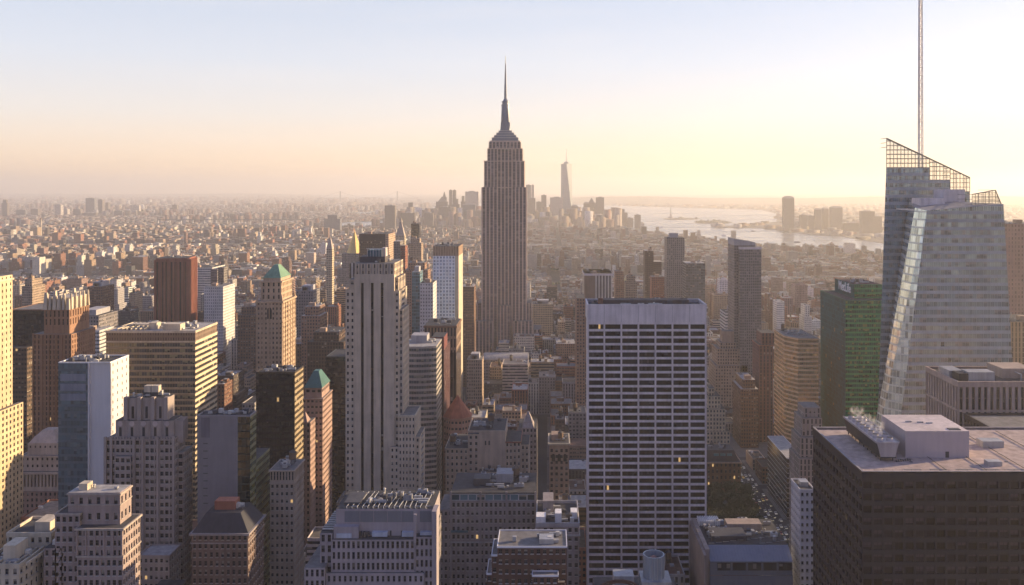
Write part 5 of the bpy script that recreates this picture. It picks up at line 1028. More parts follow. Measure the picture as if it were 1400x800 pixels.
SIMPLE = [
 ('office_tower', 'slim white tower with silver-blue window columns and brown cap, near the skyscraper with the spire', 1010, 592, 622, 350, 50, F_STR, 3.6, 3.9, 'cap'),
 ('office_tower', 'pale blank-sided tower between the limestone tower and the silver-blue white tower', 930, 574, 592, 387, 30, F_WGR, 3, 3.7, ''),
 ('office_tower', 'narrow teal glass tower beside the pale blank-sided tower', 960, 563, 574, 372, 24, F_TEAL, 2, 3.7, 'pent'),
 ('apartment_tower', 'brown masonry tower with stepped top rising behind the teal glass tower', 1180, 553, 585, 360, 34, F_BRK, 3, 3.5, 'step'),
 ('office_tower', 'broad dark brown block with plain top right behind the limestone tower roof', 1400, 491, 527, 320, 60, F_DBR, 3, 3.9, 'cap2'),
 ('apartment_tower', 'thin grey brown tower right of the broad dark brown block', 1300, 538, 547, 330, 30, F_GAP, 2.6, 3.6, ''),
 ('apartment_tower', 'thin dark red tower touching the thin grey brown tower', 1290, 547.5, 554, 336, 22, F_RED, 2.6, 3.6, ''),
 ('apartment_tower', 'very slim dark glass tower with beige flank among the towers left of the spire', 1950, 562, 573, 306, 24, F_DARK, 3, 3.8, ''),
 ('apartment_tower', 'beige stone tower in front of the very slim dark glass tower', 1700, 559, 576, 326, 26, F_TAN, 3, 3.6, 'step'),
 ('office_tower', 'white grid tower with small windows right of the fluted red tower', 1060, 279, 305, 392, 40, F_WGR, 2.6, 3.6, ''),
 ('office_block', 'pale glass-fronted building with curved top behind the white grid tower', 1500, 257, 290, 366, 60, F_WBAND, 4, 4, ''),
 ('apartment_tower', 'twin tube tower behind the roof of the white grid tower', 1250, 288, 297, 368, 14, F_GAP, 2, 3.6, ''),
 ('apartment_tower', 'second tube tower rising beside the twin tube tower', 1255, 297.5, 306, 366, 14, F_GAP, 2, 3.6, ''),
 ('office_tower', 'white fin tower peeking from behind the left shoulder of the limestone tower', 900, 478, 487, 360, 20, F_VST, 3, 3.7, ''),
 ('office_tower', 'square office tower with white vertical stripes behind the roof of the white slab', 1250, 799, 837, 374, 70, F_VST, 4.6, 3.9, 'cap3'),
 ('apartment_tower', 'pinkish brick tower right of the white-striped square tower', 1400, 841, 853, 371, 25, F_BRK, 3, 3.4, ''),
 ('apartment_tower', 'cream brick tower above the centre of the white slab roof', 1300, 855, 871, 378, 25, F_TAN, 2.6, 3.4, 'step'),
 ('apartment_tower', 'dark tall tower with a shorter shoulder, third of the towers above the white slab', 1500, 882, 896, 343, 30, F_DBR, 3, 3.4, 'shoulder'),
 ('apartment_tower', 'brick red low tower in front of the dark shouldered tower', 1380, 891, 909, 379, 26, F_RED, 3, 3.4, ''),
 ('apartment_tower', 'tallest dark tower above the white slab roof, with notched top', 1300, 912, 936, 325, 30, F_GAP, 3, 3.3, 'notch'),
 ('office_tower', 'mottled glass tower glinting gold beside the notched dark tower', 1220, 938, 964, 360, 34, F_GLS, 3, 3.8, ''),
 ('apartment_tower', 'large grey apartment tower with slanted top between park and river', 1000, 1012, 1041, 341, 30, F_GAP, 2.4, 3.2, 'slant'),
 ('office_tower', 'white banded office block below the large grey apartment tower', 1100, 992, 1026, 428, 36, F_WBAND, 3, 4, 'pent'),
 ('office_block', 'lower white banded wing beside the white banded office block', 1110, 1026.5, 1041, 452, 30, F_WBAND, 3, 4, ''),
 ('office_tower', 'stepped beige stone building with blank square tower top right of the white slab', 1000, 978, 1022, 500, 40, F_TAN, 3, 3.6, 'ziggurat'),
 ('office_tower', 'sunlit cream stepped building hugging the right edge of the white slab', 790, 966, 992, 560, 36, F_CREAM, 3, 3.7, 'zig2'),
 ('office_block', 'brown masonry block between the stepped beige building and the purple brown tower', 880, 1013, 1037, 520, 40, F_BRN, 2.6, 3.6, 'step'),
 ('office_tower', 'pink brown tower cut by the frame edge behind the faceted glass tower', 800, 1373, 1440, 306, 60, M_facade('facade_pinkbrown', (.40, .26, .2), (.2, .13, .1), (.3, .7, .2, .8), 0), 3, 3.8, ''),
 ('office_tower', 'tan vertically striped block below the pink brown tower at the frame edge', 660, 1382, 1440, 440, 40, M_facade('facade_tanpier', (.42, .3, .2), (.05, .04, .03), (.3, .7, 0, .9), 0), 2.6, 3.8, ''),
 ('apartment_tower', 'brown apartment slab left of the limestone tower among low roofs', 900, 412, 438, 420, 30, F_BRK, 2.8, 3.4, 'step'),
 ('apartment_tower', 'grey tower with flat top behind the green-roofed tower', 1000, 405, 428, 398, 30, F_GREY, 2.8, 3.4, 'pent'),
 ('office_block', 'dark brick block filling the gap left of the black slab', 850, 420, 470, 455, 40, F_DBR, 2.8, 3.6, 'step'),
 ('office_block', 'wide dark brown block right of the green-roofed tower', 960, 392, 420, 470, 40, F_BRN, 2.8, 3.6, ''),
 ('office_tower', 'brown stepped tower near the far end of the left street canyon', 1000, 325, 350, 420, 40, F_BRN, 2.8, 3.6, 'step'),
 ('office_block', 'grey office block behind the roof of the wide banded tower', 900, 100, 135, 432, 40, F_GREY, 2.8, 3.8, 'pent'),
 ('office_block', 'white stepped office block right of the brown gothic tower', 880, 108, 136, 452, 30, F_WBAND, 2.8, 3.8, ''),
 ('apartment_tower', 'purple brown apartment block with lit edge above the brown gothic tower', 1100, 120, 140, 392, 30, F_BRN, 2.8, 3.3, 'pent'),
 ('apartment_tower', 'pair-topped tan apartment tower beside the gold cream tower', 1150, 30, 44, 382, 30, F_TAN, 2.8, 3.3, 'step'),
 ('apartment_tower', 'pinkish brick slab right of the skyscraper with the spire, near its base', 1200, 760, 786, 470, 40, F_BRK, 2.8, 3.4, ''),
 ('office_block', 'cream office block with arched top right of the skyscraper base', 1400, 727, 756, 416, 30, F_CREAM, 2.8, 3.6, 'pent'),
 ('apartment_tower', 'tall brown brick tower peeking out left of the white slab', 900, 788, 800, 408, 40, F_BRK, 2.8, 3.4, ''),
 ('office_tower', 'brown office block left of the skyscraper with the spire', 1150, 631, 648, 392, 30, F_BRN, 2.8, 3.6, ''),
 ('office_block', 'cream tower block with lit top in front of the skyscraper base', 950, 638, 659, 492, 24, F_TAN, 2.4, 3.6, 'pent'),
 ('office_block', 'long low building with pale barrel roof at the skyscraper foot', 1120, 661, 722, 492, 30, F_GREY, 3, 4, ''),
]
ROOFS = [ROOF, ROOFD, ROOFL]
for i, (nm, lab, Y, a, c, yt, D, fac, bay, fl, ext) in enumerate(SIMPLE):
    b = Bld(nm, lab, 'skyscraper' if 'tower' in nm else 'building'); X0, X1, z = PX(a, Y), PX(c, Y), PZ(yt, Y); W_ = X1 - X0
    rf = ROOFS[i % 3]
    if ext == 'ziggurat':
        b.sbox(X0, X1, Y, Y + D, 0, z, fac, rf, bay, fl); b.sbox(X0 + 3, X1 - 5, Y + 4, Y + D - 4, z, PZ(478, Y), fac, rf, bay, fl); b.sbox(X0 + 7, X1 - 12, Y + 7, Y + D - 8, PZ(478, Y), PZ(470, Y), fac, rf, bay, fl)
        b['tower_top'].box(X0 + 10, X0 + 25, Y + 10, Y + 24, PZ(470, Y), PZ(455, Y), TANB, ROOF)
    elif ext == 'zig2':
        b.sbox(X0, X1 + 4, Y, Y + D, 0, PZ(590, Y), fac, rf, bay, fl); b.sbox(X0, X1, Y + 1, Y + D - 2, PZ(590, Y), z, fac, rf, bay, fl); b.sbox(X0 + 2, X1 - 4, Y + 3, Y + D - 6, z, PZ(543, Y), fac, rf, bay, fl); b.sbox(X0 + 3, X1 - 9, Y + 6, Y + D - 10, PZ(543, Y), PZ(533, Y), fac, rf, bay, fl)
    elif ext == 'step':
        b.sbox(X0, X1, Y, Y + D, 0, z - 9, fac, rf, bay, fl); b.sbox(X0 + W_ * .15, X1 - W_ * .15, Y + 3, Y + D - 3, z - 9, z, fac, rf, bay, fl)
    elif ext == 'shoulder':
        b.sbox(X0, X1 - 3, Y, Y + D, 0, z, fac, rf, bay, fl); b.sbox(X1 - 3, X1 + 11, Y + 2, Y + D, 0, PZ(358, Y), fac, rf, bay, fl)
    elif ext == 'notch':
        b.sbox(X0, X1, Y, Y + D, 0, z, fac, rf, bay, fl); b['crown'].box(X0 + 5, X1 - 9, Y + 4, Y + 20, z, PZ(319, Y), CONC)
    elif ext == 'slant':
        b.sbox(X0, X1, Y, Y + D, 0, z, fac, rf, bay, fl); b.sbox(PX(1006, Y), X1 - 5, Y + 8, Y + D + 14, 0, PZ(336, Y), fac, rf, bay, fl)
        m_ = b['slanted_top']; xa_, xb_ = PX(1006, Y), X1 - 5; za_, z1_, z2_ = PZ(336, Y), PZ(327, Y), PZ(332, Y)
        m_.poly([(xa_, Y + 8, za_), (xb_, Y + 8, za_), (xb_, Y + 8, z2_), (xa_, Y + 8, z1_)], CONC); m_.poly([(xa_, Y + 8, z1_), (xb_, Y + 8, z2_), (xb_, Y + D + 14, z2_), (xa_, Y + D + 14, z1_)], ROOF); m_.poly([(xb_, Y + 8, za_), (xb_, Y + D + 14, za_), (xb_, Y + D + 14, z2_), (xb_, Y + 8, z2_)], CONC); m_.poly([(xa_, Y + D + 14, za_), (xa_, Y + 8, za_), (xa_, Y + 8, z1_), (xa_, Y + D + 14, z1_)], CONC)
        b['cap_band'].box(X0 - .3, X1 + .3, Y - .3, Y + D, z, z + 2.6, TRAV, ROOF)
    else:
        b.sbox(X0, X1, Y, Y + D, 0, z, fac, rf, bay, fl)
        if ext == 'cap': b['cap'].box(X0, X1 + 4.2, Y, Y + D, z, PZ(337, Y), M_facade('cap_brown', (.33, .23, .16), (.16, .11, .08), (.35, .65, 0, 1), 0), ROOFD, bay=3); b['side_wall'].box(X1, X1 + 4.2, Y + .3, Y + D, 0, z, CREAM, ROOFD, faces='frb'); b.clutter(X0, X1, Y + 2, Y + D, PZ(337, Y), 9, 2, 4)
        if ext == 'cap2': b['side_wall'].box(X1, X1 + 5, Y, Y + D, 0, z, M_facade('facade_tan_side', (.45, .32, .24)), ROOFD, faces='frbt'); b['cap'].box(X0 + .5, X1, Y - .3, Y, z - 10, z - 1, M_plain('cap_dark', (.05, .045, .05)), faces='flrtu')  # right side of the brown block coloured lighter to look sunlit
        if ext == 'cap3': b['roof_slab'].box(X0 - 1, X1 + 1, Y - 1, Y + D + 1, z - 3, z, TRAV, ROOFL, faces='flrbtu'); b['side_panel'].box(X0 - .2, X0 + 15, Y - .3, Y, 0, z - 3, M_plain('panel_brown', (.14, .10, .09)), faces='flrt')
        if ext == 'pent': b.unit(X0 + W_ * .25, X1 - W_ * .2, Y + 5, Y + D - 6, z, z + 5.5, CONC)
    if W_ > 12 and ext not in ('slant', 'notch'): b.unit(X0 + W_ * .3, X0 + W_ * .3 + 6, Y + 5, Y + 11, z, z + 3.6, TANB, 'bulkhead'); b.clutter(X0 + 1, X1 - 1, Y + 1, Y + D - 1, z, 6, i, 3, 1 if 'apartment' in nm else 0)
    if 'barrel' in lab:
        n = 10; mb = b['barrel_roof']
        for k in range(n):
            a0, a1 = math.pi * k / n, math.pi * (k + 1) / n
            ya, yb_ = Y + D / 2 - math.cos(a0) * D / 2, Y + D / 2 - math.cos(a1) * D / 2; za_, zb_ = z + 6 * math.sin(a0), z + 6 * math.sin(a1)
            mb.poly([(X0, ya, za_), (X1, ya, za_), (X1, yb_, zb_), (X0, yb_, zb_)], ROOFL)
        mb.poly([(X0, Y + D / 2 + math.cos(math.pi * k / n) * D / 2, z + 6 * math.sin(math.pi * k / n)) for k in range(n + 1)], CONC); mb.poly([(X1, Y + D / 2 - math.cos(math.pi * k / n) * D / 2, z + 6 * math.sin(math.pi * k / n)) for k in range(n + 1)], CONC)
# fluted red tower turned 45 degrees
b = Bld('office_tower', 'fluted red brown brick tower standing diagonally above the low roofs', 'skyscraper')
Y = 1150; cx_ = PX(227.5, Y); cy_ = Y + 30; z = PZ(354, Y); hw = 39.5 / 2 * 1.0; mb = b['wall']; b.reg(cx_ - 28, cx_ + 28, Y, Y + 58, 0, z)
ang = [R(-90 - 38 + 90 * k) for k in range(4)]; cor = [(cx_ + 28.5 * math.cos(a), cy_ + 28.5 * math.sin(a)) for a in ang]
for k in range(4):
    (ax, ay), (bx, by) = cor[k], cor[(k + 1) % 4]; mb.wall((ax, ay), (bx, by), 0, z - 5, F_RIB, 3.6, 3.7); mb.wall((ax, ay), (bx, by), z - 5, z, RED)
    n = 7
    for j in range(n + 1):
        f = j / n; px_, py_ = ax + (bx - ax) * f, ay + (by - ay) * f; d = math.hypot(bx - ax, by - ay); nx, ny = (by - ay) / d, -(bx - ax) / d; tx, ty = (bx - ax) / d, (by - ay) / d
        pr = b['brick_pier']; h = 1.15; q_ = [(px_ - tx * h, py_ - ty * h), (px_ - tx * h + nx * 1.8, py_ - ty * h + ny * 1.8), (px_ + tx * h + nx * 1.8, py_ + ty * h + ny * 1.8), (px_ + tx * h, py_ + ty * h)]
        for q0, q1 in zip(q_, q_[1:]): pr.wall(q0, q1, 0, z - 2, RED)
        pr.poly([(*q_[0], z - 2), (*q_[1], z - 2), (*q_[2], z - 2), (*q_[3], z - 2)], RED)
b['roof'].poly([(*c, z) for c in cor], ROOFD); b.clutter(cx_ - 10, cx_ + 10, cy_ - 10, cy_ + 10, z, 8, 2, 5)
# gold pyramid
b = Bld('gold_roofed_tower', 'stone tower with a tall gilded pyramid roof', 'skyscraper'); Y = 1750; X = lambda p: PX(p, Y); Zp = lambda p: PZ(p, Y)
b.sbox(X(461), X(497), Y, Y + 60, 0, Zp(368), F_GREY, ROOF, 3, 3.8); b.sbox(X(466), X(492), Y + 8, Y + 46, Zp(368), Zp(347), F_GREY, ROOF, 3, 3.8)
t = NT('gilding'); t.bsdf(Base_Color=(.60, .40, .15), Metallic=.6, Roughness=.45)
b['pyramid_roof'].frust(X(481), Y + 26, Zp(347), Zp(318), 16.5, 1.0, t.m, 8, rot=R(22.5)); b['lantern'].frust(X(481), Y + 26, Zp(318), Zp(313), .9, 0, t.m, 8)
# pale pointed clock-tower like spire
b = Bld('pointed_tower', 'slender pale campanile with steep pointed roof behind the dark red tower', 'skyscraper'); Y = 1900; X = lambda p: PX(p, Y); Zp = lambda p: PZ(p, Y)
b.sbox(X(541), X(553), Y, Y + 20, 0, Zp(322), F_CREAM, ROOF, 3, 3.8); b['spire'].pyr(X(541.5), X(552.5), Y + 1, Y + 19, Zp(322), Zp(304), LIME, .2); b['spire'].pyr(X(544.5), X(549), Y + 6, Y + 14, Zp(304), Zp(296), CREAM)
b = Bld('pointed_tower', 'white narrow tower with pointed top left of the gilded pyramid roof', 'building'); Y = 1500; X = lambda p: PX(p, Y); Zp = lambda p: PZ(p, Y)
b.sbox(X(446), X(454), Y, Y + 14, 0, Zp(340), F_CREAM, ROOF, 3, 3.8); b['spire'].pyr(X(446), X(454), Y, Y + 14, Zp(340), Zp(322), LIME)

# --- far towers: downtown cluster, across the river, beyond the east river  (x0,x1,ytop,Y, kind, look)
F_FAR = M_facade('facade_far', None, (.05, .05, .055), (.2, .8, .2, .85), .2, (.2, .18, .16), gspec=.15, grough=.6)
FAR = []
def far(x0, x1, yt, Y, where, look, shape='flat', tint=(.3, .26, .23)): FAR.append((x0, x1, yt, Y, where, look, shape, tint))
DT = 'downtown cluster left of the spire'; DR = 'downtown cluster right of the spire'; JC = 'group across the river'; BK = 'distant borough skyline'
for a in [(526, 540, 281, 5200, 'tall plain slab alone before the bay', 'flat'), (443, 465, 294, 5000, 'dark brown square block beside the bay', 'step'), (580, 592, 291, 5600, 'low blocky tower at the edge', 'flat'), (548, 567, 291, 5400, 'wide low block', 'flat'), (556, 566, 277, 6300, 'stepped tower', 'step'),
          (596, 612, 269, 6400, 'tower with a pointed stepped top', 'point'), (604, 610, 262, 6500, 'narrow pointed spire', 'point'), (614, 618, 260, 6450, 'very thin tall tower', 'flat'), (619, 623, 260, 6500, 'second very thin tall tower', 'flat'), (618, 628, 272, 6200, 'mid-height tower', 'step'),
          (630, 636, 268, 6600, 'slim tower with cap', 'step'), (636, 654, 262, 6500, 'broad pale slab with flat top', 'flat'), (632, 650, 278, 5900, 'dark rounded block', 'round'), (650, 660, 288, 5800, 'block touching the spired skyscraper', 'flat'), (585, 600, 285, 6000, 'wide stepped block', 'step'), (600, 616, 283, 5850, 'mid block', 'flat')]: far(a[0], a[1], a[2], a[3], 'in the downtown cluster left of the spire', a[4], a[5])
for a in [(719, 726, 253, 6500, 'dark narrow slab', 'flat'), (726.5, 730, 253, 6600, 'bright white slab edge', 'flat'), (722, 732, 271, 6000, 'squat tower', 'flat'), (733, 740, 276, 6300, 'low grey block', 'flat'), (740, 747, 267, 6400, 'slim square tower', 'flat'), (752, 770, 270, 6100, 'broad pale block', 'flat'), (781, 790, 280, 5900, 'round-topped block', 'round'),
          (798, 806, 276, 6300, 'domed tower', 'round'), (803, 815, 271, 6500, 'taller tower with peaked dome', 'point'), (815, 826, 270, 6400, 'flat square tower', 'flat'), (829, 840, 287, 6200, 'low block', 'flat'), (838, 858, 286, 6100, 'wide block with cut corners', 'step'), (857, 866, 298, 5900, 'low brown wing', 'flat'), (868, 876, 294, 5700, 'isolated apartment tower at the shore', 'flat'), (876, 881, 304, 5600, 'small cream tower by the water', 'step'),
          (797, 828, 298, 5800, 'long low brick row', 'flat'), (770, 781, 292, 5800, 'brown mid block', 'flat'), (738, 752, 296, 5600, 'domed low block', 'round'), (828, 845, 303, 5600, 'brick mass', 'flat')]: far(a[0], a[1], a[2], a[3], 'in the downtown cluster right of the spire', a[4], a[5])
for a in [(1071, 1086, 268, 5400, 'tallest tower with crown fins', 'round'), (1095, 1103, 294, 5500, 'small tower', 'flat'), (1105, 1113, 295, 5600, 'second small tower', 'flat'), (1115, 1123, 285, 5500, 'slim round-topped tower', 'round'), (1125, 1133, 284, 5600, 'middle round-topped tower', 'round'), (1137, 1152, 282, 5500, 'broad round-topped tower', 'round'), (1179, 1196, 289, 5000, 'flat block near the glass tower', 'flat'), (1196, 1206, 296, 5100, 'low block near the glass tower', 'flat'), (1088, 1094, 303, 5600, 'low white block', 'flat'), (1153, 1178, 305, 5300, 'long low row', 'flat')]: far(a[0], a[1], a[2], a[3], 'across the river', a[4], a[5])
for a in [(2, 10, 273, 8000, 'brown tower at the frame edge', 'step'), (75, 83, 280, 8200, 'pale cream tower', 'flat'), (84, 92, 286, 8300, 'grey tower beside the pale cream one', 'flat'), (100, 110, 286, 8000, 'brown slab', 'flat'), (117, 129, 271, 8500, 'tallest dark blue-grey tower', 'flat'), (134, 140, 273, 8600, 'slim grey tower', 'flat'), (144, 148, 277, 8700, 'thin needle-like tower', 'flat'), (112, 131, 291, 8000, 'wide brown base block', 'flat'), (178, 190, 281, 8400, 'pale slab', 'flat'), (190, 196, 286, 8500, 'brown slim tower', 'flat'),
          (156, 167, 288, 8100, 'low grey block', 'flat'), (235, 242, 280, 8800, 'lone brown tower', 'flat'), (246, 260, 290, 8600, 'pair of grey blocks', 'step'), (269, 283, 291, 8600, 'tan stepped block', 'step'), (42, 52, 286, 8200, 'tan tower', 'flat'), (22, 34, 287, 8200, 'blue-grey block', 'flat'), (206, 220, 291, 8300, 'brown tower group', 'step')]: far(a[0], a[1], a[2], a[3], 'in the distant borough skyline', a[4], a[5])
rr_ = random.Random(3)
for i, (x0, x1, yt, Y, where, look, shape, tint) in enumerate(FAR):
    b = Bld('distant_tower', f'hazy {look} {where}'.replace('group near', 'near'), 'skyscraper', 'distant towers ' + where); X0, X1, z = PX(x0, Y), PX(x1, Y), PZ(yt, Y)
    k = rr_.uniform(.75, 1.2); tn = (.55, .5, .46) if ('pale' in look or 'white' in look or 'cream' in look) else ((.16, .17, .2) if 'blue' in look or 'dark' in look else tuple(c * k for c in (.19, .155, .13))); D = rr_.uniform(30, 50)
    w_ = X1 - X0
    if shape == 'flat': b.sbox(X0, X1, Y, Y + D, 0, z, F_FAR, ROOF, 4, 4, tint=tn); b['penthouse'].box(X0 + w_ * .3, X1 - w_ * .3, Y + 8, Y + D - 8, z, z + 5, CONC)
    elif shape == 'step': b.sbox(X0, X1, Y, Y + D, 0, z * .8, F_FAR, ROOF, 4, 4, tint=tn); b.sbox(X0 + w_ * .2, X1 - w_ * .2, Y + 6, Y + D - 6, z * .8, z, F_FAR, ROOF, 4, 4, tint=tn)
    elif shape == 'point': b.sbox(X0, X1, Y, Y + D, 0, z * .82, F_FAR, ROOF, 4, 4, tint=tn); b['spire'].pyr(X0 + w_ * .15, X1 - w_ * .15, Y + 6, Y + D - 6, z * .82, z, ROOF, .08)
    else:
        b.sbox(X0, X1, Y, Y + D, 0, z * .93, F_FAR, ROOF, 4, 4, tint=tn); n = 8; mb = b['rounded_top']
        for k in range(n):
            a0, a1 = math.pi * k / n, math.pi * (k + 1) / n; c_ = (X0 + X1) / 2; h = z * .07
            mb.poly([(c_ - w_ / 2 * math.cos(a0), Y, z * .93 + h * math.sin(a0)), (c_ - w_ / 2 * math.cos(a1), Y, z * .93 + h * math.sin(a1)), (c_ - w_ / 2 * math.cos(a1), Y + D, z * .93 + h * math.sin(a1)), (c_ - w_ / 2 * math.cos(a0), Y + D, z * .93 + h * math.sin(a0))], ROOF)
            mb.poly([(c_ - w_ / 2 * math.cos(a0), Y, z * .93), (c_ - w_ / 2 * math.cos(a1), Y, z * .93), (c_ - w_ / 2 * math.cos(a1), Y, z * .93 + h * math.sin(a1)), (c_ - w_ / 2 * math.cos(a0), Y, z * .93 + h * math.sin(a0))], CONC)
# tallest downtown tower: tapered octagon with mast
b = Bld('glass_tower', 'tallest hazy downtown tower, tapered blue glass with a mast', 'skyscraper'); Y = 6500; cx_ = PX(774.5, Y); cy_ = Y + 32; h0, z1 = PZ(315, Y), PZ(224, Y); hw = (PX(782, Y) - PX(767, Y)) / 2
GW1 = M_facade('facade_wtc', (.20, .26, .30), (.10, .14, .18), (.1, .9, .2, .8), .2, gspec=.5, wrough=.4, grough=.35)
mb = b['wall']; rb = [(cx_ + hw * s, cy_ + hw * t_) for s, t_ in ((-1, -1), (1, -1), (1, 1), (-1, 1))]; rt = [(cx_ + hw * .98 * s, cy_ + hw * .98 * t_) for s, t_ in ((0, -1), (1, 0), (0, 1), (-1, 0))]
mb.box(cx_ - hw, cx_ + hw, cy_ - hw, cy_ + hw, 0, 55, GW1, faces='flrb')
for k in range(4): mb.poly([(*rb[k], 55), (*rb[(k + 1) % 4], 55), (*rt[k], z1)], GW1, [(0, 0), (15, 0), (7, 90)]); mb.poly([(*rb[(k + 1) % 4], 55), (*rt[(k + 1) % 4], z1), (*rt[k], z1)], GW1, [(0, 0), (8, 90), (-8, 90)])
mb.poly([(*p, z1) for p in rt], ROOF); b.reg(cx_ - hw, cx_ + hw, cy_ - hw, cy_ + hw, 0, z1); b['beacon_ring'].frust(cx_, cy_, z1, z1 + 16, 22, 16, GW1, 16); b['mast'].frust(cx_, cy_, z1 + 16, PZ(203, Y), 3.4, 1.4, WHITE, 8)
# smokestack
b = Bld('smokestack', 'thin tan smokestack rising over the far left neighbourhoods', 'chimney'); Y = 4500; X0 = PX(55.5, Y)
b.reg(X0 - 4, X0 + 4, Y, Y + 8, 0, PZ(298, Y)); b['stack'].frust(X0, Y + 4, 0, PZ(300, Y), 4.6, 3.2, CREAM, 14); b['rim'].frust(X0, Y + 4, PZ(300, Y), PZ(298, Y), 3.6, 3.6, BRN, 14)
for b in HEROES: b.finish()
sg = bpy.data.objects.new('sign_lettering', SIGN[0]); C.objects.link(sg); sg.parent = GREENB.root
rl = GREENB.root.location; sg.location = (SIGN[1][0] - rl.x, SIGN[1][1] - rl.y, SIGN[1][2]); sg.rotation_euler = (R(90), 0, R(-90))

# ================================================================== land, water, streets
def px(x, y): Y = GY(y); return (PX(x, Y), Y)
MANH = [(-45000, -1400), (1500, -1400), (1400, 1500), (1290, 3390), px(1100, 341), px(1000, 333), px(930, 325), px(880, 319), px(858, 315), px(820, 303), px(770, 301.5), px(700, 301), px(640, 302), px(600, 304),
        px(560, 308), px(530, 311), px(490, 313), px(455, 313), px(446, 309), px(452, 305), px(480, 303.5), px(560, 301), px(600, 299), px(640, 297), px(600, 295), px(530, 294.5), px(480, 293.5), px(486, 290), px(530, 288),
        px(590, 284), px(600, 279), px(560, 275), px(543, 273.5), px(470, 272.5), px(440, 270.5), px(420, 267.5), (-45000, 36000)]
JERS = [px(548, 275), px(640, 277), px(760, 279), px(840, 281), px(900, 283), px(980, 285), px(1040, 287), px(1062, 292), px(1062, 303), px(1010, 308), px(978, 309), px(978, 311), px(1040, 312), px(1066, 315), px(1110, 321), px(1150, 323),
        px(1205, 332), px(1400, 352), (4500, 1500), (5000, -1400), (45000, -1400), (45000, 40000), (-6700, 40000)]
def ell(cx, cy, rx, ryp, n=22, seed=1):
    r = random.Random(seed); o = []
    for k in range(n):
        a = 2 * math.pi * k / n; q = r.uniform(.85, 1.1); o.append(px(cx + rx * q * math.cos(a), cy - ryp * q * math.sin(a)))
    return o
ISL1, ISL2 = ell(931, 299.2, 25, 1.3, seed=2), ell(975, 304, 26, 1.9, seed=5)
t = NT('ground_city'); p = t.pos(); n1 = t.noise(p, .02, 5); n2 = t.noise(p, .6, 3)
t.bsdf(Base_Color=t.mix(t.ramp(t.math('ADD', n1, t.math('MULTIPLY', n2, .4)), .45, .95), (.035, .035, .038), (.085, .08, .075)), Roughness=.9); GND = t.m
def land(name, poly, z=0.0):
    bm_v = [(x, y, z) for x, y in poly]; n = len(poly); vs_ = bm_v + [(x, y, -4.0) for x, y in poly]
    me = bpy.data.meshes.new(name); from mathutils.geometry import tessellate_polygon
    tris = tessellate_polygon([[Vector(v) for v in bm_v]])
    fs = []
    for a, b_, c in tris:
        A, B_, C_ = (Vector(bm_v[i]) for i in (a, b_, c)); up = (B_ - A).cross(C_ - A).z > 0
        fs.append((a, b_, c) if up else (a, c, b_))
    fs += [(i, (i + 1) % n, n + (i + 1) % n, n + i) for i in range(n)]
    me.from_pydata(vs_, [], fs); me.materials.append(GND); o = bpy.data.objects.new(name, me); C.objects.link(o); o['kind'] = 'structure'; return o
land('ground', MANH); land('far_shore', JERS); land('island', ISL1); land('island', ISL2)
t = NT('water'); p = t.pos(); bmp = t.n('Bump'); bmp.inputs['Strength'].default_value = .16; bmp.inputs['Distance'].default_value = 3.0
t.put(bmp.inputs['Height'], t.math('ADD', t.noise(t.scale(p, (1, .6, 1)), .05, 6, .65), t.math('MULTIPLY', t.noise(p, .004, 3), 1.5)))
t.bsdf(Base_Color=(.10, .12, .13), Roughness=t.ramp(t.noise(t.scale(p, (1, 3, 1)), .0012, 4), .35, .65, .18, .36), Specular_IOR_Level=1.0, Normal=bmp.outputs[0]); WATER = t.m
me = bpy.data.meshes.new('water'); me.from_pydata([(-45000, -1450, -2), (45000, -1450, -2), (45000, 40500, -2), (-45000, 40500, -2)], [], [(0, 1, 2, 3)]); me.materials.append(WATER)
o = bpy.data.objects.new('water', me); C.objects.link(o); o['kind'] = 'structure'
# hills on the horizon
t = NT('hill_ground'); t.bsdf(Base_Color=t.mix(t.ramp(t.noise(t.pos(), .004, 5), .4, .65), (.05, .06, .03), (.14, .12, .10)), Roughness=.95); HILL = t.m
def hills(xa, xb, ya, yb, hfun, nx=140, ny=10):
    vs_, fs = [], []
    for j in range(ny + 1):
        for i in range(nx + 1):
            f, g = i / nx, j / ny; x = xa + (xb - xa) * f; y = ya + (yb - ya) * g
            h = hfun(f) * math.sin(math.pi * g) ** .8 if 0 < g < 1 else 0
            vs_.append((x, y, h * (1 + .12 * math.sin(i * 1.3 + j * 2.1)) - .5))
    for j in range(ny):
        for i in range(nx): a = j * (nx + 1) + i; fs.append((a, a + 1, a + nx + 2, a + nx + 1))
    me = bpy.data.meshes.new('hills'); me.from_pydata(vs_, [], fs); me.materials.append(HILL); o = bpy.data.objects.new('hills', me); C.objects.link(o); o['kind'] = 'structure'
env = lambda f, a, b_: max(0, min(1, (f - a) * 9)) * max(0, min(1, (b_ - f) * 5))
hills(PX(700, 17000), PX(1500, 17000), 15800, 20500, lambda f: 105 * env(f, .03, 1.1) * (.75 + .18 * math.sin(f * 9 + .5) + .07 * math.sin(f * 31)))
hills(PX(-300, 30000), PX(440, 30000), 28000, 36000, lambda f: 110 * env(f, .0, 1.0) * (.7 + .22 * math.sin(f * 7 + 1) + .06 * math.sin(f * 40)))

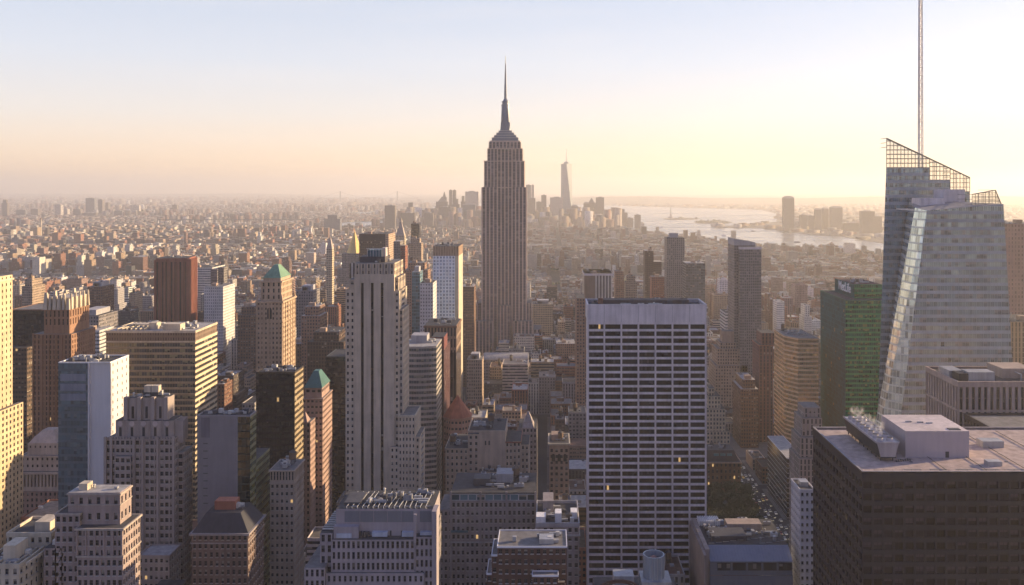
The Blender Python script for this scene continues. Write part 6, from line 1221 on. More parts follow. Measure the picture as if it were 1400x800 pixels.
# ------------------------------------------------------------------ generic city
AVES = [-196 - 190 * k for k in range(0, 5)] + [-10, 176] + [450 + 280 * k for k in range(0, 9)] + [-956 - 280 * k - 190 for k in range(0, 40)]
AVES = sorted(set(AVES))
def inside(poly, X, Y):
    X, Y = np.asarray(X), np.asarray(Y); c = np.zeros(X.shape, bool); n = len(poly)
    for i in range(n):
        (x1, y1), (x2, y2) = poly[i], poly[(i + 1) % n]
        if y1 == y2: continue
        c ^= ((y1 > Y) != (y2 > Y)) & (X < (x2 - x1) * (Y - y1) / (y2 - y1) + x1)
    return c
HB = [(x0, x1, y0, y1) for x0, x1, y0, y1, *_ in BOXES]
HBa = np.array(HB)
PARK = (58, 162, 590, 724)
def blocked(x0, x1, y0, y1):
    if x1 > PARK[0] and x0 < PARK[1] and y1 > PARK[2] and y0 < PARK[3]: return True
    if x1 > 164.5 and x0 < 187.5 and y1 > 600 and y1 < 1900: return True
    return bool(np.any((HBa[:, 0] - 1.5 < x1) & (HBa[:, 1] + 1.5 > x0) & (HBa[:, 2] - 1.5 < y1) & (HBa[:, 3] + 1.5 > y0)))
PAL = [((.27, .125, .085), 'red brick', 4), ((.19, .10, .07), 'brown brick', 4), ((.36, .26, .18), 'tan brick', 5), ((.42, .35, .28), 'beige stone', 4), ((.29, .27, .26), 'grey stone', 4), ((.55, .50, .44), 'cream', 3), ((.62, .60, .58), 'white', 1.5), ((.10, .075, .065), 'dark brown', 2), ((.33, .22, .18), 'pinkish brick', 3), ((.07, .07, .08), 'dark glass', 1)]
PW = [p[2] for p in PAL]
G_STY = [M_facade('city_punched', None, win=(.3, .7, .25, .75), blinds=.25), M_facade('city_tight', None, win=(.22, .78, .2, .72), blinds=.3), M_facade('city_piers', None, win=(.28, .72, .0, .85), blinds=.15), M_facade('city_bands', None, win=(.0, 1, .2, .68), blinds=.3), M_facade('city_pairs', None, win=(.15, .85, .28, .75), blinds=.25, split=.08)]
G_BLANK = M_tint('city_party_wall'); G_ROOF = M_roof('city_roof', tinted=True)
RT = [(.06, .06, .065), (.10, .10, .10), (.13, .125, .12), (.22, .21, .21), (.42, .41, .40), (.16, .10, .08), (.30, .26, .22)]
r = random.Random(21)
def gheight(x, y):
    sx = CX + x * F / y
    if y < 560: h = r.uniform(28, 62)
    elif y < 1350:
        h = r.choice([r.uniform(20, 50), r.uniform(35, 70), r.uniform(45, 95)]) if sx < 470 else r.choice([r.uniform(18, 42), r.uniform(28, 60), r.uniform(22, 48)])
        if sx > 965: h = r.uniform(18, 55)
    elif y < 2400: h = r.uniform(16, 48) if r.random() < .9 else r.uniform(50, 85)
    elif y < 4700: h = r.uniform(12, 30) if r.random() < (.6 if math.sin(x / 260 + 1) * math.sin(y / 330) > .3 else .95) else r.uniform(35, 68)
    else: h = r.uniform(12, 40)
    lim = 655 if y < 700 else 535 if y < 950 else 455 if y < 1400 else 385 if y < 2500 else 338 if y < 4000 else 312
    if sx < 470 and y < 1400: lim -= 40
    if x > 185 and x < 300 and y < 1000: lim = 640
    return max(10, min(h, PZ(lim - r.uniform(-12, 6), y)))
GEN = []
def lots(xa, xb, ya, yb, wmin, wmax, rows):
    dep = (yb - ya) / rows
    for k in range(rows):
        x = xa
        while x < xb - 6:
            w_ = min(r.choice([r.uniform(wmin, wmax), r.uniform(wmin, wmin * 1.6)]), xb - x)
            if xb - x - w_ < 6: w_ = xb - x
            y0, y1 = ya + k * dep + .3, ya + (k + 1) * dep - .3
            d = r.uniform(.72, 1) * (y1 - y0)
            if k: y0 = y1 - d
            else: y1 = y0 + d
            gx0, gx1 = x + .15, x + w_ - .15
            x += w_
            if abs(gx0) > .66 * y1 + 60: continue
            if blocked(gx0, gx1, y0, y1): continue
            GEN.append((gx0, gx1, y0, y1))
BLOCKS = []
for i in range(len(AVES) - 1):
    y = 365.0
    while y < 5600:
        ya, yb = y + 8, y + 72; sh = 0 if y < 980 or AVES[i] > 100 and y < 1900 else 95 if y < 1900 else 30 if y < 2700 else -70 if y < 3700 else 60
        xa, xb = AVES[i] + 12 + sh, AVES[i + 1] - 12 + sh
        if not (xa > .64 * (yb + 60) or xb < -.66 * (yb + 60)):
            BLOCKS.append((xa, xb, ya, yb))
            if y < 2400: lots(xa, xb, ya, yb, 11 if y > 560 else 18, 36, 2)
            else: lots(xa, xb, ya, yb, 15, 38, 2)
        y += 80
cx_ = np.array([(g[0] + g[1]) / 2 for g in GEN]); cy_ = np.array([(g[2] + g[3]) / 2 for g in GEN])
ok = inside(MANH, cx_, cy_) & inside(MANH, cx_ + 60, cy_)
GEN = [g for g, k in zip(GEN, ok) if k and not (r.random() < .035)]
SPEC = []
for (x0, x1, y0, y1) in GEN:
    h = gheight((x0 + x1) / 2, y0)
    pi = r.choices(range(len(PAL)), PW)[0]; k = r.uniform(.8, 1.2); tint = tuple(min(.8, c * k * r.uniform(.96, 1.04)) for c in PAL[pi][0])
    SPEC.append(dict(x0=x0, x1=x1, y0=y0, y1=y1, h=h, tint=tint, col=PAL[pi][1], sty=r.randrange(5), rt=r.choice(RT), step=(h > 38 and r.random() < .45), tank=(y0 < 1700 and h > 22 and r.random() < .5), bulk=r.random() < .8, seed=r.random()))
def gen_mesh(s, wall, extra, roofm):
    rr = random.Random(s['seed']); x0, x1, y0, y1, h, tint, rt = s['x0'], s['x1'], s['y0'], s['y1'], s['h'], s['tint'], s['rt']
    st = G_STY[s['sty']]; near = y0 < 1800
    def body(x0, x1, y0, y1, z0, z1):
        side = G_BLANK if (rr.random() < .35 and z1 < 45) else st
        ph = .9 if near else 0
        for a, c, m_ in (((x0, y0), (x1, y0), st), ((x1, y0), (x1, y1), side), ((x1, y1), (x0, y1), st), ((x0, y1), (x0, y0), side)): wall.wall(a, c, z0, z1, m_, 3.0, 3.5, tint=tint)
        if near:
            tk = .4; wall.wall((x0, y0), (x1, y0), z1, z1 + ph, G_BLANK, tint=tint); wall.wall((x1, y0), (x1, y1), z1, z1 + ph, G_BLANK, tint=tint); wall.wall((x1, y1), (x0, y1), z1, z1 + ph, G_BLANK, tint=tint); wall.wall((x0, y1), (x0, y0), z1, z1 + ph, G_BLANK, tint=tint)
            ring = [(x0, y0), (x1, y0), (x1, y1), (x0, y1)]; inn = [(x0 + tk, y0 + tk), (x1 - tk, y0 + tk), (x1 - tk, y1 - tk), (x0 + tk, y1 - tk)]; ct = tuple(min(.7, c * 1.25 + .04) for c in tint)
            for k in range(4):
                j = (k + 1) % 4; wall.poly([(*ring[k], z1 + ph), (*ring[j], z1 + ph), (*inn[j], z1 + ph), (*inn[k], z1 + ph)], G_BLANK, tint=ct); wall.poly([(*inn[k], z1 + ph), (*inn[j], z1 + ph), (*inn[j], z1), (*inn[k], z1)], G_BLANK, tint=tint)
            wall.poly([(*p, z1) for p in inn], G_ROOF, tint=rt)
        else: wall.poly([(x0, y0, z1), (x1, y0, z1), (x1, y1, z1), (x0, y1, z1)], G_ROOF, tint=rt)
    w_, d_ = x1 - x0, y1 - y0
    if s['step'] and w_ > 12:
        zb = h * rr.uniform(.6, .85); a, c = rr.uniform(.08, .3) * w_, rr.uniform(.08, .3) * w_
        body(x0, x1, y0, y1, 0, zb); X0, X1, Y0, Y1 = x0 + a, x1 - c, y0 + rr.uniform(.5, 4), y1 - rr.uniform(.5, 4); body(X0, X1, Y0, Y1, zb, h)
    else: body(x0, x1, y0, y1, 0, h); X0, X1, Y0, Y1 = x0, x1, y0, y1
    W_, D_ = X1 - X0, Y1 - Y0
    if s['bulk'] and y0 < 3600 and W_ > 8 and D_ > 8:
        a, c = rr.uniform(2.5, min(8, W_ * .5)), rr.uniform(2.5, min(7, D_ * .5)); xx, yy = rr.uniform(X0 + 1, X1 - a - 1), rr.uniform(Y0 + 1, Y1 - c - 1)
        extra('bulkhead').box(xx, xx + a, yy, yy + c, h, h + rr.uniform(2.2, 5), G_BLANK, G_ROOF, tint=tint, rtint=rt)
        if near:
            for _ in range(rr.randrange(1, 5)):
                a, c = rr.uniform(1, 3), rr.uniform(1, 2.6); xx, yy = rr.uniform(X0 + 1, X1 - a - 1), rr.uniform(Y0 + 1, Y1 - c - 1); g = rr.choice([(.6, .6, .6), (.35, .35, .36), (.12, .12, .13)])
                extra('roof_unit').box(xx, xx + a, yy, yy + c, h, h + rr.uniform(.7, 2), G_BLANK, tint=g, rtint=g)
    if s['tank'] and W_ > 8 and D_ > 8:
        xx, yy = rr.uniform(X0 + 3, X1 - 3), rr.uniform(Y0 + 3, Y1 - 3); m_ = extra('water_tank'); rd = rr.uniform(1.5, 2.1); tc = rr.choice([(.16, .11, .08), (.28, .2, .14), (.12, .11, .10)]); zt_ = h + rr.uniform(2, 5)
        m_.box(xx - rd * .7, xx + rd * .7, yy - rd * .7, yy + rd * .7, h, zt_, G_BLANK, tint=(.05, .05, .05), faces='flrb')
        m_.frust(xx, yy, zt_, zt_ + 3.4, rd, rd * .95, G_BLANK, 8, tint=tc); m_.frust(xx, yy, zt_ + 3.4, zt_ + 4.7, rd * 1.08, 0, G_BLANK, 8, tint=(.1, .09, .08))
# which ones show largest: a small id buffer painted far to near, hand-placed buildings included
W2_, H2_ = 1400, 800; buf = np.full((H2_, W2_), -1, np.int32)
items = [(s['y0'], i, s['x0'], s['x1'], s['y0'], s['y1'], 0, s['h']) for i, s in enumerate(SPEC) if s['y0'] < 3200] + [(b_[2], -2, *b_[:6]) for b_ in BOXES]
for it in sorted(items, key=lambda q: -q[0]):
    _, i, x0, x1, y0, y1, z0, z1 = it
    if y0 < 1: continue
    xs = [CX + x * F / y for x in (x0, x1) for y in (y0, y1)]
    def fill(a, b_, c, d):
        a, b_, c, d = (int(round(v)) for v in (a, b_, c, d)); a, c = max(a, 0), max(c, 0)
        if b_ > a and d > c: buf[c:min(d, H2_), a:min(b_, W2_)] = i
    yf, yb_ = HY + (CZ - z1) * F / y0, HY + (CZ - z1) * F / y1
    fa, fb = CX + x0 * F / y0, CX + x1 * F / y0
    fill(fa, fb, yf, HY + (CZ - z0) * F / y0)
    fill((fa + CX + x0 * F / y1) / 2, (fb + CX + x1 * F / y1) / 2, min(yf, yb_), max(yf, yb_))
    if x1 < 0: fill(fb, CX + x1 * F / y1, (yf + yb_) / 2, HY + (CZ - z0) * F / y1)
    if x0 > 0: fill(CX + x0 * F / y1, fa, (yf + yb_) / 2, HY + (CZ - z0) * F / y1)
ids, cnt = np.unique(buf[buf >= 0], return_counts=True); order = ids[np.argsort(-cnt)]
NIND = 290; IND = [int(i) for i in order[:NIND]]; INDS = set(IND)
ctr = {}
for i in IND:
    yy, xx = np.nonzero(buf == i); ctr[i] = (xx.mean(), yy.mean())
LMK = [(690, 440, 'the spired skyscraper'), (883, 560, 'the white ribbed slab'), (515, 560, 'the dark-striped limestone tower'), (377, 450, 'the green-roofed tower'), (206, 560, 'the banded office tower'), (227, 395, 'the fluted red tower'), (75, 500, 'the brown gothic tower'), (1090, 530, 'the gold banded tower'),
       (1165, 480, 'the green glass tower'), (1024, 400, 'the slant-topped apartment tower'), (610, 400, 'the silver-blue white tower'), (604, 500, 'the brown slotted tower'), (480, 335, 'the gilded pyramid roof'), (1005, 690, 'the dark park'), (665, 615, 'the tan party wall'), (764, 640, 'the arched-window brick tower'),
       (817, 385, 'the white-striped square tower'), (925, 360, 'the notched dark tower'), (1000, 500, 'the beige stepped building'), (120, 560, 'the teal glass tower'), (380, 580, 'the black glass box'), (125, 740, 'the lower-left stone building'), (300, 740, 'the dark hipped roof'), (624, 560, 'the red pyramid roof'), (47, 630, 'the squat domed roof')]
grp = {}
for i in IND:
    x, y = ctr[i]; s = SPEC[i]; L = min(LMK, key=lambda l: math.hypot((l[0] - x), (l[1] - y) * 1.3)); dx, dy = x - L[0], y - L[1]
    rel = ('left of' if dx < 0 else 'right of') if abs(dx) > abs(dy) else ('just above' if dy < 0 else 'below')
    size = 'low' if s['h'] < 26 else ('mid-rise' if s['h'] < 52 else 'tall'); shp = 'stepped ' if s['step'] else ''
    key = f"{size} {shp}{s['col']} building", rel, L[2]; grp.setdefault(key, []).append((math.hypot(dx, dy), i))
ORD = ['nearest', 'second nearest', 'third nearest', 'fourth nearest', 'fifth nearest', 'sixth nearest', 'seventh nearest', 'eighth nearest', 'ninth nearest', 'tenth nearest', 'eleventh nearest', 'twelfth nearest', 'thirteenth nearest']
LAB = {}
for (d, rel, lm), lst in grp.items():
    for k, (_, i) in enumerate(sorted(lst)):
        LAB[i] = f'{d} {rel} {lm}' if len(lst) == 1 else f'{d}, {ORD[min(k, 12)]} one {rel} {lm}'
class Lump(dict): pass
for i in IND:
    s = SPEC[i]; wall = MB(); ex = []
    def extra(n, ex=ex): m_ = MB(); ex.append((n, m_)); return m_
    gen_mesh(s, wall, extra, None); org = ((s['x0'] + s['x1']) / 2, (s['y0'] + s['y1']) / 2, 0)
    nm = 'brick_building' if 'brick' in s['col'] or 'brown' in s['col'] else ('stone_building' if 'stone' in s['col'] else 'city_building')
    o = wall.build(nm, None, org); o['label'] = LAB[i]; o['category'] = 'building'; o['group'] = 'low-rise and mid-rise buildings filling the city grid'
    for n_, m_ in ex: m_.build(n_, o, org)
mass = MB(); far_ex = lambda n: mass
for i, s in enumerate(SPEC):
    if i not in INDS: gen_mesh(s, mass, far_ex, None)
mo = mass.build('distant_buildings', None); mo['kind'] = 'stuff'; mo['label'] = 'dense carpet of small hazy buildings stretching to the water and horizon'; mo['category'] = 'buildings'

# boroughs beyond the rivers: boxes by the thousand, numpy
def carpet(name, poly, ya, yb, n, seed, smin, smax, hfun, label, xlim=.64, xmin=None, xmax=None):
    g = np.random.default_rng(seed); y = np.sqrt(g.uniform(ya ** 2 if ya > 0 else 0, yb ** 2, n)) if yb < 12000 else ya + (yb - ya) * g.uniform(0, 1, n) ** 1.0
    x = g.uniform(-xlim, .56, n) * y
    cell = 1.0; ang = R(17)
    k = inside(poly, x, y) & (y > ya)
    if xmin is not None: k &= (x > xmin)
    if xmax is not None: k &= (x < xmax)
    x, y = x[k], y[k]; n = len(x)
    # snap into rows so that streets appear
    ca, sa = math.cos(ang), math.sin(ang); u, v = x * ca + y * sa, -x * sa + y * ca; v = np.round(v / 55) * 55 + g.uniform(-9, 9, n); x, y = u * ca - v * sa, u * sa + v * ca
    w_, d = g.uniform(smin, smax, n), g.uniform(smin, smax, n) * .7; h = hfun(x, y, g, n)
    pal = np.array([p[0] for p in PAL]); pw = np.array(PW); ti = g.choice(len(PAL), n, p=pw / pw.sum()); tint = np.clip(pal[ti] * g.uniform(.8, 1.25, (n, 1)) * 1.05, 0, .8); rt = np.array(RT)[g.integers(0, len(RT), n)] * 1.1
    ex, ey = np.stack([ca * w_ / 2, sa * w_ / 2], 1), np.stack([-sa * d / 2, ca * d / 2], 1); c = np.stack([x, y], 1)
    cor = np.stack([c - ex - ey, c + ex - ey, c + ex + ey, c - ex + ey], 1)
    V = np.zeros((n, 8, 3)); V[:, :4, :2] = cor; V[:, 4:, :2] = cor; V[:, 4:, 2] = h[:, None]
    quad = np.array([[0, 1, 5, 4], [1, 2, 6, 5], [2, 3, 7, 6], [3, 0, 4, 7], [4, 5, 6, 7]]); Fc = (quad[None] + (np.arange(n) * 8)[:, None, None]).reshape(-1)
    me = bpy.data.meshes.new(name); me.vertices.add(n * 8); me.vertices.foreach_set('co', V.reshape(-1)); me.loops.add(n * 20); me.loops.foreach_set('vertex_index', Fc); me.polygons.add(n * 5)
    me.polygons.foreach_set('loop_start', np.arange(n * 5) * 4); me.polygons.foreach_set('loop_total', np.full(n * 5, 4))
    me.materials.append(F_FAR); me.materials.append(G_ROOF); me.polygons.foreach_set('material_index', np.tile([0, 0, 0, 0, 1], n))
    col = np.zeros((n, 5, 4, 4)); col[..., 3] = 1; col[:, :4, :, :3] = tint[:, None, None, :]; col[:, 4, :, :3] = rt[:, None, :]
    me.color_attributes.new('tint', 'FLOAT_COLOR', 'CORNER').data.foreach_set('color', col.reshape(-1)); me.color_attributes.new('rtint', 'FLOAT_COLOR', 'CORNER').data.foreach_set('color', col.reshape(-1))
    nb_, nd, nf = np.maximum(1, np.round(w_ / 5)), np.maximum(1, np.round(d / 5)), h / 4.0; uv = np.zeros((n, 5, 4, 2))
    for k_, q in ((0, nb_), (1, nd), (2, nb_), (3, nd)): uv[:, k_, 1, 0] = q; uv[:, k_, 2, 0] = q; uv[:, k_, 2, 1] = nf; uv[:, k_, 3, 1] = nf
    ul = me.uv_layers.new(name='UVMap'); ul.data.foreach_set('uv', uv.reshape(-1)); me.update(calc_edges=True); me.validate()
    o = bpy.data.objects.new(name, me); C.objects.link(o); o['kind'] = 'stuff'; o['label'] = label; o['category'] = 'buildings'; return o
def hb(x, y, g, n):
    h = g.uniform(8, 20, n); cl = (np.sin(x / 420 + 1.3) * np.sin(y / 510 + .4) > .38) & (g.uniform(0, 1, n) < .4); h[cl] = g.uniform(30, 70, cl.sum()); return h
SEAM = GY(312.5)
carpet('distant_buildings', MANH, 5600, 11900, 26000, 5, 16, 46, hb, 'carpet of tiny low buildings in the borough beyond the river')
carpet('distant_buildings', MANH, 11500, 34000, 17000, 6, 35, 110, lambda x, y, g, n: g.uniform(9, 26, n) + (g.uniform(0, 1, n) < .03) * 45, 'faint carpet of buildings fading into the horizon haze')
carpet('distant_buildings', JERS, 3400, 14000, 3600, 7, 25, 80, lambda x, y, g, n: g.uniform(8, 24, n), 'low hazy buildings along the shore across the river')
def hd(x, y, g, n): return g.uniform(30, 88, n) + (g.uniform(0, 1, n) < .2) * 50
carpet('downtown_buildings', MANH, 5500, 6900, 3800, 8, 25, 48, hd, 'mass of hazy mid-height blocks at the foot of the downtown towers', xmin=-1050, xmax=620)

# tree tufts between the far buildings
def blobs(name, n, ya, yb, poly, rmin, rmax, seed, label, mat):
    g = np.random.default_rng(seed); y = np.sqrt(g.uniform(ya ** 2, yb ** 2, n)); x = g.uniform(-.63, .56, n) * y
    den = np.sin(x / 300 + 2) * np.sin(y / 380) + g.uniform(-.9, .9, n) > 0.25; k = inside(poly, x, y) & den; x, y = x[k], y[k]; n = len(x)
    base = []
    for a, z, rad in [(i * math.pi / 3, .0, 1.0) for i in range(6)] + [(i * math.pi / 3 + .5, .6, .8) for i in range(6)] + [(0, 1.0, 0)]: base.append((rad * math.cos(a), rad * math.sin(a), z))
    base = np.array(base); fs = []
    for i in range(6): j = (i + 1) % 6; fs += [[i, j, 6 + i], [j, 6 + j, 6 + i], [6 + i, 6 + j, 12]]
    V = base[None] * g.uniform(rmin, rmax, (n, 1, 1)) * g.uniform(.7, 1.3, (n, 13, 3)); V[:, :, 0] += x[:, None]; V[:, :, 1] += y[:, None]; V[:, :, 2] += 3
    Fc = (np.array(fs)[None] + (np.arange(n) * 13)[:, None, None]).reshape(-1); me = bpy.data.meshes.new(name)
    me.vertices.add(n * 13); me.vertices.foreach_set('co', V.reshape(-1)); me.loops.add(len(Fc)); me.loops.foreach_set('vertex_index', Fc); me.polygons.add(len(Fc) // 3); me.polygons.foreach_set('loop_start', np.arange(len(Fc) // 3) * 3); me.polygons.foreach_set('loop_total', np.full(len(Fc) // 3, 3))
    me.materials.append(mat); me.update(calc_edges=True); o = bpy.data.objects.new(name, me); C.objects.link(o); o['kind'] = 'stuff'; o['label'] = label; o['category'] = 'trees'
t = NT('leaves'); ge = t.n('NewGeometry'); t.bsdf(Base_Color=t.mix(t.math('ADD', t.math('MULTIPLY', ge.outputs['Random Per Island'], .5), t.math('MULTIPLY', t.noise(t.pos(), .15, 2), .5)), (.018, .028, .010), (.055, .065, .026)), Roughness=.8); LEAF = t.m
blobs('distant_trees', 13000, 1700, 9000, MANH, 6, 13, 3, 'tufts of trees between the far low buildings', LEAF)
blobs('island_trees', 9000, 7000, 9000, ISL1, 6, 12, 4, 'trees covering the island with the statue', LEAF); blobs('island_trees', 12000, 6000, 7600, ISL2, 6, 12, 6, 'trees covering the long flat island', LEAF)

# pavements of the nearer blocks and avenue markings
pv = MB(); PAV = M_plain('pavement', (.15, .145, .14))
for xa, xb, ya, yb in BLOCKS:
    if ya < 1700: pv.box(xa - 3.5, xb + 3.5, ya - 3, yb + 3, 0, .14, PAV, faces='flrbt')
o = pv.build('pavement', None); o['kind'] = 'structure'
mk = MB(); WL = M_plain('road_paint', (.75, .75, .72), .7, .1)
for yy in range(380, 1500, 9):
    for xx in (169.5, 173, 176.5, 180): mk.poly([(xx, yy, .008), (xx + .16, yy, .008), (xx + .16, yy + 3, .008), (xx, yy + 3, .008)], WL)
o = mk.build('road_markings', None); o['kind'] = 'structure'
# park lawn and trees
lw = MB(); t = NT('lawn'); t.bsdf(Base_Color=t.mix(t.noise(t.pos(), .3, 4), (.03, .045, .015), (.06, .08, .03)), Roughness=.95)
lw.box(PARK[0], PARK[1], PARK[2], PARK[3], .0, .19, t.m, faces='flrbt'); o = lw.build('park_lawn', None); o['kind'] = 'structure'
BARK = M_plain('bark', (.07, .055, .04)); rt_ = random.Random(9); TV = []
for v in range(4):
    tr = MB(); zs = [0, 2.5, 5, 7.5]
    for k in range(3):
        r0, r1 = .38 - .07 * k, .31 - .07 * k
        for j in range(7):
            a0, a1 = 2 * math.pi * j / 7, 2 * math.pi * (j + 1) / 7; tr.poly([(r0 * math.cos(a0), r0 * math.sin(a0), zs[k]), (r0 * math.cos(a1), r0 * math.sin(a1), zs[k]), (r1 * math.cos(a1), r1 * math.sin(a1), zs[k + 1]), (r1 * math.cos(a0), r1 * math.sin(a0), zs[k + 1])], BARK)
    for j in range(7):
        a = rt_.uniform(0, 6.28); l = rt_.uniform(2.5, 5); tr.tube((0, 0, 5 + .4 * j), (l * math.cos(a), l * math.sin(a), 8.5 + rt_.uniform(0, 4)), .12, BARK, 4)
    cr = MB(); lob = [(rt_.uniform(-3.6, 3.6), rt_.uniform(-3.6, 3.6), rt_.uniform(8.5, 14), rt_.uniform(2.0, 3.6)) for _ in range(9)]
    for lx, ly, lz, lr in lob:
        for _ in range(110):
            d = Vector((rt_.gauss(0, 1), rt_.gauss(0, 1), rt_.gauss(0, .8))).normalized() * lr * rt_.uniform(.55, 1.08); c = Vector((lx, ly, lz)) + d
            a = Vector((rt_.gauss(0, 1), rt_.gauss(0, 1), rt_.gauss(0, .6))).normalized() * rt_.uniform(.28, .62); e = a.cross(Vector((rt_.gauss(0, 1), rt_.gauss(0, 1), rt_.gauss(0, 1)))).normalized() * rt_.uniform(.28, .55)
            cr.poly([tuple(c - a - e), tuple(c + a - e * .6), tuple(c + a * .8 + e), tuple(c - a * .7 + e)], LEAF)
    TV.append((tr.build('trunk', None), cr.build('crown', None)))
n = 0
for gx in range(9):
    for gy in range(12):
        x = PARK[0] + 5 + gx * 11.8 + rt_.uniform(-2.6, 2.6); y = PARK[2] + 5 + gy * 11.2 + rt_.uniform(-2.6, 2.6)
        if 3 <= gx <= 4 and 2 < gy < 9: continue
        e = bpy.data.objects.new('park_tree', None); C.objects.link(e); e.location = (x, y, .19); e.rotation_euler = (0, 0, rt_.uniform(0, 6.28)); sc = rt_.uniform(.85, 1.3); e.scale = (sc, sc, sc * rt_.uniform(.9, 1.12))
        e['label'] = 'leafy dark green tree in the shaded park beside the traffic-filled avenue'; e['category'] = 'tree'; e['group'] = 'trees of the dark park'
        tv = TV[rt_.randrange(4)]
        for q in tv:
            c = q.copy(); C.objects.link(c); c.parent = e
for tv in TV:
    for q in tv: bpy.data.objects.remove(q)
# cars on the avenue
CARC = [('white', (.7, .7, .7)), ('yellow', (.75, .45, .04)), ('black', (.02, .02, .022)), ('silver', (.4, .41, .42)), ('red', (.35, .03, .02))]
GLB = M_plain('car_glass', (.015, .018, .02), .1, .02, spec=.8); TYRE = M_plain('tyre', (.02, .02, .02)); t = NT('lit_headlight'); em = t.n('Emission'); em.inputs[0].default_value = (1, .85, .6, 1); em.inputs[1].default_value = .8; t.t.links.new(em.outputs[0], t.out.inputs[0]); HL = t.m
def car_mesh(nm, c):
    pm = M_plain('car_paint_' + nm, c, .3, .02, spec=.6); B_ = MB()
    prof = [(-2.2, .35), (-2.25, .8), (-1.9, .95), (-1.1, 1.0), (-.5, 1.42), (.9, 1.45), (1.6, 1.02), (2.15, .95), (2.25, .6), (2.2, .35)]
    for (a, za), (c_, zc_) in zip(prof, prof[1:]): B_.poly([(-.88, a, za), (-.88, c_, zc_), (.88, c_, zc_), (.88, a, za)], GLB if 1.0 <= min(za, zc_) and max(za, zc_) > 1.3 and abs(za - zc_) > .2 else pm)
    B_.poly([(.88, y, z) for y, z in prof], pm); B_.poly([(-.88, y, z) for y, z in prof][::-1], pm)
    for s_ in (-1, 1): B_.poly([(s_ * .885, -.95, 1.03), (s_ * .885, 1.4, 1.03), (s_ * .885, .85, 1.38), (s_ * .885, -.45, 1.36)], GLB)
    for sx in (-.8, .8):
        for sy in (-1.35, 1.35):
            for j in range(10):
                a0, a1 = 2 * math.pi * j / 10, 2 * math.pi * (j + 1) / 10; B_.poly([(sx + .1, sy, .33), (sx + .1, sy + .33 * math.cos(a0), .33 + .33 * math.sin(a0)), (sx + .1, sy + .33 * math.cos(a1), .33 + .33 * math.sin(a1))], TYRE); B_.poly([(sx - .1, sy, .33), (sx - .1, sy + .33 * math.cos(a1), .33 + .33 * math.sin(a1)), (sx - .1, sy + .33 * math.cos(a0), .33 + .33 * math.sin(a0))], TYRE)
                B_.poly([(sx - .1, sy + .33 * math.cos(a0), .33 + .33 * math.sin(a0)), (sx - .1, sy + .33 * math.cos(a1), .33 + .33 * math.sin(a1)), (sx + .1, sy + .33 * math.cos(a1), .33 + .33 * math.sin(a1)), (sx + .1, sy + .33 * math.cos(a0), .33 + .33 * math.sin(a0))], TYRE)
    for sx in (-.8, .35): B_.box(sx, sx + .45, -2.30, -2.24, .6, .8, HL, faces='flrtu')
    return B_.build('car', None)
CM = [car_mesh(n_, c) for n_, c in CARC]; rc = random.Random(4)
LANES = [(167.6, 0), (171.3, 0), (174.8, 0), (178.3, 0), (181.8, 0)]
for lx, rot in LANES:
    y = 610.0
    while y < 1010:
        k = rc.choices(range(5), [4, 5, 3, 3, 1])[0]; c = CM[k].copy(); C.objects.link(c); c.location = (lx + rc.uniform(-.3, .3), y, .0); c.rotation_euler = (0, 0, 0)
        c['label'] = f'{CARC[k][0]} car in the traffic filling the avenue beside the dark park'; c['category'] = 'car'; c['group'] = 'cars on the avenue'
        y += rc.uniform(7.5, 26)
for c in CM: bpy.data.objects.remove(c)

# statue on its island, boats, bridges
b = Bld('statue', 'tiny robed statue with raised torch on a tall pedestal on the far island', 'statue'); Y = 7750; X0 = PX(917, Y); GR = M_plain('statue_copper', (.15, .22, .19))
b.reg(X0 - 15, X0 + 15, Y - 15, Y + 15, 0, 90); b['base'].frust(X0, Y, 0, 14, 26, 24, CONC, 11); b['pedestal'].frust(X0, Y, 14, 46, 11, 7, CONC, 4, rot=R(45))
m_ = b['figure']; prev = [(46, 5.4), (56, 4.8), (68, 4.2), (76, 4.6), (79, 3.0), (80.5, 1.7), (84, 2.2), (87, 1.6), (88, .4)]
for (za, ra), (zb_, rb_) in zip(prev, prev[1:]): m_.frust(X0, Y, za, zb_, ra, rb_, GR, 10)
m_.tube((X0 - 3.5, Y, 77), (X0 - 5.2, Y, 93), 1.1, GR, 6); b['torch'].frust(X0 - 5.3, Y, 92, 96, 1.0, 2.0, GR, 8); b['crown_rays'].frust(X0, Y, 87, 88, 3.4, 3.0, GR, 7); b.finish()
BW_ = M_plain('boat_white', (.75, .74, .72), .5)
for k, (x, y, L, look) in enumerate([(990, 322, 34, 'small ferry leaving the far pier'), (1030, 316, 26, 'low barge near the far shore'), (905, 311, 30, 'ferry in the open bay left of the islands'), (1090, 331, 34, 'white ferry close to the near river bank'), (1150, 338, 26, 'small boat near the glass tower edge'), (950, 318, 22, 'small boat in mid river'), (860, 300, 40, 'cargo ship beyond the downtown shore')]):
    X0, Y = px(x, y); b = Bld('boat', look, 'boat', 'boats on the river and bay'); b.reg(X0 - L / 2, X0 + L / 2, Y - 4, Y + 4, -2, 6)
    m_ = b['hull']; hl = [(X0 - L / 2, Y - 3.5), (X0 + L * .35, Y - 3.5), (X0 + L / 2, Y), (X0 + L * .35, Y + 3.5), (X0 - L / 2, Y + 3.5)]; m_.prism(hl, -2, 1.6, BW_ if k % 2 == 0 else BLK)
    b['deckhouse'].box(X0 - L * .35, X0 + L * .2, Y - 2.6, Y + 2.6, 1.6, 5.5, BW_); b.finish()
b = Bld('suspension_bridge', 'faint suspension bridge with two towers on the horizon left of downtown', 'bridge'); Y = 17600; xa_, xb_ = PX(465, Y), PX(543, Y); b.reg(xa_, xb_, Y, Y + 30, 0, 210)
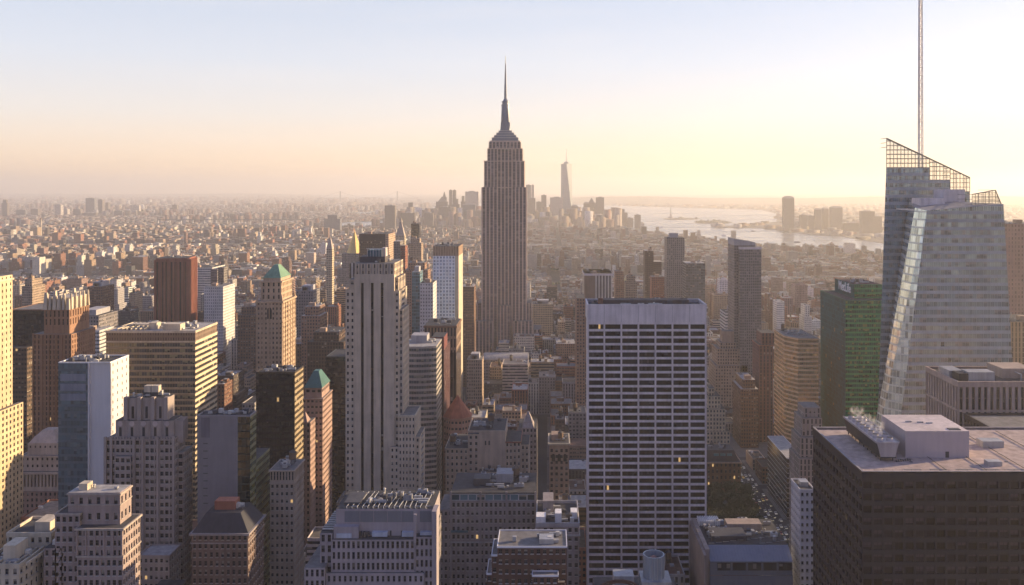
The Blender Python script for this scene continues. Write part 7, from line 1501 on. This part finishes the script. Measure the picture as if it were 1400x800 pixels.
for xx in (xa_, xb_):
    m_ = b.kid('tower')
    for dy in (0, 26): m_.box(xx - 9, xx + 9, Y + dy, Y + dy + 9, 0, 205, STEEL)
    for zz in (70, 140, 196): m_.box(xx - 7, xx + 7, Y + 9, Y + 26, zz, zz + 12, STEEL, faces='flrbtu')
b['deck'].box(xa_ - 420, xb_ + 420, Y + 8, Y + 28, 66, 73, STEEL, faces='flrbtu')
m_ = b['cable']; n = 16
for yy in (Y + 6, Y + 30):
    for k in range(n):
        f0, f1 = k / n, (k + 1) / n; z_ = lambda f: 80 + 122 * (2 * f - 1) ** 2; m_.tube((xa_ + (xb_ - xa_) * f0, yy, z_(f0)), (xa_ + (xb_ - xa_) * f1, yy, z_(f1)), 1.6, STEEL, 4)
    m_.tube((xa_, yy, 202), (xa_ - 420, yy, 72), 1.6, STEEL, 4); m_.tube((xb_, yy, 202), (xb_ + 420, yy, 72), 1.6, STEEL, 4)
b.finish()
b = Bld('road_bridge', 'long low elevated roadway crossing toward the bay far left of the gilded roof', 'bridge'); Y = 6200; xa_, xb_ = PX(215, Y), PX(452, Y); b.reg(xa_, xb_, Y, Y + 20, 0, 50)
b['deck'].box(xa_, xb_, Y, Y + 18, 38, 43, M_plain('bridge_steel', (.16, .15, .15)), faces='flrbtu')
for k in range(16): b.kid('pier').box(xa_ + k * (xb_ - xa_) / 15.01, xa_ + k * (xb_ - xa_) / 15.01 + 5, Y + 2, Y + 16, 0, 38, CONC)
b.finish()

# steam above the cooling fans
t = NT('steam'); pv_ = t.n('VolumePrincipled'); pv_.inputs['Color'].default_value = (.96, .94, .92, 1); tc = t.n('TexCoord'); g_ = t.n('TexGradient', gradient_type='SPHERICAL'); mp = t.n('Mapping')
mp.inputs['Location'].default_value = (-1, -1, -1); mp.inputs['Scale'].default_value = (2, 2, 2); t.put(mp.inputs[0], tc.outputs['Generated']); t.put(g_.inputs[0], mp.outputs[0])
t.put(pv_.inputs['Density'], t.math('MULTIPLY', t.math('MULTIPLY', g_.outputs[1], t.ramp(t.noise(t.pos(), .8, 4, .65), .42, .7)), .85)); t.t.links.new(pv_.outputs[0], t.out.inputs['Volume'])
rs_ = random.Random(2)
import bmesh
bm = bmesh.new(); bmesh.ops.create_icosphere(bm, subdivisions=2, radius=1.0); pme = bpy.data.meshes.new('steam_plume'); bm.to_mesh(pme); bm.free(); pme.materials.append(t.m)
for k, (x, y, z) in enumerate(FANS):
    if k % 2: continue
    o = bpy.data.objects.new('steam_plume', pme); C.objects.link(o); h = rs_.uniform(2.2, 3.6); o.location = (x + .6, y, z + h * .9); o.scale = (1.3, 1.4, h); o.rotation_euler = (rs_.uniform(-.3, .3), rs_.uniform(.1, .5), 0)
    o['kind'] = 'stuff'; o['label'] = 'thin plume of steam rising from a rooftop cooling fan'; o['category'] = 'steam'; o['group'] = 'steam plumes'
# the air
t = NT('haze_air'); hv = t.n('VolumePrincipled'); hv.inputs['Color'].default_value = (1.0, .95, .89, 1); hv.inputs['Density'].default_value = HAZE_DENSITY; hv.inputs['Anisotropy'].default_value = .42
t.t.links.new(hv.outputs[0], t.out.inputs['Volume'])
hz = MB(); hz.box(-47000, 47000, -1600, 42000, -5, 640, t.m, faces='flrbtu'); o = hz.build('haze', None); o['kind'] = 'stuff'; o['label'] = 'golden evening haze over the whole city'; o['category'] = 'haze'
